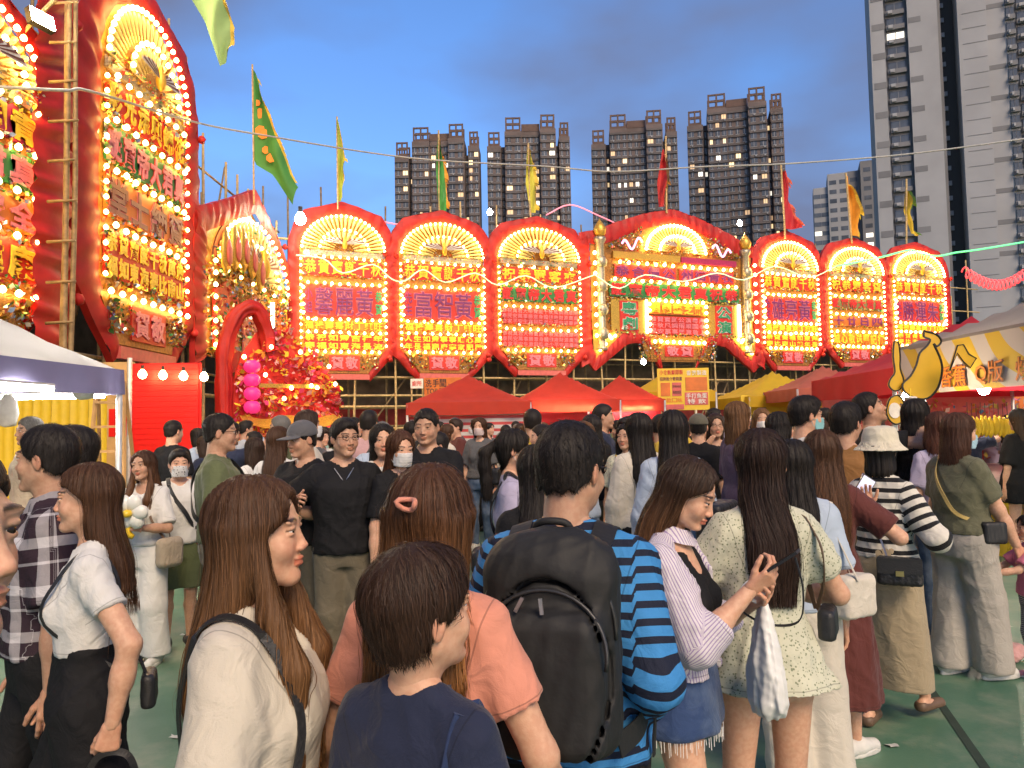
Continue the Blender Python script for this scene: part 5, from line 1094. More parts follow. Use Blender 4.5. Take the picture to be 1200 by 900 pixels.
def skin_tint(V, base, brow, lipc):
    C = np.tile(np.array(base), (len(V), 1)); x, y, z = np.abs(V[:, 0]), V[:, 1], V[:, 2]
    def blend(w, c):
        nonlocal C; w = np.clip(w, 0, 1)[:, None]; C = C * (1 - w) + np.array(c) * w
    front = y > .045
    blend(front * .45 * np.exp(-(((x - .038) / .02) ** 2 + ((z + .03) / .02) ** 2)), np.array(base) * np.array([1.12, .78, .72]))
    blend(.35 * np.exp(-(((x) / .014) ** 2 + ((z + .03) / .014) ** 2)) * (y > .085), np.array(base) * np.array([1.1, .8, .75]))
    lip = (y > .078) * np.clip(1.35 - ((x / .0235) ** 2 + ((z + .0625) / .0125) ** 2), 0, 1) * 2.2; blend(lip * .85, lipc)
    arch = .0285 + .004 * np.cos((x - .034) * 60); bw = front * (x > .012) * (x < .053) * np.clip(1.6 - np.abs(z - arch) / .0035, 0, 1); blend(bw * 1.0, brow)
    lash = front * (x > .016) * (x < .048) * np.clip(1.3 - np.abs(z - (.0100 - ((x - .032) ** 2) * 12)) / .0022, 0, 1) * (y > .07); blend(lash * .8, (.03, .02, .018))
    ear = np.clip((x - .078) / .006, 0, 1); blend(ear * .35, np.array(base) * np.array([1.1, .7, .65]))
    return C

def hair_field(style, h, L=.35, vol=1.0, bang=False, locks=0.0, tuck=None):
    """hair volume in head space; returns Field"""
    lo = -.20 if style in ('short', 'crop', 'pixie', 'cap') else -(L + .18)
    F = Fld((-.19, -.24, lo), (.19, .15, .16), h)
    o = .012 * vol
    if style in ('short', 'crop', 'pixie', 'cap'):
        t = {'short': .014, 'crop': .009, 'pixie': .022, 'cap': .007}[style] * vol
        F.ell((0, -.014, .040), (.0765 + t * .75, .094 + t, .083 + t))
        if style in ('short', 'pixie'): F.ell((0, .028, .090), (.060, .062, .036), .03)
        back = {'short': -.060, 'crop': -.055, 'pixie': -.072, 'cap': -.06}[style]; front = {'short': .080, 'crop': .084, 'pixie': .050, 'cap': .06}[style]
        F.ell((0, -.040, -.03), (.0700 + t * .3, .058 + t * .3, .068), .03)
        def keep(X, Y, Z):
            zc = np.interp(Y.ravel(), [-.12, -.075, -.035, -.015, .015, .05, .075, .10], [back, back + .004, back + .028, .004, -.008, .036 if style != 'pixie' else .015, front - .012, front]).reshape(Y.shape)
            return (zc + .006 * np.sin(X * 160 + Y * 60) - Z)
        F.half(keep)
        return F
    F.ell((0, -.016, .040), (.0765 + o + .003, .094 + o + .004, .083 + o))
    if style in ('long', 'halfup', 'wavy'):
        w = .085 * vol
        F.loft([(.03, 0, -.022, .088 * vol, .090), (-.05, 0, -.034, w, .080), (-.13, 0, -.060, w * 1.05, .066), (-.22, 0, -.092, w * 1.12, .052), (-.32, 0, -.112, w * 1.12, .040), (-L * .97, 0, -.118, w * 1.0, .026), (-L - .03, 0, -.118, w * .75, .010)], .02, p=2.4)
    elif style == 'bob':
        F.loft([(.03, 0, -.018, .090, .094), (-.05, 0, -.022, .102 * vol, .088), (-.11, 0, -.034, .108 * vol, .078), (-L, 0, -.045, .094 * vol, .066), (-L - .02, 0, -.05, .075, .05)], .02, p=2.4)
    elif style == 'ponytail':
        F.ell((0, -.05, -.03), (.075, .06, .07), .03); F.ell((0, -.128, .03), (.026, .03, .026), .02)
        P = [(0, -.14, .03), (0, -.185, -.01), (0, -.19, -.09), (0, -.175, -.18), (0, -.165, -L)]
        for a, b, r0, r1 in zip(P, P[1:], (.024, .034, .036, .03), (.034, .036, .03, .012)): F.cone(a, b, r0, r1, .02)
    # the face, neck front and ears stay clear
    yf = .052 if style != 'ponytail' else .02
    F.ell((0, .104, -.012 if bang else .004), (.064, .068, .080 if bang else .088), .012, '-')
    if not bang: F.cone((0, .085, .06), (0, .135, .09), .018, .03, .02, '-')
    F.cone((0, .075, -.06), (0, .06, -.9), .066, .095, .015, '-')
    if not bang and style in ('long', 'bob', 'wavy'): F.cone((.004, .10, .112), (.004, -.02, .138), .006, .004, .006, '-')
    if tuck is not None: F.half(lambda X, Y, Z: np.where(Z < .05, Y - tuck - np.clip(Z, 0, .05) * 1.2 + 0 * X, -1.))
    if locks:
        for sd in (1, -1): F.cone((sd * .078, .012, -.03), (sd * .088, .045, -.16), .020, .026, .02, flat=((1, 0, 0), .8)); F.cone((sd * .088, .045, -.16), (sd * .088, .098, -.27), .026, .028, .02); F.cone((sd * .088, .098, -.27), (sd * .085, .105, -locks), .028, .010, .02)
    if style == 'ponytail':
        F.half(lambda X, Y, Z: np.where(Y > -.05, np.interp(Y.ravel(), [-.06, -.02, .02, .06, .1], [-.08, -.01, .0, .03, .06]).reshape(Y.shape) - Z, -1))
    return F
def strands(F, V, n, length, width, seed, steps=14, lift=.003, curl=0.0, comb=None, part=False, gscale=1.0, short=False):
    r = np.random.default_rng(seed); P = V[r.choice(len(V), n)].astype(float) + r.normal(0, .002, (n, 3)); st = length / steps * r.uniform(.6, 1.15, n)
    if short: st = st * np.clip((P[:, 2] + .085) / .10, .22, 1)
    off = r.normal(0, lift * .6, n) + lift * .25; fly = r.random(n) < .05; off = np.where(fly, off + r.uniform(.003, .012, n), off); path = [P.copy()]; Ns = []
    cv = np.array(comb if comb is not None else (0, 0, -1.0)); D0 = np.zeros((n, 3)); zb = V[:, 2].min()
    ph = r.uniform(0, 6.28, (n, 3))
    for k in range(steps):
        v, G = F.sample(P); Ns.append(G); g = np.tile(cv, (n, 1)) + .12 * r.normal(size=(n, 3)) * gscale
        if part: g[:, 0] += np.sign(P[:, 0]) * np.clip((P[:, 2] - .085) / .02, 0, 1) * 1.6; g[:, 1] += np.clip((P[:, 2] - .085) / .02, 0, 1) * .25
        fre = (P[:, 2] < zb + .025)[:, None]; t = np.where(fre, D0 * .8 + np.array([0, 0, -.35]), g - G * (g * G).sum(1)[:, None]); t /= np.linalg.norm(t, axis=1)[:, None] + 1e-6
        if k: t = .45 * t + .55 * D0; t /= np.linalg.norm(t, axis=1)[:, None] + 1e-6
        D0 = t; P = P + t * st[:, None] + curl * np.sin(ph + k * .9) * .004
        v, G = F.sample(P); stick = (P[:, 2] > zb + .025)[:, None]
        P = P - np.where(stick, G * (v - off)[:, None] * .8, 0); path.append(P.copy())
    v, G = F.sample(P); Ns.append(G)
    path = np.array(path); Ns = np.array(Ns); T = np.gradient(path, axis=0); T /= np.linalg.norm(T, axis=2)[:, :, None] + 1e-9
    S = np.cross(Ns, T); S /= np.linalg.norm(S, axis=2)[:, :, None] + 1e-9
    tw = r.uniform(-.5, .5, (1, n, 1)); S = S * np.cos(tw) + Ns * np.sin(tw)
    wd = (width * np.sin(np.linspace(.35, math.pi * .93, steps + 1)))[:, None, None] * r.uniform(.5, 1.3, (1, n, 1))
    A = path - S * wd / 2; B = path + S * wd / 2; m = steps + 1
    VV = np.stack([A, B], 2).transpose(1, 0, 2, 3).reshape(-1, 3); b = (np.arange(n) * m * 2)[:, None] + (np.arange(steps) * 2)[None, :]
    Q = np.stack([b, b + 1, b + 3, b + 2], -1).reshape(-1, 4)
    return VV, Q, np.repeat(r.uniform(0, 1, n), m * 2)

def hand_field(h, side, curl=.35, spread=.12, thumb=.5, index=None):
    """right-handed frame: fingers along -z from the wrist at the origin, palm facing -x*side, thumb to +y"""
    F = Fld((-.075, -.08, -.215), (.075, .10, .045), h); s = side
    F.cone((0, -.004, .05), (0, 0, -.005), .026, .025, .02, flat=((1, 0, 0), .78))
    for i, y in enumerate((.030, .010, -.010, -.028)): F.cone((0, y * .55, -.012), (0, y, -.082 + abs(i - 1) * .004), .016, .0125, .016, flat=((1, 0, 0), .85))
    ln = [(.040, .026, .020), (.044, .029, .021), (.041, .027, .020), (.031, .021, .017)]
    for i, y in enumerate((.031, .0105, -.0105, -.030)):
        p = np.array([0, y, -.084 + abs(i - 1) * .005]); cu = (index if (i == 0 and index is not None) else curl) * (1 + .08 * i); a = cu * .7; lat = (1.2 - i) * spread * .35
        for j, l in enumerate(ln[i]):
            d = np.array([-s * math.sin(a), math.sin(lat), -math.cos(a)]); q = p + d * l; r0 = (.0092, .0084, .0076)[j]; F.cone(p, q, r0, r0 * .9, .004); p = q; a += cu
    a = thumb; p = np.array([-s * .006, .022, -.022])
    for l, r0 in ((.042, .0125), (.032, .0105), (.025, .0092)):
        d = np.array([-s * .55 * math.sin(a), math.cos(a) * .75, -math.sin(a) * .9 - .35]); d /= np.linalg.norm(d); q = p + d * l; F.cone(p, q, r0, r0 * .88, .006); p = q; a += .28
    return F

PAL = {'fair': (.64, .385, .262), 'mid': (.50, .30, .20), 'tan': (.40, .225, .145)}
SHOE_W = pm('sneaker_white', (.62, .61, .58), .55, bump=.15, bscale=90); SHOE_B = pm('shoe_black', (.02, .02, .022), .5); SHOE_BR = pm('shoe_brown', (.13, .08, .05), .5)

def person(label, px, top, z, yaw, sex='f', skin='fair', hair='long', hcol=(.045, .025, .016), hL=.38, hvol=1.0, head=(0, 0, 0), fat=1.0, arms=None, tops=None, bottoms=None, shoes=None,
           q=1, seed=0, extra=None, lean=0.0, legs=None, group=None, height=None, mask=None, glasses=False, mouth=0.0, hat=None, brow=None, hlight=None, loc=None, ear=True, hcurl=0.0, nstr=None, hshift=None, bang=False, locks=0.0, tuck=None):
    """q: 0 near, 1 middle, 2 far (grid sizes).  All numbers of the body are for a 1.70 m figure."""
    P = at(px, top, z) if loc is None else Vector((loc[0], loc[1], height))
    Hh = P.z - {'short': .024, 'pixie': .034, 'crop': .016, 'cap': .03}.get(hair, .016) if height is None else height
    Hh = max(.8, Hh); s = Hh / 1.70
    root = thing('person', label, 'person', (P.x, P.y, 0), R(yaw), group)
    hb, hh, hd = ((.011, .0042, .0045), (.015, .006, .006), (.022, .011, .012))[q]
    m = sex == 'm'
    # ---- skeleton
    sw = (.182 if m else .150) * (1 + (fat - 1) * .35); lx = lean
    ofs = lambda zz: lx * max(0, zz - .9)      # forward lean
    SH = {1: Vector((sw, ofs(1.36) - .015, 1.352)), -1: Vector((-sw, ofs(1.36) - .015, 1.352))}
    arms = arms or {}
    A = {}
    for sd in (1, -1):
        a = arms.get(sd, {}); hnd = a.get('hand', (sd * (sw + .065), .03, .80)); pole_ = a.get('pole', (sd * .55, -1, -.1))
        e, w = ik(SH[sd], hnd, .285, .255, pole_); A[sd] = (SH[sd], e, w, a)
    HC = Vector((0, ofs(1.58) + .012, 1.585))
    Hm = Matrix.Rotation(R(head[0]), 4, 'Z') @ Matrix.Rotation(R(head[1]), 4, 'X') @ Matrix.Rotation(R(head[2]), 4, 'Y')
    hs = 1.0 if s > .85 else 1.16
    piv = Vector((0, -.03, -.10))              # the head turns about the top of the neck
    HT = Matrix.Translation(HC + piv) @ Hm @ Matrix.Translation(-piv) @ Matrix.Scale(hs * (1.0 if m else .97), 4)
    fx = fat
    if m: T = [(.78, .145, .10), (.88, .163, .112), (.98, .153, .108), (1.06, .150, .106), (1.18, .166, .118), (1.28, .176, .118), (1.34, .168, .102), (1.39, .125, .080), (1.43, .080, .062), (1.47, .055, .054)]
    else: T = [(.78, .150, .105), (.88, .168, .118), (.96, .158, .110), (1.05, .130, .090), (1.16, .136, .100), (1.22, .143, .108), (1.30, .143, .095), (1.35, .128, .080), (1.39, .095, .066), (1.43, .062, .054), (1.47, .046, .048)]
    T = [(z_, 0, ofs(z_) - (.012 if z_ > 1.3 else 0), rx * (1 + (fx - 1) * (1 if z_ < 1.3 else .5)), ry * (1 + (fx - 1) * 1.3 * (1 if z_ < 1.3 else .4))) for z_, rx, ry in T]
    legs = legs or {}
    LG = {}
    for sd in (1, -1):
        g = legs.get(sd, {}); ft = Vector(g.get('foot', (sd * .095, -.02, 0))); an = Vector((ft.x, ft.y, ft.z + .085)); hp = Vector((sd * .088, 0, .885)); kn, an = ik(hp, an, .402, .402, Vector(g.get('pole', (sd * .05, 1, 0)))); LG[sd] = (hp, kn, an, g.get('toe', sd * -8))
    sk = np.array(PAL[skin]); hc = np.array(hcol); brow = brow if brow is not None else (.035, .022, .016); lipc = sk * np.array([.90, .50, .47]) if not m else sk * np.array([.82, .62, .57])
    # ---- body (skin)
    zs0 = bottoms.get('skin_from', 0) if bottoms else 0
    B = Fld((-.62, -.45, -.03), (.62, .62, 1.50), hb)
    ext = [(-.62, .62), (-.45, .62)]
    B.loft(T, .02, grow=-.006)
    af = 1.0 if not m else 1.15; af *= (1 + (fat - 1) * .6)
    for sd in (1, -1):
        S_, e, w, a = A[sd]; B.cone(S_ + Vector((-sd * .018, 0, -.0)), e, .047 * af, .038 * af, .035); B.cone((sd * .02, ofs(1.43) - .03, 1.437), S_ + Vector((-sd * .02, 0, .012)), .036, .032 * af, .03); B.cone(e, e.lerp(w, .45), .037 * af, .036 * af, .02); B.cone(e.lerp(w, .35), w, .037 * af, .0245 * af, .02, flat=None)
        hp, kn, an, toe = LG[sd]; lf = 1 + (fat - 1) * .6
        B.cone(hp, kn, .083 * lf, .052 * lf, .03); B.cone(kn, kn.lerp(an, .3) + Vector((0, -.012, 0)), .050 * lf, .053 * lf, .02); B.cone(kn.lerp(an, .3) + Vector((0, -.012, 0)), an, .053 * lf, .031, .02)
        td = Vector((-math.sin(R(toe)), math.cos(R(toe)), 0)); B.cone(an + Vector((0, 0, -.045)) - td * .03, an + td * .13 + Vector((0, 0, -.062)), .034, .024, .02)
    B.cone((0, ofs(1.4) - .02, 1.40), HC + Vector((0, -.035, -.10)), .050 if m else .043, .046 if m else .040, .02)
    V, Q = B.nets(); C = np.tile(sk, (len(V), 1)); parts = [(V, Q, C)]
    # ---- head patch
    key = (sex, hh, mouth, round(fat, 2), ear)
    if key not in HEADS:
        HF = head_field(sex, hh, mouth, 1 + (fat - 1) * .5, ear); HEADS[key] = (HF, *HF.nets())
    HF, HV, HQ = HEADS[key]
    X = np.array(HT); tr = lambda W_: W_ @ X[:3, :3].T + X[:3, 3]
    HV2 = tr(HV); 
    # the neck runs down to the collar, unturned
    w_ = np.clip((-.09 - HV[:, 2]) / .10, 0, 1)[:, None]; HV2 = HV2 * (1 - w_) + (HV + np.array(HC)) * w_
    parts.append((HV2, HQ, skin_tint(HV, sk, brow, lipc)))
    # ---- hands
    if q < 2:
        for sd in (1, -1):
            S_, e, w, a = A[sd]
            hf = hand_field(hd, sd, a.get('curl', .38), a.get('spread', .12), a.get('thumb', .5), a.get('index')); V, Q = hf.nets()
            dz = -Vector(a['dir'] if 'dir' in a else (w - e)).normalized(); pn = Vector(a.get('palm', (-sd, 0, 0))); ax = -sd * (pn - dz * pn.dot(dz)); ax.normalize(); ay = dz.cross(ax)
            Mh = np.array(Matrix((ax, ay, dz)).transposed()); sc_ = .92 if not m else 1.04
            parts.append((V * sc_ @ Mh.T + np.array(w), Q, np.tile(sk * np.array([1.02, .94, .92]), (len(V), 1))))
    off = 0; VV = []; QQ = []; CC = []
    for V, Q, C in parts: VV.append(V); QQ.append(Q + off); CC.append(C); off += len(V)
    VV = np.concatenate(VV); me = mesh_from(VV * s, np.concatenate(QQ), 'body', True); add_col(me, 'tint', np.concatenate(CC)); link('body', me, SKIN, root)
    # ---- eyes
    if q < 2:
        em = MB(); rr = .0112
        em.lathe([(rr * math.sin(a), -rr * math.cos(a)) for a in np.linspace(.01, math.pi - .01, 9)], n=12); eme = em.mesh('eye', True)
        for sd in (1, -1):
            me2 = eme.copy() if sd == 1 else eme; me2.materials.clear(); me2.materials.append(eye_white); me2.materials.append(eye_dark)
            o = link('eye', me2, None, root); o.matrix_local = Matrix.Scale(s, 4) @ HT @ Matrix.Translation((sd * .031, .0735, .0065)) @ Matrix.Rotation(R(-90), 4, 'X')
            for p in me2.polygons:
                p.material_index = 1 if p.center.z > rr * .80 else 0
    # ---- hair
    hcl = hc
    if hair:
        kw = {'long': 'long', 'wavy': 'long'}.get(hair, hair); HFd = hair_field(hair, max(hh, .0055), hL, hvol, bang, locks, tuck); V, Q = HFd.nets()
        if len(V):
            Vs = vsmooth(V, Q, 1 if q else 2); N_ = vnormals(Vs, Q); rr = np.random.default_rng(seed + 5)
            gr = np.sin(np.arctan2(Vs[:, 0], -Vs[:, 1] - .02) * 46 + 3 * np.sin(Vs[:, 2] * 18)) * .0022 + np.sin(np.arctan2(Vs[:, 0], -Vs[:, 1] - .02) * 19 + Vs[:, 2] * 8) * .003
            Vs = Vs + N_ * gr[:, None] * (1.0 if hair in ('long', 'halfup', 'wavy', 'bob', 'ponytail') else .35)
            hi = np.array(hlight if hlight is not None else hc * 1.9); tmix = np.clip((-Vs[:, 2] + .05) / max(hL, .2), 0, 1) if hlight is not None else np.zeros(len(Vs))
            def warp(W_):
                # below the neck the hair follows the torso, not the head
                U = tr(W_); w_ = np.clip((-.10 - W_[:, 2]) / .16, 0, 1)[:, None]; base_ = W_ + np.array(HC) + (np.array(hshift) if hshift is not None else 0)
                return U * (1 - w_) + base_ * w_ if hair not in ('short', 'crop', 'pixie', 'cap') else U
            ns = nstr if nstr is not None else ((2600, 1500, 0)[q] if not hat else 0); hv = [(warp(Vs), Q, (hc * .8)[None, :] * (1 - tmix[:, None]) + hi[None, :] * tmix[:, None] * .8)]
            if ns:
                if hair in ('short', 'crop', 'pixie', 'cap'): SV, SQ, sr = strands(HFd, V[V[:, 2] > -.07], ns, {'crop': .020, 'cap': .02, 'pixie': .07}.get(hair, .038), .0016 if q == 0 else .0024, seed, 6, .004, .4, gscale=3.0 if hair != 'pixie' else 1.6, short=True, comb=(0, .15, -.8) if hair != 'pixie' else (0, 0, -1))
                else: SV, SQ, sr = strands(HFd, V, ns, .22 if hair != 'bob' else .14, .0019 if q == 0 else .003, seed, 14 if q == 0 else 8, .003, hcurl, part=hair not in ('halfup', 'ponytail'))
                tm = np.clip((-SV[:, 2] + .05) / max(hL, .2), 0, 1)[:, None] if hlight is not None else 0
                k_ = (.55 + 1.0 * sr ** 2)[:, None]
                hv.append((warp(SV), SQ, (hc[None, :] * (1 - tm) + hi[None, :] * tm) * k_))
            off = 0; a1, a2, a3 = [], [], []
            for V_, Q_, C_ in hv: a1.append(V_); a2.append(Q_ + off); a3.append(np.broadcast_to(C_, (len(V_), 3))); off += len(V_)
            me = mesh_from(np.concatenate(a1) * s, np.concatenate(a2), 'hair', True); add_col(me, 'tint', np.concatenate(a3)); link('hair', me, HAIR, root)
    # ---- clothes
    def garment(name, F, mat, wr=.006, sm=2, wf=1.0, vert=.5, bandf=None, sd_=0, hem=None, slv=0):
        V, Q = F.nets()
        if len(V) == 0: return None
        V = vsmooth(V, Q, sm); V = wrinkle(V, Q, wr, seed * 7 + sd_ + 3, wf, vert)
        me = mesh_from(V * s, Q, name, True)
        # stripe coordinates: height on the trunk, distance along the arm on a sleeve
        hd_ = V[:, 2] - (hem or 0); am_ = np.full(len(V), 9.); bd = V[:, 2].copy(); ar = np.arctan2(V[:, 0], V[:, 1] + .01) * .15
        for sd in (1, -1):
            S_, e, w, a = A[sd]; S0, e0, w0 = np.array(S_), np.array(e), np.array(w)
            d1 = (e0 - S0); l1 = np.linalg.norm(d1); t1 = (V - S0) @ d1 / l1; r1 = np.linalg.norm(V - S0 - np.clip(t1, 0, l1)[:, None] * d1 / l1, axis=1)
            d2 = (w0 - e0); l2 = np.linalg.norm(d2); t2 = (V - e0) @ d2 / l2; r2 = np.linalg.norm(V - e0 - np.clip(t2, 0, l2)[:, None] * d2 / l2, axis=1)
            on = (V[:, 0] * sd > sw * .93) & (np.minimum(r1, r2) < .12) | ((r2 < .085) & (t2 > .02)); wb_ = np.clip((r2 - r1) / .09 + .5, 0, 1); along = wb_ * t1 + (1 - wb_) * (l1 + t2); hd_ = np.where(on, (slv * l1 if slv <= 1 else l1 + (slv - 1) * l2) - along, hd_); ax_ = (V[:, 0] * sd - sw * .90) * .9 + (S0[2] - V[:, 2]) * .28; am_ = np.where((V[:, 0] * sd > 0) & (V[:, 2] > 1.22), ax_, am_); bd = np.where(on, S0[2] - along, bd); u1 = np.cross(d1 / l1, (0, 1, .05)); u1 /= np.linalg.norm(u1); v1 = np.cross(d1 / l1, u1); u2 = u1 - d2 * (u1 @ d2) / l2 ** 2; u2 /= np.linalg.norm(u2); v2 = np.cross(d2 / l2, u2); ar = np.where(on, .055 * np.where(r1 < r2, np.arctan2((V - S0) @ v1, (V - S0) @ u1), np.arctan2((V - e0) @ v2, (V - e0) @ u2)), ar)
        add_attr(me, 'band', bd); add_attr(me, 'around', ar)
        if hem is not None: add_attr(me, 'hemd', 1 + hd_); add_attr(me, 'armd', 1 + am_)
        return link(name, me, mat, root)
    if bottoms:
        b = bottoms; k = b['kind']; lo_ = b.get('loose', .02)
        G = Fld((-.42, -.40, 0.0), (.42, .46, 1.12), hb)
        if k in ('trousers', 'shorts'):
            zend = b.get('end', .07 if k == 'trousers' else .50); wd = b.get('wide', .0)
            G.loft([t for t in T if .7 < t[0] < b.get('waist', 1.03)] + [(b.get('waist', 1.03), *[v for v in np.array([[np.interp(b.get('waist', 1.03), [t[0] for t in T], [t[i] for t in T]) for i in range(1, 5)]])[0]])], .03, grow=.012)
            for sd in (1, -1):
                hp, kn, an, toe = LG[sd]; G.cone(hp, kn, .088 * (1 + (fat - 1) * .7) + lo_ * .6, .062 + lo_ + wd * .5, .035); G.cone(kn, an, .062 + lo_ + wd * .5, .050 + lo_ + wd, .03)
            G.ell((0, -.01, .81), (.10, .085, .07), .04); G.half(lambda X, Y, Z: zend - Z)
            garment(b.get('name', 'trousers' if k == 'trousers' else 'shorts'), G, b['mat'], b.get('wr', .005), 1, .7, .35, sd_=1)
        else:
            ze = b['end']; fl = b.get('flare', .04); wz = b.get('waist', 1.03); Ts = np.array(T)
            I = lambda zz, i: float(np.interp(zz, Ts[:, 0], Ts[:, i])); sy = b.get('sway', 0.)
            pr = [(ze, b.get('dx', 0), sy, I(.88, 3) + fl, I(.88, 4) + fl), ((ze + .86) / 2, b.get('dx', 0) * .4, sy * .5, I(.88, 3) + fl * .55 + .01, I(.88, 4) + fl * .55 + .012), (.86, 0, 0, I(.88, 3) + .016, I(.88, 4) + .018), (.95, 0, 0, I(.95, 3) + .014, I(.95, 4) + .014), (wz, 0, ofs(wz), I(wz, 3) + .012, I(wz, 4) + .012)]
            G.loft(pr, 0, pleat=(b.get('pleats', 7), b.get('pleat', .010), ze, .95, seed * 1.7), p=2.2)
            if b.get('hollow', True): G.loft([(ze - .05, r_[1], r_[2], r_[3] - .032, r_[4] - .032) if i == 0 else (min(r_[0], ze + .10), r_[1], r_[2], r_[3] - .036, r_[4] - .036) for i, r_ in enumerate(pr[:2])], 0, '-')
            garment(b.get('name', 'skirt'), G, b['mat'], b.get('wr', .004), 1, .6, .25, sd_=1)
    if tops:
        t = tops; lo_ = t.get('loose', .014); zh = t.get('hem', .90); Ts = np.array(T); I = lambda zz, i: float(np.interp(zz, Ts[:, 0], Ts[:, i]))
        G = Fld((-.60, -.42, min(zh, t.get('skirt', 9)) - .03), (.60, .60, 1.50), hb)
        zz = sorted(set([zh] + [v for v in (.88, .96, 1.05, 1.13, 1.2, 1.28, 1.34) if v > zh])); bl = t.get('blouse', 0)
        pr = [(v, 0, I(v, 2) + .004, I(v, 3) + lo_ + bl * (1 if v < 1.05 else .3), I(v, 4) + lo_ + bl * (1 if v < 1.05 else .3)) for v in zz] + [(1.385, 0, I(1.385, 2), I(1.385, 3) + .012, I(1.385, 4) + .012), (1.425, 0, I(1.42, 2), I(1.42, 3) + .014, I(1.42, 4) + .012), (t.get('neck', 1.445), 0, I(1.45, 2), I(1.445, 3) + .010, I(1.445, 4) + .010)]
        if t.get('skirt'):
            ze = t['skirt']; fl = t.get('flare', .06); base_rx, base_ry = I(.88, 3), I(.88, 4); wz = t.get('waistz', 1.06)
            pr = [p_ for p_ in pr if p_[0] > wz] + [(wz, 0, 0, I(wz, 3) + .010, I(wz, 4) + .010), (.90, 0, 0, base_rx + .03, base_ry + .03), ((ze + .9) / 2, 0, 0, base_rx + .03 + fl * .55, base_ry + .03 + fl * .55), (ze, 0, 0, base_rx + .03 + fl, base_ry + .03 + fl)]
            G.loft(pr, 0, pleat=(t.get('pleats', 8), t.get('pleat', .012), ze, 1.0, seed * 1.3), p=2.2)
            G.loft([(ze - .04, 0, 0, base_rx + fl - .002, base_ry + fl - .002), (ze + .035, 0, 0, base_rx + fl * .5 - .002, base_ry + fl * .5 - .002)], 0, '-')
        else: G.loft(pr, 0, p=2.25)
        if not m and not t.get('nobust'):
            for sd in (1, -1): G.ell((sd * .062, I(1.2, 2) + I(1.2, 4) - .005, 1.205), (.06, .045, .06), .035)
        sl = t.get('sleeve', .6)
        slo = t.get('sloose', lo_ + .008)
        for sd in (1, -1):
            S_, e, w, a = A[sd]; ru = .048 * af + slo * .8; cap_ = S_ + Vector((-sd * .022, 0, -.004)); G.cone((sd * .045, ofs(1.43) - .03, 1.425), S_ + Vector((-sd * .02, 0, .012)), .038, .034 * af + slo * .4, .03)
            if sl <= 0: pass
            elif sl <= 1: G.cone(cap_, e, ru, .042 * af + slo * 1.15, .03, trim=sl)
            else:
                G.cone(cap_, e, ru, .043 * af + slo, .03); G.cone(e, w, .043 * af + slo, .030 * af + slo * .8, .02, trim=min(sl - 1, .97))
        nk = t.get('neckr', .064 if m else .060); nd = t.get('neckdrop', .0)
        G.cone((0, ofs(1.42) + .005 + nd * .5, 1.43 - nd * .6), (0, ofs(1.5) - .0, 1.56), nk, nk * 1.0, .006, '-')
        if nd: G.ell((0, ofs(1.4) + .075, 1.42 - nd * .3), (nk * .95, .06, .035 + nd), .008, '-')
        if t.get('open'):            # an open front
            ow_ = t['open']; G.half(lambda X, Y, Z: np.where(Y > .03, (ow_ + (np.clip(Z - 1.1, 0, 1) * .16)) - np.abs(X + 0 * Z + 0 * Y), -1.))
        nmn = t.get('name', 'shirt'); gobj = garment(nmn, G, t['mat'], t.get('wr', .0065), t.get('sm', 1), t.get('wf', .8), .45, hem=min(zh, t.get('skirt', 9)), slv=min(sl, 1.97))
        if t.get('collar'):
            cm = MB(); ang = np.linspace(-2.6, 2.6, 21); cm.grid([[(math.sin(a) * (nk + .004 + .022 * f) * 1.02, ofs(1.44) - .012 + math.cos(a + math.pi) * -(nk + .004 + .02 * f), (1.475 if abs(a) > 0 else 1.47) - .05 * f - .03 * max(0, math.cos(a)) ) for f in (0, .15, .4, 1.0)] for a in ang])
            o = cm.build('collar', t['mat'], gobj, smooth=True); o.scale = (s, s, s)
            ba = o.data.attributes.new('band', 'FLOAT', 'POINT'); aa = o.data.attributes.new('around', 'FLOAT', 'POINT'); aa.data.foreach_set('value', np.array([v.co.x for v in o.data.vertices], f32))
        if t.get('inner'):
            G = Fld((-.25, -.25, .84), (.25, .30, 1.46), hb); G.loft([(v, 0, I(v, 2) + .003, I(v, 3) + .006, I(v, 4) + .008) for v in (.86, .96, 1.05, 1.13, 1.2, 1.28, 1.34, 1.38)], 0)
            for sd in (1, -1): G.ell((sd * .062, I(1.2, 2) + I(1.2, 4) - .008, 1.205), (.058, .042, .058), .03)
            G.ell((0, .10, 1.37), (.06, .09, .07), .01, '-'); garment('inner_top', G, t['inner'], .003, 1, sd_=9)
        if t.get('buttons'):
            for i in range(6):
                zb_ = 1.36 - i * .075; bm = MB(); yb_ = I(zb_, 2) + I(zb_, 4) + lo_ + .006; bm.lathe([(.0055, 0), (.0055, .003)], n=8, mtx=Matrix.Translation((0, 0, 0)) @ Matrix.Rotation(R(-90), 4, 'X')); bm.build('button', SHOE_W, gobj, (0 * s, yb_ * s, zb_ * s))
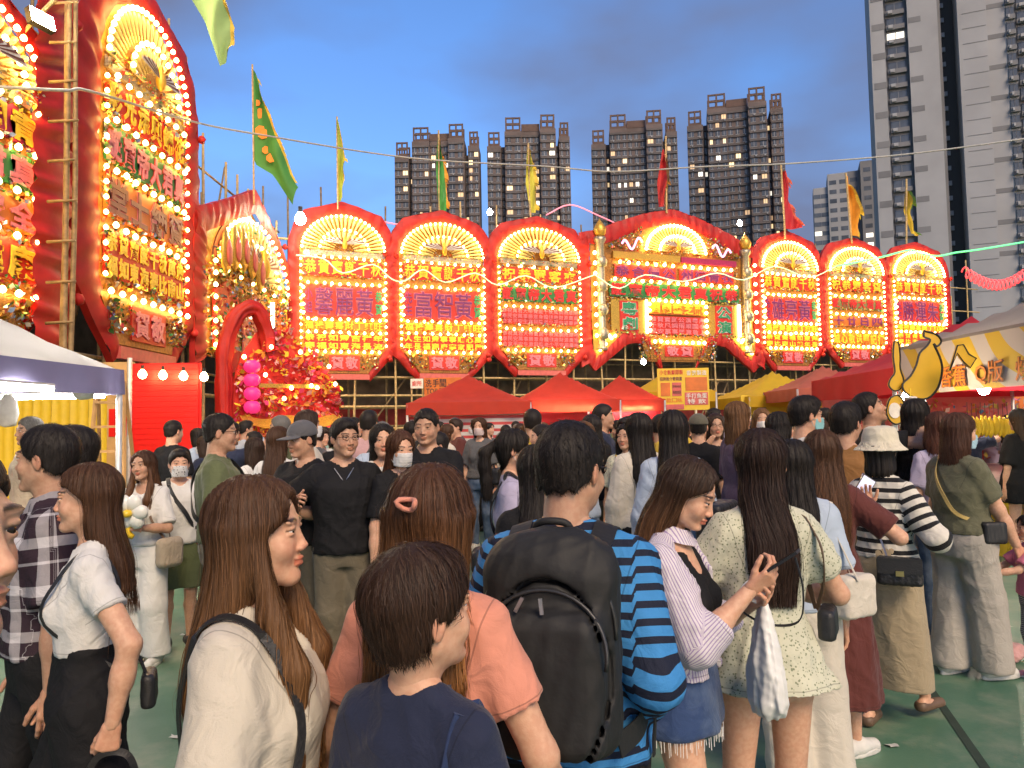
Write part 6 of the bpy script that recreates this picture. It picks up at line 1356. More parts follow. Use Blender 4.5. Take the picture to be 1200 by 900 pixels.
    # ---- shoes
    if shoes and q < 2 or (shoes and q == 2):
        for sd in (1, -1):
            hp, kn, an, toe = LG[sd]; td = Vector((-math.sin(R(toe)), math.cos(R(toe)), 0)); G = Fld((-.14, -.14, -.02), (.14, .24, .16), .006 if q < 2 else .012); fz = an.z - .085
            tl = Matrix.Rotation(R(toe), 3, 'Z'); kk = shoes.get('kind', 'sneaker')
            if kk == 'sneaker': G.cone((0, -.045, .05), (0, .02, .055), .047, .043, .03).cone((0, .02, .045), (0, .135, .032), .042, .036, .03).half(lambda X, Y, Z: .012 - Z)
            else: G.cone((0, -.04, .032), (0, .135, .022), .040, .032, .03); G.ell((0, .0, .085), (.034, .075, .05), .01, '-'); G.half(lambda X, Y, Z: .006 - Z)
            V, Q = G.nets(); V = vsmooth(V, Q, 1); Mx = np.array(tl)
            o = link('shoe', mesh_from((V @ Mx.T + np.array((an.x, an.y, fz))) * s, Q, 'shoe', True), shoes['mat'], root)
            if kk == 'sneaker':
                G = Fld((-.1, -.14, -.01), (.1, .24, .06), .006 if q < 2 else .012); G.shape(lambda X, Y, Z: np.maximum(np.sqrt((X / (.040 + .008 * np.clip(Y * 8, -1, 1))) ** 2 + ((Y - .045) / .135) ** 2) - 1, 0) * .04 + np.maximum(np.sqrt((X / .044) ** 2 + ((Y - .045) / .138) ** 2) * .044 - .044, np.abs(Z - .014) - .014))
                V, Q = G.nets(); link('sole', mesh_from((V @ Mx.T + np.array((an.x, an.y, fz))) * s, Q, 'sole', True), shoes.get('sole', SHOE_W), o)
    def headpart(name, me, mat, par=None):
        o = link(name, me, mat, par or root); o.matrix_local = Matrix.Scale(s, 4) @ HT; return o
    if mask:
        G = Fld((-.10, -.02, -.13), (.10, .135, .03), .005)
        G.shape(lambda X, Y, Z: np.sqrt((X / .066) ** 2 + ((Y - .022) / (.094 - .35 * np.clip(np.abs(Z + .045) - .018, 0, 1))) ** 2) * .066 - .066)
        G.half(lambda X, Y, Z: np.maximum(np.maximum(Z + .012 - .10 * np.clip(.03 - np.abs(X), 0, .03), -.108 - Z), .018 - Y + np.abs(Z + .055) * .25))
        V, Q = G.nets(); V = vsmooth(V, Q, 1); V[:, 1] += .0012 * np.sin(V[:, 2] * 330) * (V[:, 1] > .05)
        mo = headpart('face_mask', mesh_from(V, Q, 'face_mask', True), mask)
        for sd in (1, -1):
            lm = MB()
            for zz in (-.025, -.085): lm.tube([(sd * .064, .03, zz), (sd * .076, .0, (zz - .01) * .6), (sd * .082, -.02, .005 + zz * .3)], .0014, 5)
            lm.build('ear_loop', mask, mo)['kind'] = 'stuff'
    if glasses:
        gm = MB()
        for sd in (1, -1):
            gm.tube([(sd * (.034 + .023 * math.cos(a)), .092 - .006 * abs(math.cos(a)), .006 + .016 * math.sin(a)) for a in np.linspace(0, 2 * math.pi, 17)[:-1]], .0018, 5, closed=True)
            gm.tube([(sd * .057, .085, .010), (sd * .074, .05, .012), (sd * .082, -.012, .012)], .0017, 5)
        gm.tube([(-.011, .098, .008), (0, .101, .010), (.011, .098, .008)], .0017, 5); headpart('glasses', gm.mesh('glasses', True), eye_dark)
    if hat: hat(headpart, seed)
    PR = dict(root=root, s=s, A=A, HC=HC, HT=HT, T=T, LG=LG, sw=sw, fat=fat, ofs=ofs, tops=tops, loc=P, yaw=yaw)
    PEOPLE[label] = PR
    if extra: extra(PR)
    return PR
PEOPLE = {}
# ------------------------------------------------------------------ clothing materials
def C_(name, *a, **k): return cloth('cloth_' + name, *a, **k)
WHITE = C_('white', (.66, .65, .63)); BLACK = C_('black', (.010, .010, .012)); CREAM = C_('cream', (.60, .55, .47)); PINK = C_('salmon', (.66, .27, .19)); NAVY = C_('navy', (.018, .024, .055)); STRAPB = C_('navy_strap', (.022, .04, .11))
BLUESTR = C_('blue_stripe', (.012, .016, .035), (.05, .24, .56), 'stripe', 24, duty=.58); PLAID = C_('plaid', (.032, .018, .028), (.62, .60, .64), 'plaid', 6.2); LAVSTR = C_('lavender_stripe', (.66, .62, .66), (.34, .26, .46), 'vstripe', 105, duty=.34)
DENIM = C_('denim', (.03, .06, .16), (.14, .20, .33), 'denim'); FLORAL = C_('floral', (.56, .56, .44), (.22, .25, .16), 'dots', 95); MAROON = C_('maroon', (.105, .028, .024)); BEIGE = C_('beige', (.36, .29, .19)); BWSTR = C_('black_white_stripe', (.64, .61, .54), (.012, .012, .014), 'stripe', 17, duty=.42)
KHAKI = C_('khaki_green', (.12, .12, .075)); STONE = C_('stone', (.40, .37, .33)); BROWN = C_('brown', (.25, .12, .04)); OLIVE = C_('olive', (.11, .13, .06)); LTBLUE = C_('light_blue', (.42, .50, .62)); LAV = C_('lavender', (.42, .38, .52)); GREY = C_('grey', (.10, .10, .105)); PURPLE = C_('purple', (.09, .06, .11)); PINKCH = C_('child_pink', (.60, .17, .27)); LEGSTR = C_('leggings_stripe', (.02, .02, .03), (.55, .55, .58), 'stripe', 48, duty=.4); TROUS = C_('khaki_trouser', (.14, .12, .085)); JEANS = C_('jeans', (.05, .09, .17), (.16, .21, .30), 'denim'); PALEPINK = C_('pale_pink', (.55, .33, .33)); SAND = C_('sand', (.45, .37, .27)); RED = C_('red', (.42, .03, .03)); YELLOWC = C_('yellow', (.62, .42, .05)); MINT = C_('mint', (.25, .42, .36))
MASK_W = C_('mask_white', (.66, .65, .64)); MASK_B = C_('mask_blue', (.35, .55, .66)); MASK_T = C_('mask_teal', (.22, .48, .52)); MASK_D = C_('mask_deep_blue', (.03, .09, .45)); MASK_P = C_('mask_pattern', (.6, .6, .6), (.06, .06, .07), 'dots', 60)
BLK = (.017, .0125, .0105); DBR = (.040, .021, .013); MBR = (.075, .034, .017); LBR = (.16, .075, .03); GRYH = (.16, .15, .14)
def T_(mat, sleeve=.62, hem=.90, **k): return dict(mat=mat, sleeve=sleeve, hem=hem, **k)
def trous(mat, **k): return dict(kind='trousers', mat=mat, **k)
SNK = dict(mat=SHOE_W); SHB = dict(mat=SHOE_B, sole=SHOE_B); FLT = dict(mat=SHOE_BR, kind='flat')
# ------------------------------------------------------------------ things people carry
def carry(PR): return Matrix.Translation((PR['loc'].x, PR['loc'].y, 0)) @ Matrix.Rotation(R(PR['yaw']), 4, 'Z') @ Matrix.Scale(PR['s'], 4)
def surf(PR, x, z, front=1, off=.02):
    T = np.array(PR['T']); i = lambda k: float(np.interp(z, T[:, 0], T[:, k])); rx, ry, cy_ = i(3) + .014, i(4) + .014, i(2); u = min(abs(x) / rx, .985); return (x, cy_ + front * (ry * math.sqrt(1 - u * u) + off), z)
def ribbon(mb, pts, w, th=.004, axis=(0, 0)):
    P = catmull(pts, 6); n = len(P); V = []
    for i in range(n):
        t = Vector(P[min(i + 1, n - 1)] - P[max(i - 1, 0)]).normalized(); o = Vector((P[i][0] - axis[0], P[i][1] - axis[1], 0)); o = o - t * o.dot(t)
        if o.length < 1e-4: o = t.orthogonal()
        o.normalize()
        if P[i][2] > 1.40: o = (o * .3 + Vector((0, 0, 1))); o = (o - t * o.dot(t)).normalized()
        sd = t.cross(o).normalized(); c = Vector(P[i])
        for a, b in ((-1, 0), (1, 0), (1, 1), (-1, 1)): V.append(c + sd * a * w / 2 + o * b * th)
    F = [(i * 4 + k, i * 4 + (k + 1) % 4, (i + 1) * 4 + (k + 1) % 4, (i + 1) * 4 + k) for i in range(n - 1) for k in range(4)] + [(3, 2, 1, 0), (n * 4 - 4, n * 4 - 3, n * 4 - 2, n * 4 - 1)]
    mb.add(V, F)
def carried(PR, name, label, cat, parts, strap=None, at_=(0, 0, 0), rz=0, rot=None):
    """parts: [(part name, mesh, material)]; built in the carrier's own measures"""
    root = thing(name, label, cat); root.matrix_world = carry(PR) @ Matrix.Translation(at_) @ Matrix.Rotation(R(rz), 4, 'Z') @ (rot or Matrix())
    inv = (Matrix.Translation(at_) @ Matrix.Rotation(R(rz), 4, 'Z') @ (rot or Matrix())).inverted()
    for n_, me, mt in parts: link(n_, me, mt, root)
    for n_, pts, w, mt in strap or []:
        mb = MB(); ribbon(mb, pts, w); o = mb.build(n_, mt, root, smooth=False); o.matrix_local = inv
    return root
def soft(fn, lo, hi, h=.008, wr=.002, sd=1, sm=1):
    F = Fld(lo, hi, h); fn(F); V, Q = F.nets(); V = vsmooth(V, Q, sm); V = wrinkle(V, Q, wr, sd, 1.5); return mesh_from(V, Q, 'soft', True)
def rbox(F, c, r, rad, k=0, op='+'):
    c = np.array(c); r = np.array(r)
    F.shape(lambda X, Y, Z: (lambda qx, qy, qz: np.sqrt(np.maximum(qx, 0) ** 2 + np.maximum(qy, 0) ** 2 + np.maximum(qz, 0) ** 2) + np.minimum(np.maximum(np.maximum(qx, qy), qz), 0) - rad)(np.abs(X - c[0]) - r[0] + rad, np.abs(Y - c[1]) - r[1] + rad, np.abs(Z - c[2]) - r[2] + rad), k, op)
def bag_mesh(w, d, h_, rad=.03, taper=0, sd=1, hs=.008):
    def f(F):
        rbox(F, (0, 0, 0), (w, d, h_), rad)
    me = soft(f, (-w - .03, -d - .03, -h_ - .03), (w + .03, d + .03, h_ + .03), hs, .003, sd)
    return me
def cross_strap(PR, sd, hip=.97, off=.022, end=None):
    """over shoulder sd, down to the other hip, back and front"""
    top = (sd * .085, PR['ofs'](1.44) - .035, 1.462); f = [surf(PR, sd * .085, 1.40, 1, off * .5), surf(PR, sd * .05, 1.30, 1, off), surf(PR, -sd * .03, 1.18, 1, off + .005), surf(PR, -sd * .10, 1.06, 1, off)]; b = [surf(PR, sd * .085, 1.40, -1, off * .5), surf(PR, sd * .05, 1.30, -1, off), surf(PR, -sd * .03, 1.18, -1, off), surf(PR, -sd * .10, 1.06, -1, off)]
    e = end or (-sd * .20, .0, hip); return [e] + b[::-1] + [top] + f + [e]
def shoulder_strap(PR, sd, bag_top, off=.012, xs=.118):
    top = (sd * xs, -.02, 1.425 if xs < .13 else 1.405); return [bag_top, surf(PR, sd * (xs + .005), 1.18, -1, off + .02), surf(PR, sd * xs, 1.33, -1, off), top, surf(PR, sd * xs, 1.33, 1, off), surf(PR, sd * (xs + .005), 1.18, 1, off + .02), (bag_top[0], bag_top[1] + .05, bag_top[2])]

# ================================================================== the people, nearest first
P1 = person('person whose bare cheek, nose and lips enter at the picture edge, short dark hair', 0, 505, .8, -92, 'm', 'fair', 'cap', BLK, loc=(-1.03, .82), height=1.655, lean=.60, tops=T_(GREY), bottoms=trous(BLACK), q=0, seed=31, mouth=.6, nstr=0)
def x_plaid(PR): pass
P2 = person('person in dark plaid shirt and black trousers walking beside a woman in white', 56, 498, 2.8, 122, 'm', 'mid', 'crop', BLK, hvol=1.5, head=(-30, 2, 0), tops=T_(PLAID, .9, .90, loose=.022, collar=True, buttons=True, neckdrop=.02), bottoms=trous(BLACK, loose=.012), shoes=SHB, q=0, seed=32, arms={-1: dict(hand=(-.24, -.02, .80)), 1: dict(hand=(.23, .05, .80))}, legs={1: dict(foot=(.1, .16, 0)), -1: dict(foot=(-.1, -.18, .02))}, nstr=2600)
def x_p3(PR):
    w = PR['A'][-1][2]; hb = (w.x, w.y + .01, w.z - .30)
    carried(PR, 'handbag', 'slouchy black handbag gripped by the woman in white top', 'bag', [('bag_body', bag_mesh(.13, .05, .12, .04, sd=3), leather_blk)], [('handle', [(w.x, w.y + .09, w.z - .20), (w.x, w.y + .05, w.z - .105), (w.x, w.y, w.z - .085), (w.x, w.y - .05, w.z - .11), (w.x, w.y - .08, w.z - .20)], .022, leather_blk)], hb, 80)
    carried(PR, 'shoulder_bag', 'thin black bag strap and pouch worn by the woman in white top', 'bag', [('pouch', bag_mesh(.07, .025, .06, .02), leather_blk)], [('strap', shoulder_strap(PR, -1, (-.11, -.19, .98), .012, .10), .012, leather_blk)], (-.10, -.20, .93))
P3 = person('smiling person in white T-shirt and wide black trousers gripping a black handbag', 106, 541, 2.5, 112, 'f', 'fair', 'long', MBR, hL=.30, tuck=-.005, head=(-2, 0, 0), tops=T_(WHITE, .55, 1.06, loose=.010, sloose=.014, neckdrop=.02), bottoms=trous(BLACK, wide=.05, loose=.035, waist=1.09, end=.16), shoes=SHB, q=0, seed=33, mouth=.35, arms={-1: dict(hand=(-.25, -.10, .87), curl=1.1, thumb=.9), 1: dict(hand=(.24, .12, .82))}, legs={1: dict(foot=(.1, .2, 0)), -1: dict(foot=(-.1, -.18, .02))}, extra=x_p3, hshift=(0, -.01, 0))
def x_p4(PR):
    carried(PR, 'shoulder_bag', 'thin black bag strap over the cream jacket of the long-haired woman', 'bag', [('pouch', bag_mesh(.08, .03, .08, .02), leather_blk)], [('strap', [(.19, -.10, 1.0), surf(PR, .118, 1.12, -1, .04), surf(PR, .112, 1.25, -1, .036), surf(PR, .112, 1.345, -1, .03), (.115, -.075, 1.41), (.117, -.02, 1.436), (.117, .045, 1.405), surf(PR, .112, 1.33, 1, .034), surf(PR, .115, 1.2, 1, .05), (.19, .10, 1.0)], .018, leather_blk)], (.215, .0, .93), 90)
P4 = person('person in profile with very long straight brown hair and loose cream jacket', 300, 556, 1.55, -90, 'f', 'fair', 'long', (.085, .040, .020), hL=.36, hvol=1.1, hlight=(.22, .108, .045), tuck=.03, head=(3, 2, 0), tops=T_(CREAM, 1.9, .80, loose=.030, sloose=.032, neckdrop=.05, neckr=.056, wr=.006, wf=.55), bottoms=trous(BLACK), q=0, seed=34, mouth=.15, locks=.40, extra=x_p4, arms={1: dict(hand=(.25, .12, .86), pole=(.6, -1, 0)), -1: dict(hand=(-.22, .2, .9))}, nstr=5200)
P5 = person('person seen from behind in salmon pink T-shirt, reddish hair half tied back', 500, 543, 1.62, -12, 'f', 'fair', 'halfup', (.085, .037, .019), hL=.30, hvol=1.2, hlight=(.28, .12, .036), head=(-5, 3, 4), tops=T_(PINK, .62, .88, loose=.018, sloose=.026, neckr=.062), bottoms=trous(BLACK), q=0, seed=35, arms={1: dict(hand=(.26, .14, .88)), -1: dict(hand=(-.26, .14, .86))}, nstr=4200)
tie = MB(); tie.tube([(.022 * math.cos(a), .012 * math.sin(a), .012 * math.cos(a * 2)) for a in np.linspace(0, 6.28, 13)[:-1]], .006, 6, closed=True); o = tie.build('hair_tie', PINK, P5['root'], smooth=True); o.matrix_local = Matrix.Scale(P5['s'], 4) @ P5['HT'] @ Matrix.Translation((.0, -.141, .062)) @ Matrix.Rotation(R(70), 4, 'X')
def x_p6(PR):
    carried(PR, 'shoulder_bag', 'broad navy bag strap on the short-haired person in navy T-shirt', 'bag', [('bag_body', bag_mesh(.10, .06, .14, .04), STRAPB)], [('strap', shoulder_strap(PR, 1, (.25, -.08, .98), .016, .135), .062, STRAPB)], (.27, -.06, .86))
P6 = person('short-haired person from behind in navy T-shirt with a broad navy strap', 490, 638, 1.42, -28, 'f', 'fair', 'pixie', (.045, .022, .013), head=(-24, 6, 0), hvol=.85, tops=T_(NAVY, .6, .88, loose=.02, neckr=.060), bottoms=trous(BLACK), q=0, seed=36, extra=x_p6, nstr=3600, fat=1.05)
def backpack(PR):
    bkm = pm('backpack_nylon', (.011, .011, .012), .68, nscale=8, bump=.25, bscale=25); zp = pm('zipper', (.05, .05, .052), .35, .5)
    def body(F):
        rbox(F, (0, 0, 0), (.160, .085, .238), .075); F.ell((0, 0, .20), (.150, .08, .085), .04); rbox(F, (0, -.085, -.05), (.135, .05, .165), .045, .02)
        F.shape(lambda X, Y, Z: np.maximum(np.abs(np.sqrt((X / .140) ** 2 + ((Z + .04) / .215) ** 2 + 0 * Y) - 1) * .14 - .004, np.abs(Y + .10) - .06), .006, '-')
    me = soft(body, (-.22, -.19, -.30), (.22, .13, .32), .008, .0035, 5)
    T0 = (0, -.232, 1.185); parts = [('main_compartment', me, bkm)]
    m = MB(); m.tube([(.142 * math.cos(a), -.118 + .03 * max(0, math.sin(a)), .02 + .135 * math.sin(a)) for a in np.linspace(-.2, math.pi + .2, 26)], .005, 6); parts.append(('zip', m.mesh('zip', True), zp))
    m = MB(); m.tube([(.155 * math.cos(a), -.05 - .01 * math.sin(a), .06 + .175 * math.sin(a)) for a in np.linspace(-.1, math.pi + .1, 26)], .005, 6); parts.append(('zip', m.mesh('zip', True), zp))
    for x_, z_, a in ((-.04, .165, .5), (.0, .165, -.1)):
        m = MB(); m.box((-.004, -.004, -.035), (.004, .002, 0), Matrix.Translation((x_, -.125, z_ - .02)) @ Matrix.Rotation(a, 4, 'Y')); parts.append(('zip_pull', m.mesh(), metal_steel))
    m = MB(); m.tube(catmull([(-.045, .05, .24), (-.038, .03, .285), (0, .02, .295), (.038, .03, .285), (.045, .05, .24)], 5), .009, 8); parts.append(('carry_handle', m.mesh('h', True), bkm))
    st = []
    for sd in (1, -1):
        st.append(('shoulder_strap', [(sd * .09, -.20, 1.40), (sd * .105, -.115, 1.425), (sd * .112, -.02, 1.447), (sd * .125, .085, 1.37), (sd * .15, .125, 1.22), (sd * .19, .06, 1.06), (sd * .19, -.07, .98), (sd * .14, -.17, .95)], .058, bkm))
        st.append(('webbing_tail', [(sd * .205, -.02, 1.10), (sd * .215, -.03, 1.0), (sd * .21, -.035, .88)], .022, bkm))
    carried(PR, 'backpack', 'large black backpack on the man in blue striped top', 'backpack', parts, st, T0, 0)
P7 = person('heavy-set person in blue and navy striped long-sleeved top wearing a black backpack', 662, 494, 1.98, -14, 'm', 'mid', 'crop', BLK, hvol=1.5, head=(-22, -2, 0), fat=1.13, glasses=True, tops=T_(BLUESTR, 1.93, .86, loose=.020, sloose=.016, neckr=.066), bottoms=trous(BLACK), shoes=SHB, q=0, seed=37, arms={1: dict(hand=(.16, .10, .95), pole=(.3, -.9, -.1), curl=.5), -1: dict(hand=(-.2, .22, 1.0))}, extra=backpack, nstr=3400)
def phone(PR, pos, rot, label, screen=False):
    m = MB(); m.box((-.038, -.0045, -.078), (.038, .0045, .078)); sc = MB(); sc.box((-.034, -.0062, -.072), (.034, -.0048, .072))
    return carried(PR, 'phone', label, 'phone', [('phone_body', m.mesh(), leather_blk), ('screen', sc.mesh(), pm('screen_lit', (.5, .5, .65), .2, emis=(.72, .76, 1), es=.2, namt=.1) if screen else eye_dark)], None, pos, 0, rot)
def x_p8(PR):
    phone(PR, (.035, .345, 1.355), Matrix.Rotation(R(-55), 4, 'X'), 'dark phone held up by the woman in lavender striped shirt')
    def f(F):
        F.loft([(-.20, 0, 0, .075, .04), (-.15, 0, 0, .105, .055), (-.05, 0, 0, .095, .050), (.05, 0, 0, .065, .035), (.13, 0, 0, .035, .02), (.19, 0, 0, .014, .010)], 0, p=2.3, pleat=(9, .006, -.25, .2, 1.))
    w = PR['A'][-1][2]; pb = pm('plastic_white', (.72, .72, .70), .35, nscale=10, namt=.06)
    carried(PR, 'plastic_bag', 'white plastic carrier bag hanging from the wrist of the phone user', 'bag', [('bag_body', soft(f, (-.16, -.1, -.25), (.16, .1, .24), .007, .005, 8), pb)], [('handle', [(.0, .285, 1.22), (.0, .295, 1.255), (-.03, .25, 1.285), (.02, .22, 1.25), (.0, .285, 1.21)], .012, pb)], (.0, .29, 1.065), 30)
    carried(PR, 'phone_strap', 'looped dark phone strap dangling from the raised phone', 'strap', [], [('loop', [(.05, .40, 1.38), (.06, .42, 1.28), (.04, .40, 1.18), (.0, .30, 1.15), (-.03, .22, 1.17), (-.02, .2, 1.2)], .008, leather_blk)])
P8 = person('person looking down at a phone, lavender striped open shirt and frayed denim skirt', 788, 528, 2.45, -118, 'f', 'fair', 'long', DBR, hL=.33, hlight=(.17, .075, .028), tuck=.01, head=(2, -24, 0), hvol=1.02, tops=T_(LAVSTR, 1.45, .97, loose=.026, sloose=.026, open=.07, inner=BLACK, collar=True, neckdrop=.03, nobust=True), bottoms=dict(kind='skirt', mat=DENIM, end=.785, flare=.02, waist=1.09, pleat=.004, pleats=4, name='denim_skirt'), q=0, seed=38, arms={1: dict(hand=(.055, .26, 1.27), pole=(.5, -.4, -1), dir=(-.1, .75, .55), palm=(-.6, 0, .8), curl=.75, thumb=.6), -1: dict(hand=(-.035, .25, 1.21), pole=(-.5, -.4, -1), dir=(.5, .7, .4), palm=(.6, 0, .8), curl=.7)}, extra=x_p8, nstr=4200, legs={1: dict(foot=(.1, .12, 0)), -1: dict(foot=(-.09, -.1, 0))}, shoes=SNK)
fr = MB()
for i in range(90):
    a = 6.283 * i / 90 + random.uniform(-.03, .03); rx, ry = .188, .138; l = random.uniform(.015, .05); fr.tube([(rx * math.cos(a), ry * math.sin(a), .79), (rx * math.cos(a) + random.uniform(-.006, .006), ry * math.sin(a), .79 - l)], .0014, 3)
o = fr.build('frayed_hem', WHITE, P8['root']); o.scale = (P8['s'],) * 3; o['kind'] = 'stuff'
def x_p9(PR):
    carried(PR, 'shoulder_bag', 'small dark shoulder bag with brown strap on the floral dress', 'bag', [('bag_body', bag_mesh(.075, .03, .055, .02), leather_blk)], [('strap', [(.20, .02, 1.06), (.195, -.05, 1.18), (.165, -.105, 1.30), (.135, -.06, 1.395), (.13, -.01, 1.41), (.145, .06, 1.36), (.19, .09, 1.2), (.205, .04, 1.06)], .022, SHOE_BR)], (.215, -.03, 1.03), 60)
P9 = person('person from behind in pale floral short dress, long straight dark hair', 888, 501, 2.62, 4, 'f', 'fair', 'long', (.032, .016, .011), hL=.375, hvol=.92, head=(-22, 2, 0), tops=T_(FLORAL, .62, .98, loose=.012, sloose=.03, skirt=.825, flare=.045, waistz=1.07, name='dress', neckr=.060, pleat=.011, pleats=9), q=0, seed=39, arms={1: dict(hand=(.17, .26, 1.08), pole=(.8, -.7, -.5)), -1: dict(hand=(-.14, .28, 1.1), pole=(-.8, -.7, -.5))}, extra=x_p9, nstr=5200, legs={1: dict(foot=(.09, .0, 0)), -1: dict(foot=(-.1, .06, 0))}, shoes=SNK)
def tote(PR, label, pos, size, mat, rz, top, sd, cat='bag'):
    carried(PR, 'tote_bag', label, cat, [('bag_body', bag_mesh(*size, sd=int(abs(pos[2]) * 50)), mat)], [('handle', [(pos[0], pos[1] + .07, pos[2] + size[2] * .8), (top[0], top[1] + .03, (top[2] + pos[2]) / 2 + .1), top, (top[0], top[1] - .03, (top[2] + pos[2]) / 2 + .1), (pos[0], pos[1] - .07, pos[2] + size[2] * .8)], .018, mat)], pos, rz)
def x_p10(PR):
    phone(PR, (.235, .12, 1.385), Matrix.Rotation(R(35), 4, 'Y') @ Matrix.Rotation(R(-12), 4, 'X'), 'phone with pale back raised by the woman in maroon dress', True)
    tote(PR, 'soft brown shoulder bag beside the maroon dress', (-.16, -.22, .98), (.12, .06, .11, .05), C_('bag_brown', (.13, .075, .05)), 70, (-.15, -.10, 1.42), -1)
P10 = person('person in long maroon dress from behind, wavy brown hair, raising a phone', 962, 503, 3.85, -8, 'f', 'fair', 'long', MBR, hL=.46, hvol=1.1, hcurl=1.2, hlight=(.12, .052, .022), tops=T_(MAROON, .8, .98, loose=.02, sloose=.032, skirt=.30, flare=.05, waistz=1.1, name='dress', pleat=.01), q=0, seed=40, arms={1: dict(hand=(.25, .10, 1.28), pole=(1, -.3, -1), dir=(-.1, .2, 1), palm=(-.2, -1, 0), curl=.6), -1: dict(hand=(-.2, .2, 1.0))}, extra=x_p10, shoes=SNK, legs={1: dict(foot=(.12, .04, 0), toe=-55), -1: dict(foot=(-.08, 0, 0))}, nstr=3200)
P11 = person('person in light blue top and white trousers half hidden by the floral dress', 928, 514, 3.45, -10, 'f', 'fair', 'long', BLK, hL=.36, tops=T_(LTBLUE, .9, .9, loose=.03), bottoms=trous(CREAM, wide=.03, loose=.03, end=.12), shoes=SNK, q=1, seed=41, legs={1: dict(foot=(.13, .0, 0), toe=-60), -1: dict(foot=(-.07, -.05, 0))}, extra=lambda PR: tote(PR, 'small cream canvas tote hanging by the light blue top', (.24, -.08, .98), (.11, .05, .10, .03), CREAM, 40, (.16, -.03, 1.41), 1))
def bucket(hp, seed):
    F = Fld((-.17, -.18, -.03), (.17, .19, .16), .005); prof = [(.005, 0, -.005, .145, .160), (.03, 0, -.008, .118, .135), (.058, 0, -.012, .096, .112), (.10, 0, -.014, .090, .104), (.132, 0, -.014, .078, .090), (.142, 0, -.014, .05, .06)]
    F.loft(prof, 0); F.loft([(-.02, 0, -.005, .15, .168), (.028, 0, -.008, .112, .129), (.056, 0, -.012, .088, .104), (.10, 0, -.014, .08, .094)], 0, '-'); V, Q = F.nets(); V = vsmooth(V, Q, 2); V = wrinkle(V, Q, .003, 4, 1.3); V = (V - np.array([0, -.014, .02])) * 1.10 + np.array([0, -.016, .022])
    o = hp('bucket_hat', mesh_from(V, Q, 'bucket_hat', True), C_('hat_cream', (.62, .57, .45))); mb = MB(); mb.lathe([(.012, 0), (.008, .004)], n=8, mtx=Matrix.Translation((.02, -.128, .040)) @ Matrix.Rotation(R(90), 4, 'X')); mb.build('badge', leather_blk, o)
def cap(mat):
    def f(hp, seed):
        F = Fld((-.12, -.14, -.02), (.12, .22, .16), .006); F.ell((0, -.014, .045), (.093, .110, .095)); F.ell((0, -.014, .04), (.083, .10, .088), 0, '-'); F.half(lambda X, Y, Z: .028 - Z)
        F.shape(lambda X, Y, Z: np.maximum(np.sqrt((X / .08) ** 2 + ((Y - .08) / .10) ** 2) * .08 - .08, np.maximum(np.abs(Z - .040 + (Y - .06) * .12 + X * X * 2.2) - .005, .05 - Y)), .004); V, Q = F.nets(); V = vsmooth(V, Q, 1); hp('cap', mesh_from(V, Q, 'cap', True), mat)
    return f
def x_p12(PR):
    q = pm('quilted_black', (.016, .016, .018), .35, bump=.4, bscale=70)
    carried(PR, 'crossbody_bag', 'quilted black crossbody bag with gold clasp on the beige skirt', 'bag', [('bag_body', bag_mesh(.115, .04, .078, .02), q), ('flap', (lambda m_: (m_.box((-.112, -.048, -.01), (.112, -.041, .075)), m_.mesh())[1])(MB()), leather_blk), ('clasp', (lambda m_: (m_.box((-.02, -.056, -.02), (.02, -.049, .008)), m_.mesh())[1])(MB()), metal_gold)], [('chain', [(.10, -.20, 1.00), surf(PR, .03, 1.12, -1, .03), surf(PR, -.04, 1.26, -1, .025), surf(PR, -.085, 1.37, -1, .015), (-.09, -.03, 1.455), surf(PR, -.08, 1.36, 1, .02)], .010, metal_steel)], (.16, -.19, .93), 25)
P12 = person('person in cream bucket hat, black and cream striped top and long beige skirt', 1031, 503, 4.25, -50, 'f', 'fair', 'bob', BLK, hL=.13, hvol=.8, hat=bucket, head=(8, 0, 0), fat=1.05, tops=T_(BWSTR, 1.05, .97, loose=.022, sloose=.028), bottoms=dict(kind='skirt', mat=BEIGE, end=.215, flare=.015, waist=1.04, pleat=.006, pleats=5, sway=.06, dx=.02, hollow=True, name='long_skirt'), shoes=FLT, q=0, seed=42, extra=x_p12, legs={1: dict(foot=(.08, .27, 0), toe=-12), -1: dict(foot=(-.09, -.10, 0))}, arms={1: dict(hand=(.2, .2, 1.1), pole=(.6, -1, -.3)), -1: dict(hand=(-.16, .26, 1.15))}, nstr=0)
def x_p13(PR):
    carried(PR, 'crossbody_bag', 'small bag on a yellow patterned strap worn over the khaki T-shirt', 'bag', [('bag_body', bag_mesh(.08, .03, .07, .02), leather_blk)], [('strap', cross_strap(PR, -1, .98, .026, (.20, .02, 1.0)), .022, C_('strap_yellow', (.55, .40, .14)))], (.21, .03, .95), 80)
P13 = person('stout person in khaki T-shirt, pale blue mask and light wide trousers', 1120, 483, 5.0, -72, 'f', 'fair', 'bob', (.085, .035, .02), hL=.20, hvol=1.0, tuck=.02, mask=MASK_B, head=(-14, -4, 0), fat=1.22, tops=T_(KHAKI, .75, .93, loose=.02, sloose=.022), bottoms=trous(STONE, wide=.035, loose=.035, end=.05), shoes=SNK, q=0, seed=43, extra=x_p13, arms={1: dict(hand=(.22, .20, .86), pole=(.4, -1, -.2)), -1: dict(hand=(-.22, .22, .9))}, legs={1: dict(foot=(.1, .10, 0)), -1: dict(foot=(-.1, -.05, 0))}, nstr=2600)
P14 = person('person in black cap and oversized black T-shirt standing at the yellow counter', 1193, 479, 8.8, 15, 'f', 'fair', 'long', DBR, hL=.34, hat=cap(C_('cap_black', (.03, .03, .035))), tops=T_(BLACK, .95, .66, loose=.06, sloose=.05), bottoms=dict(kind='shorts', mat=BLACK, end=.68), shoes=SHB, q=1, seed=44)
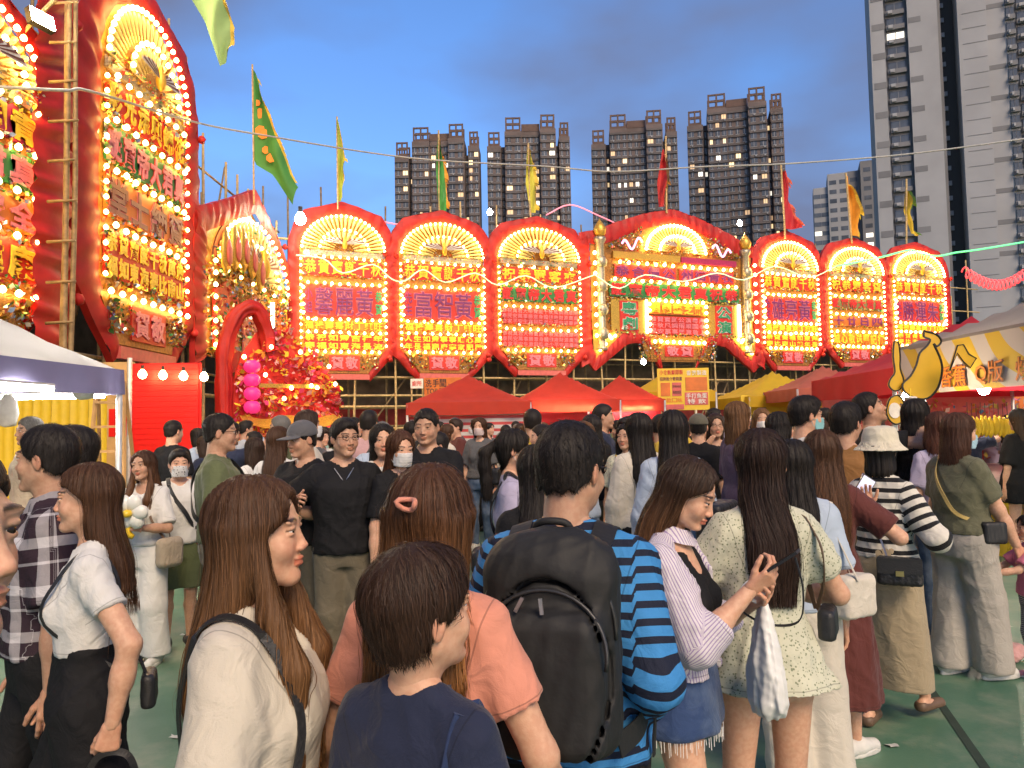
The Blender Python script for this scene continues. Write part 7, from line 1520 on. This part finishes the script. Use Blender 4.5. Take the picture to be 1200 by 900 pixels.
def x_p15(PR):
    w = PR['A'][-1][2]; m = MB(); m.tube([(0, 0, -.28), (0, 0, .05)], [.035, .028], 8); g2 = MB(); g2.tube([(0, 0, .05), (0, 0, .24)], .042, 8)
    carried(PR, 'toy_wand', 'toy wand with pale shaft and dark grip held by the child in pink', 'toy', [('shaft', m.mesh('s', True), pm('wand_pale', (.5, .48, .44), .5)), ('grip', g2.mesh('g', True), leather_blk)], None, (w.x, w.y + .10, w.z + .02), 0, Matrix.Rotation(R(-22), 4, 'X'))
P15 = person('small child in pink top and striped leggings at the picture edge', 1206, 603, 4.9, 80, 'f', 'fair', 'ponytail', BLK, hL=.2, tops=T_(PINKCH, .8, .88, loose=.03, nobust=True), bottoms=trous(LEGSTR, loose=.004), shoes=dict(mat=C_('shoe_pink', (.6, .25, .3))), q=1, seed=45, arms={1: dict(hand=(.15, .42, 1.08)), -1: dict(hand=(-.12, .45, 1.12), pole=(-.4, -.4, -1), curl=1.0)}, extra=x_p15)
q_ = plane_hit(1172, 775, (0, 0, 0), Vector((0, 0, 1)))
tag(link('cloth_bundle', soft(lambda F: F.ell((0, 0, .04), (.16, .1, .06)).ell((.1, .03, .07), (.1, .07, .05), .03).ell((-.13, .0, .05), (.06, .06, .05), .02), (-.25, -.16, .002), (.25, .16, .16), .01, .012, 3), C_('bundle_pink', (.5, .28, .27)), None, tuple(q_)), 'crumpled pink cloth bundle dropped on the green court by the child', 'cloth')
# ---- middle distance
P16 = person('person with thick black hair in mustard brown T-shirt behind the bucket hat', 988, 470, 4.8, -25, 'm', 'mid', 'short', BLK, hvol=1.1, head=(-25, 0, 0), tops=T_(BROWN, .8, .9, loose=.025), bottoms=trous(TROUS), shoes=SHB, q=1, seed=46)
P17 = person('person in white T-shirt and glasses wearing a teal mask, short cropped sides', 942, 463, 5.3, -80, 'm', 'fair', 'short', BLK, glasses=True, mask=MASK_T, tops=T_(WHITE, .8, .9, loose=.03), bottoms=trous(BLACK), q=1, seed=47, arms={1: dict(hand=(.12, .28, 1.15), pole=(.5, -.5, -1)), -1: dict(hand=(-.05, .3, 1.1), pole=(-.5, -.5, -1))})
def cup(PR, pos, label, col=(.75, .50, .04)):
    m = MB(); m.lathe([(.032, 0), (.044, .13), (.043, .135)], n=14); s_ = MB(); s_.tube([(0, 0, .08), (.005, 0, .21)], .005, 6); l = MB(); l.lathe([(.044, .135), (.044, .145), (.03, .15)], n=14)
    carried(PR, 'drink_cup', label, 'cup', [('cup_body', m.mesh('c', True), pm('drink_%d' % int(col[1] * 100), col, .25)), ('straw', s_.mesh('s', True), toy_y), ('lid', l.mesh('l', True), TX['white'])], None, pos)
P18 = person('person in black T-shirt tipping his head back, one arm raised to his mouth', 1022, 459, 6.2, -105, 'm', 'mid', 'crop', BLK, head=(0, 18, 0), tops=T_(BLACK, .7, .9, loose=.03), bottoms=trous(TROUS), q=1, seed=48, arms={1: dict(hand=(.10, .26, 1.55), pole=(.7, .3, -1), curl=1.0), -1: dict(hand=(-.2, .2, 1.0))}, extra=lambda PR: cup(PR, (.07, .24, 1.52), 'small cup at the lips of the man with his arm raised', (.4, .3, .2)))
P19 = person('person with long black hair and deep blue mask in a black dress', 1072, 467, 6.0, -62, 'f', 'fair', 'long', BLK, hL=.34, mask=MASK_D, tops=T_(BLACK, .8, .9, loose=.03), bottoms=dict(kind='skirt', mat=STONE, end=.45, name='skirt'), q=1, seed=49)
P20 = person('person with tousled auburn hair and a red lanyard, behind the khaki T-shirt', 1100, 482, 5.7, -12, 'f', 'fair', 'bob', (.10, .035, .02), hL=.18, hvol=1.12, hcurl=1.5, tops=T_(LAV, .7, .9), bottoms=trous(JEANS), q=1, seed=50)
def x_p21(PR):
    w = PR['A'][1][2]; carried(PR, 'chopsticks', 'pair of skewers held by the man in black T-shirt and glasses', 'skewers', [('skewer', (lambda m_: (m_.tube([(.0, .0, .1), (.06, .06, -.06)], .004, 5), m_.mesh())[1])(MB()), pole_w), ('skewer', (lambda m_: (m_.tube([(.02, .0, .1), (.10, .04, -.05)], .004, 5), m_.mesh())[1])(MB()), pole_w)], None, (w.x, w.y + .05, w.z + .02))
    w = PR['A'][-1][2]; ww = MB(); ww.tube([(.032 * math.cos(a), .032 * math.sin(a), 0) for a in np.linspace(0, 6.28, 13)[:-1]], .010, 6, closed=True); o = ww.build('wrist_watch', leather_blk, PR['root'], smooth=True); o.matrix_local = Matrix.Scale(PR['s'], 4) @ Matrix.Translation((w.x, w.y, w.z + .035))
    ns = MB(); ns.tube([surf(PR, x_, 1.40 - .09 * (1 - abs(x_) / .06), 1, .012) for x_ in np.linspace(-.06, .06, 9)], .003, 5); ns.build('necklace', metal_steel, PR['root']).scale = (PR['s'],) * 3
P21 = person('heavy-set person with glasses in black T-shirt and khaki trousers turning to the side', 402, 489, 5.0, -165, 'm', 'mid', 'short', BLK, hvol=1.1, head=(22, 0, 0), fat=1.07, glasses=True, mouth=.5, tops=T_(BLACK, .95, .86, loose=.03, sloose=.03), bottoms=trous(TROUS, loose=.03), shoes=SHB, q=0, seed=51, nstr=1800, arms={1: dict(hand=(.30, .16, 1.16), pole=(.8, -.6, -.6), dir=(.0, .6, .5), palm=(-1, .3, 0), curl=1.0), -1: dict(hand=(-.30, .08, .86))}, extra=x_p21)
P22 = person('person in grey cap and black T-shirt holding a paper food bag', 357, 493, 5.3, 158, 'm', 'mid', 'crop', BLK, hat=cap(C_('cap_grey', (.10, .10, .11))), head=(-20, -6, 0), tops=T_(BLACK, .85, .88, loose=.03), bottoms=trous(TROUS), shoes=SHB, q=1, seed=52, arms={1: dict(hand=(.06, .30, 1.16), pole=(.5, -.4, -1), dir=(-.6, .5, .2), curl=.7), -1: dict(hand=(-.08, .30, 1.14), pole=(-.5, -.4, -1), dir=(.6, .5, .2), curl=.7)}, extra=lambda PR: carried(PR, 'paper_bag', 'crumpled kraft paper food bag held by the man in grey cap', 'bag', [('bag_body', bag_mesh(.075, .04, .09, .015, hs=.007), C_('kraft', (.42, .28, .13)))], None, (0, .34, 1.22)))
P23 = person('tall person in black T-shirt holding an orange drink with a straw', 500, 478, 5.5, 172, 'm', 'mid', 'crop', BLK, head=(0, -6, 0), fat=1.1, tops=T_(BLACK, .9, .88, loose=.03, sloose=.03), bottoms=trous(TROUS), q=1, seed=53, arms={-1: dict(hand=(-.06, .32, 1.16), pole=(-.5, -.4, -1), dir=(.5, .6, .2), palm=(1, 0, 0), curl=.8), 1: dict(hand=(.2, .15, .95))}, extra=lambda PR: cup(PR, (-.035, .37, 1.13), 'orange drink in a clear cup held by the tall man in black'))
P24 = person('person with brown hair, white mask and black top with a white dog print', 468, 503, 5.0, -142, 'f', 'fair', 'long', (.085, .035, .018), hL=.28, mask=MASK_W, head=(-5, -8, 0), tops=T_(BLACK, .8, .9, loose=.02), bottoms=trous(BLACK), q=1, seed=54)
dp = MB(); dp.grid([[tuple(surf(P24, x_ * .5, z_, 1, .012)) for x_ in np.linspace(-.08 * w_, .08 * w_, 5)] for z_, w_ in zip(np.linspace(1.18, 1.28, 5), (.6, 1, 1, .8, .4))]); o = dp.build('dog_print', WHITE, P24['root'], smooth=True); o.scale = (P24['s'],) * 3
P25 = person('person with black hair in a white top peering past the man in glasses', 447, 496, 5.6, -172, 'f', 'fair', 'long', BLK, hL=.3, head=(10, 0, 0), tops=T_(WHITE, .8, .9), bottoms=trous(JEANS), q=1, seed=55)
P26 = person('person in grey T-shirt, pale mask and light jeans with a black shoulder bag', 562, 489, 10.4, 165, 'f', 'fair', 'long', MBR, hL=.3, mask=C_('mask_pink', (.6, .48, .46)), tops=T_(GREY, .9, .92, loose=.03), bottoms=trous(JEANS, loose=.008), shoes=SNK, q=1, seed=56, extra=lambda PR: tote(PR, 'black shoulder bag of the person in grey T-shirt and jeans', (-.22, .0, .95), (.12, .06, .11, .04), leather_blk, 90, (-.14, -.02, 1.42), -1))
def x_p27(PR): carried(PR, 'waist_bag', 'round black sling bag on the lavender T-shirt', 'bag', [('bag_body', bag_mesh(.11, .06, .075, .05), leather_blk)], [('strap', cross_strap(PR, 1, .95, .024, (-.16, -.06, .98)), .03, leather_blk)], (.02, -.20, .95))
P27 = person('person with black ponytail and white mask in lavender T-shirt', 601, 502, 4.35, -88, 'f', 'fair', 'ponytail', BLK, hL=.2, mask=MASK_W, tops=T_(LAV, .8, .92, loose=.025), bottoms=trous(BLACK), q=1, seed=57, extra=x_p27)
P28 = person('person with long black hair in black top half behind the backpack wearer', 628, 520, 3.3, 8, 'f', 'fair', 'long', BLK, hL=.34, tops=T_(BLACK, .7, .9), bottoms=trous(BLACK), q=1, seed=58)
P29 = person('person in olive T-shirt with dark sling strap looking towards the shrine', 257, 484, 5.1, -72, 'm', 'mid', 'crop', BLK, glasses=True, tops=T_(OLIVE, .85, .9, loose=.03, sloose=.03), bottoms=trous(TROUS), shoes=SHB, q=1, seed=59, arms={1: dict(hand=(.2, .22, 1.0))}, extra=lambda PR: carried(PR, 'sling_bag', 'dark sling bag worn over the olive T-shirt', 'bag', [('bag_body', bag_mesh(.09, .04, .12, .03), leather_blk)], [('strap', cross_strap(PR, -1, 1.0, .03, (.20, .02, 1.02)), .035, leather_blk)], (.17, .14, 1.02), -50))
P30 = person('boy in white T-shirt, patterned mask and dark shorts with a sling bag', 210, 525, 6.0, -150, 'm', 'fair', 'short', BLK, mask=MASK_P, tops=T_(WHITE, .85, .9, loose=.03), bottoms=dict(kind='shorts', mat=OLIVE, end=.52, loose=.04), shoes=dict(mat=SHOE_B, sole=SHOE_W), q=1, seed=60, extra=lambda PR: carried(PR, 'sling_bag', 'small maroon sling bag hanging on the boy in white T-shirt', 'bag', [('bag_body', bag_mesh(.09, .04, .09, .03), MAROON)], [('strap', cross_strap(PR, 1, .95, .026, (-.20, .05, 1.0)), .035, leather_blk)], (-.20, .10, .96), -30))
def x_p31(PR):
    root = thing('balloon_flower', 'white balloon flower with yellow centre held at the chest', 'balloon'); root.matrix_world = carry(PR) @ Matrix.Translation((-.10, .33, 1.25)) @ Matrix.Rotation(R(-10), 4, 'X')
    for k in range(6):
        a = k * math.pi / 3; m = MB(); m.lathe([(.008, -.07), (.045, -.055), (.068, 0), (.045, .055), (.008, .07)], n=10, sy=.7, mtx=Matrix.Translation((.075 * math.cos(a), 0, .075 * math.sin(a))) @ Matrix.Rotation(-a + R(90), 4, 'Y')); m.build('petal', pm('balloon_white', (.78, .77, .72), .3, namt=.04), root, smooth=True)
    m = MB(); m.lathe([(.005, -.03), (.035, -.02), (.042, 0), (.035, .02), (.005, .03)], n=12, mtx=Matrix.Translation((0, .045, 0))); m.build('flower_centre', pm('balloon_yellow', (.80, .55, .04), .3, namt=.04), root, smooth=True)
    m = MB(); m.tube([(.02, 0, -.10), (.05, 0, -.17), (.0, .0, -.20)], [.02, .035, .02], 8); m.build('stem', toy_y, root, smooth=True)
    carried(PR, 'woven_bag', 'beige woven shoulder bag of the woman with the balloon flower', 'bag', [('bag_body', bag_mesh(.11, .055, .12, .05), C_('woven', (.40, .33, .25), bump=.9))], [('strap', shoulder_strap(PR, -1, (-.24, .02, .98), .02), .018, SHOE_BR)], (-.25, .05, .90), 70)
P31 = person('person in white top and white trousers holding a balloon flower, long auburn hair', 170, 527, 5.6, 172, 'f', 'mid', 'long', (.07, .03, .016), hL=.40, hvol=1.05, hlight=(.16, .07, .028), head=(0, 2, 6), tops=T_(WHITE, .9, .95, loose=.025, sloose=.03, neckdrop=.02), bottoms=trous(WHITE, wide=.03, loose=.03), shoes=SNK, q=1, seed=61, arms={-1: dict(hand=(-.12, .28, 1.12), pole=(-.6, -.3, -1), dir=(.7, .3, .2), curl=1.0), 1: dict(hand=(.06, .28, 1.17), pole=(.6, -.3, -1), dir=(-.6, .4, .2), curl=1.0)}, extra=x_p31, locks=.34, nstr=1600)
MID = [('person in black T-shirt from behind in front of the red partition', 203, 492, 8.6, -25, 'm', 'crop', BLK, BLACK), ('person half hidden behind the plaid shirt, short black hair', 88, 497, 3.6, 100, 'm', 'short', BLK, SAND), ('grey-haired person in beige top under the left tent', 36, 488, 7.0, 140, 'm', 'crop', GRYH, SAND),
       ('person in white blouse with black chain strap near the shrine', 298, 512, 7.4, 55, 'f', 'bob', DBR, WHITE), ('person with long auburn hair and white top beside the grey cap', 326, 499, 6.3, -10, 'f', 'long', MBR, WHITE), ('person in pale pink shirt with a dark sling strap from behind', 432, 480, 8.0, -10, 'm', 'short', BLK, PALEPINK),
       ('person with long dark hair in cream hooded cardigan from behind', 748, 483, 5.5, 15, 'f', 'long', BLK, CREAM), ('person with long black hair and light blue shirt carrying a big black tote', 788, 480, 4.7, -12, 'f', 'long', BLK, LTBLUE), ('person in dark vest over white T-shirt among the crowd by the red tents', 706, 473, 8.2, -95, 'm', 'crop', BLK, NAVY),
       ('person in olive cap and black top in front of the printed banner', 818, 483, 7.2, -15, 'f', 'cap', BLK, BLACK), ('person with light brown hair and glasses in purple top', 864, 470, 6.6, -78, 'f', 'bob', LBR, PURPLE), ('person with ginger hair and white mask facing the crowd', 892, 478, 8.4, 170, 'f', 'bob', LBR, SAND),
       ('person with black bob in beige top stretching out an arm', 913, 482, 6.1, -82, 'f', 'bob', BLK, SAND), ('person in dark glasses and black top taking a photograph', 838, 484, 7.8, 178, 'f', 'long', DBR, BLACK), ('person with black hair in floral shirt beside the yellow satchel', 733, 496, 7.0, 150, 'f', 'bob', BLK, FLORAL)]
MIDP = []
for i, (lb, px, tp_, z_, yw, sx, hr, hc_, mt) in enumerate(MID):
    kw = {}
    if 'white mask' in lb: kw['mask'] = MASK_W
    if 'olive cap' in lb: kw['hat'] = cap(C_('cap_olive', (.12, .11, .08)))
    if 'glasses' in lb: kw['glasses'] = True
    if 'stretching' in lb: kw['arms'] = {1: dict(hand=(.15, .52, 1.25)), -1: dict(hand=(-.2, .2, 1))}
    if 'photograph' in lb: kw['arms'] = {1: dict(hand=(.08, .28, 1.5), pole=(.7, 0, -1)), -1: dict(hand=(-.08, .28, 1.5), pole=(-.7, 0, -1))}
    if i in (6, 7): kw['hL'] = .36
    pr = person(lb, px, tp_, z_, yw, sx, 'mid' if i % 3 else 'fair', hr, hc_, tops=T_(mt, .85 if i not in (6, 7) else 1.8, .9, loose=.028), bottoms=trous([BLACK, TROUS, JEANS][i % 3]), shoes=SNK if i % 2 else SHB, q=1 if z_ < 7.6 else 2, seed=70 + i, **kw); MIDP.append(pr)
tote(MIDP[7], 'big black leather tote on the shoulder of the person in light blue shirt', (.24, -.06, 1.02), (.19, .08, .15, .03), leather_blk, 70, (.13, -.03, 1.43), 1)
carried(MIDP[5], 'sling_bag', 'dark sling bag across the pale pink shirt', 'bag', [('bag_body', bag_mesh(.09, .04, .12, .03, hs=.012), leather_blk)], [('strap', cross_strap(MIDP[5], 1, 1.0, .03), .04, leather_blk)], (-.2, -.02, .98))
carried(MIDP[14], 'satchel', 'bright yellow satchel of the person in floral shirt', 'bag', [('bag_body', bag_mesh(.12, .05, .10, .03, hs=.01), YELLOWC)], [('strap', cross_strap(MIDP[14], 1, .95, .026), .03, YELLOWC)], (-.2, .06, .92))
# ------------------------------------------------------------------ the crowd further back: a few figures built once, then copied as individuals
CR = random.Random(5)
HAIRN = {'long': 'long', 'bob': 'bobbed', 'short': 'short', 'crop': 'cropped', 'ponytail': 'ponytailed'}
SHIRTS = [('white', WHITE), ('black', BLACK), ('grey', GREY), ('navy', NAVY), ('cream', CREAM), ('light blue', LTBLUE), ('olive', OLIVE), ('pale pink', PALEPINK), ('red', RED), ('sand', SAND), ('lavender', LAV), ('yellow', YELLOWC), ('mint', MINT), ('maroon', MAROON)]
PANTS = [BLACK, JEANS, TROUS, STONE]
VAR = [('f', 'long', BLK, 0), ('f', 'long', MBR, 0), ('f', 'bob', BLK, 0), ('f', 'ponytail', BLK, 0), ('m', 'short', BLK, 0), ('m', 'crop', BLK, 0), ('m', 'short', DBR, 0), ('f', 'long', LBR, 0), ('f', 'bob', DBR, 1), ('f', 'long', BLK, 1), ('m', 'short', BLK, 1), ('m', 'crop', GRYH, 0)]
HCN = {BLK: 'black', MBR: 'auburn', DBR: 'dark brown', LBR: 'light brown', GRYH: 'grey'}
PLACES = [(330, 480, 'between shrine and striped tent'), (480, 600, 'before the tent with striped sides'), (600, 690, 'before the middle red tent'), (690, 760, 'before the small red tent'), (760, 850, 'before the yellow banner board'), (850, 960, 'before the free yellow tent'), (960, 1240, 'under the scarlet tent')]
protos = {}
used = []
def crowd(px, top, z, yaw):
    k = CR.randrange(len(VAR)); sx, hr, hc_, mk = VAR[k]; sn, sm_ = CR.choice(SHIRTS[:7] * 2 + SHIRTS)
    pl = next((p[2] for p in PLACES if p[0] <= px < p[1]), 'near the left stall'); far = 'midway' if z < 14 else 'far'
    lb = '%sperson, %s %s hair, %s top, %s %s' % ('masked ' if mk else '', HAIRN[hr], HCN[hc_], sn, far, pl)
    P = at(px, top, z); Hh = min(max(P.z, 1.5), 1.84); gp = 'crowd ' + pl
    if k not in protos:
        pr = person(lb, 0, 0, 5, 0, sx, CR.choice(['fair', 'mid']), hr, hc_, q=2, seed=200 + k, tops=T_(sm_, .8, .9, loose=.03), bottoms=trous(BLACK), shoes=SHB, loc=(P.x, z), height=1.68, mask=MASK_W if mk else None, arms=[{1: dict(hand=(.10, .30, 1.16), pole=(.6, -.3, -1)), -1: dict(hand=(-.12, .28, 1.10), pole=(-.6, -.3, -1))}, None, {1: dict(hand=(.22, .24, 1.05))}, {1: dict(hand=(.14, .30, 1.62), pole=(.8, 0, -1))}][[0, 1, 2, 0, 3, 1, 0, 2, 1, 3, 1, 0][k]], hL=.32 if hr == 'long' else .18, nstr=260)
        protos[k] = pr['root']; root = pr['root']; base = 1.68
    else:
        src = protos[k]; root = src.copy(); COL.objects.link(root)
        for ch in src.children:
            c = ch.copy(); COL.objects.link(c); c.parent = root
            for g_ in ch.children: d = g_.copy(); COL.objects.link(d); d.parent = c
    root['label'] = lb; root['group'] = gp; root.location = (P.x, z, 0); root.rotation_euler = (0, 0, R(yaw)); f = Hh / 1.68; root.scale = (f, f, f)
    for c in root.children:
        n_ = c.name.split('.')[0]
        if n_ in ('shirt', 'trousers'):
            sl = c.material_slots[0]; sl.link = 'OBJECT'; sl.material = sm_ if n_ == 'shirt' else CR.choice(PANTS)
spots = []
def free(px, z, w):
    x_ = at(px, 490, z).x
    for a, b in spots:
        if (a - x_) ** 2 + (b - z) ** 2 < w * w: return False
    spots.append((x_, z)); return True
for lb, pr in PEOPLE.items(): spots.append((pr['loc'].x, pr['loc'].y))
for n_, z0, z1, x0, x1 in ((34, 6.4, 9.5, 330, 975), (52, 9.5, 13, 325, 980), (56, 13, 17.2, 320, 985), (14, 20.5, 27, 320, 960), (12, 9.8, 13.2, 985, 1210), (6, 8, 12, 225, 330)):
    k = 0
    for t in range(n_ * 8):
        if k >= n_: break
        px = CR.uniform(x0, x1); z = CR.uniform(z0, z1)
        if z < 10.9 and 545 < px < 590: continue
        if z < 9.5 and px < 480 and z > 0 and CR.random() < .5: continue
        if 985 < px and at(px, 490, z).x > 5.5 and z < 9.2: continue
        if not free(px, z, .55): continue
        h_ = CR.gauss(1.66, .07); top = 497 - (px - 600) * .0192 + 3 - (h_ - CAM_H) * FPX / z; crowd(px, top, z, CR.choice([CR.uniform(-60, 60), CR.uniform(-180, 180), CR.uniform(-120, -60), CR.uniform(60, 120)])); k += 1
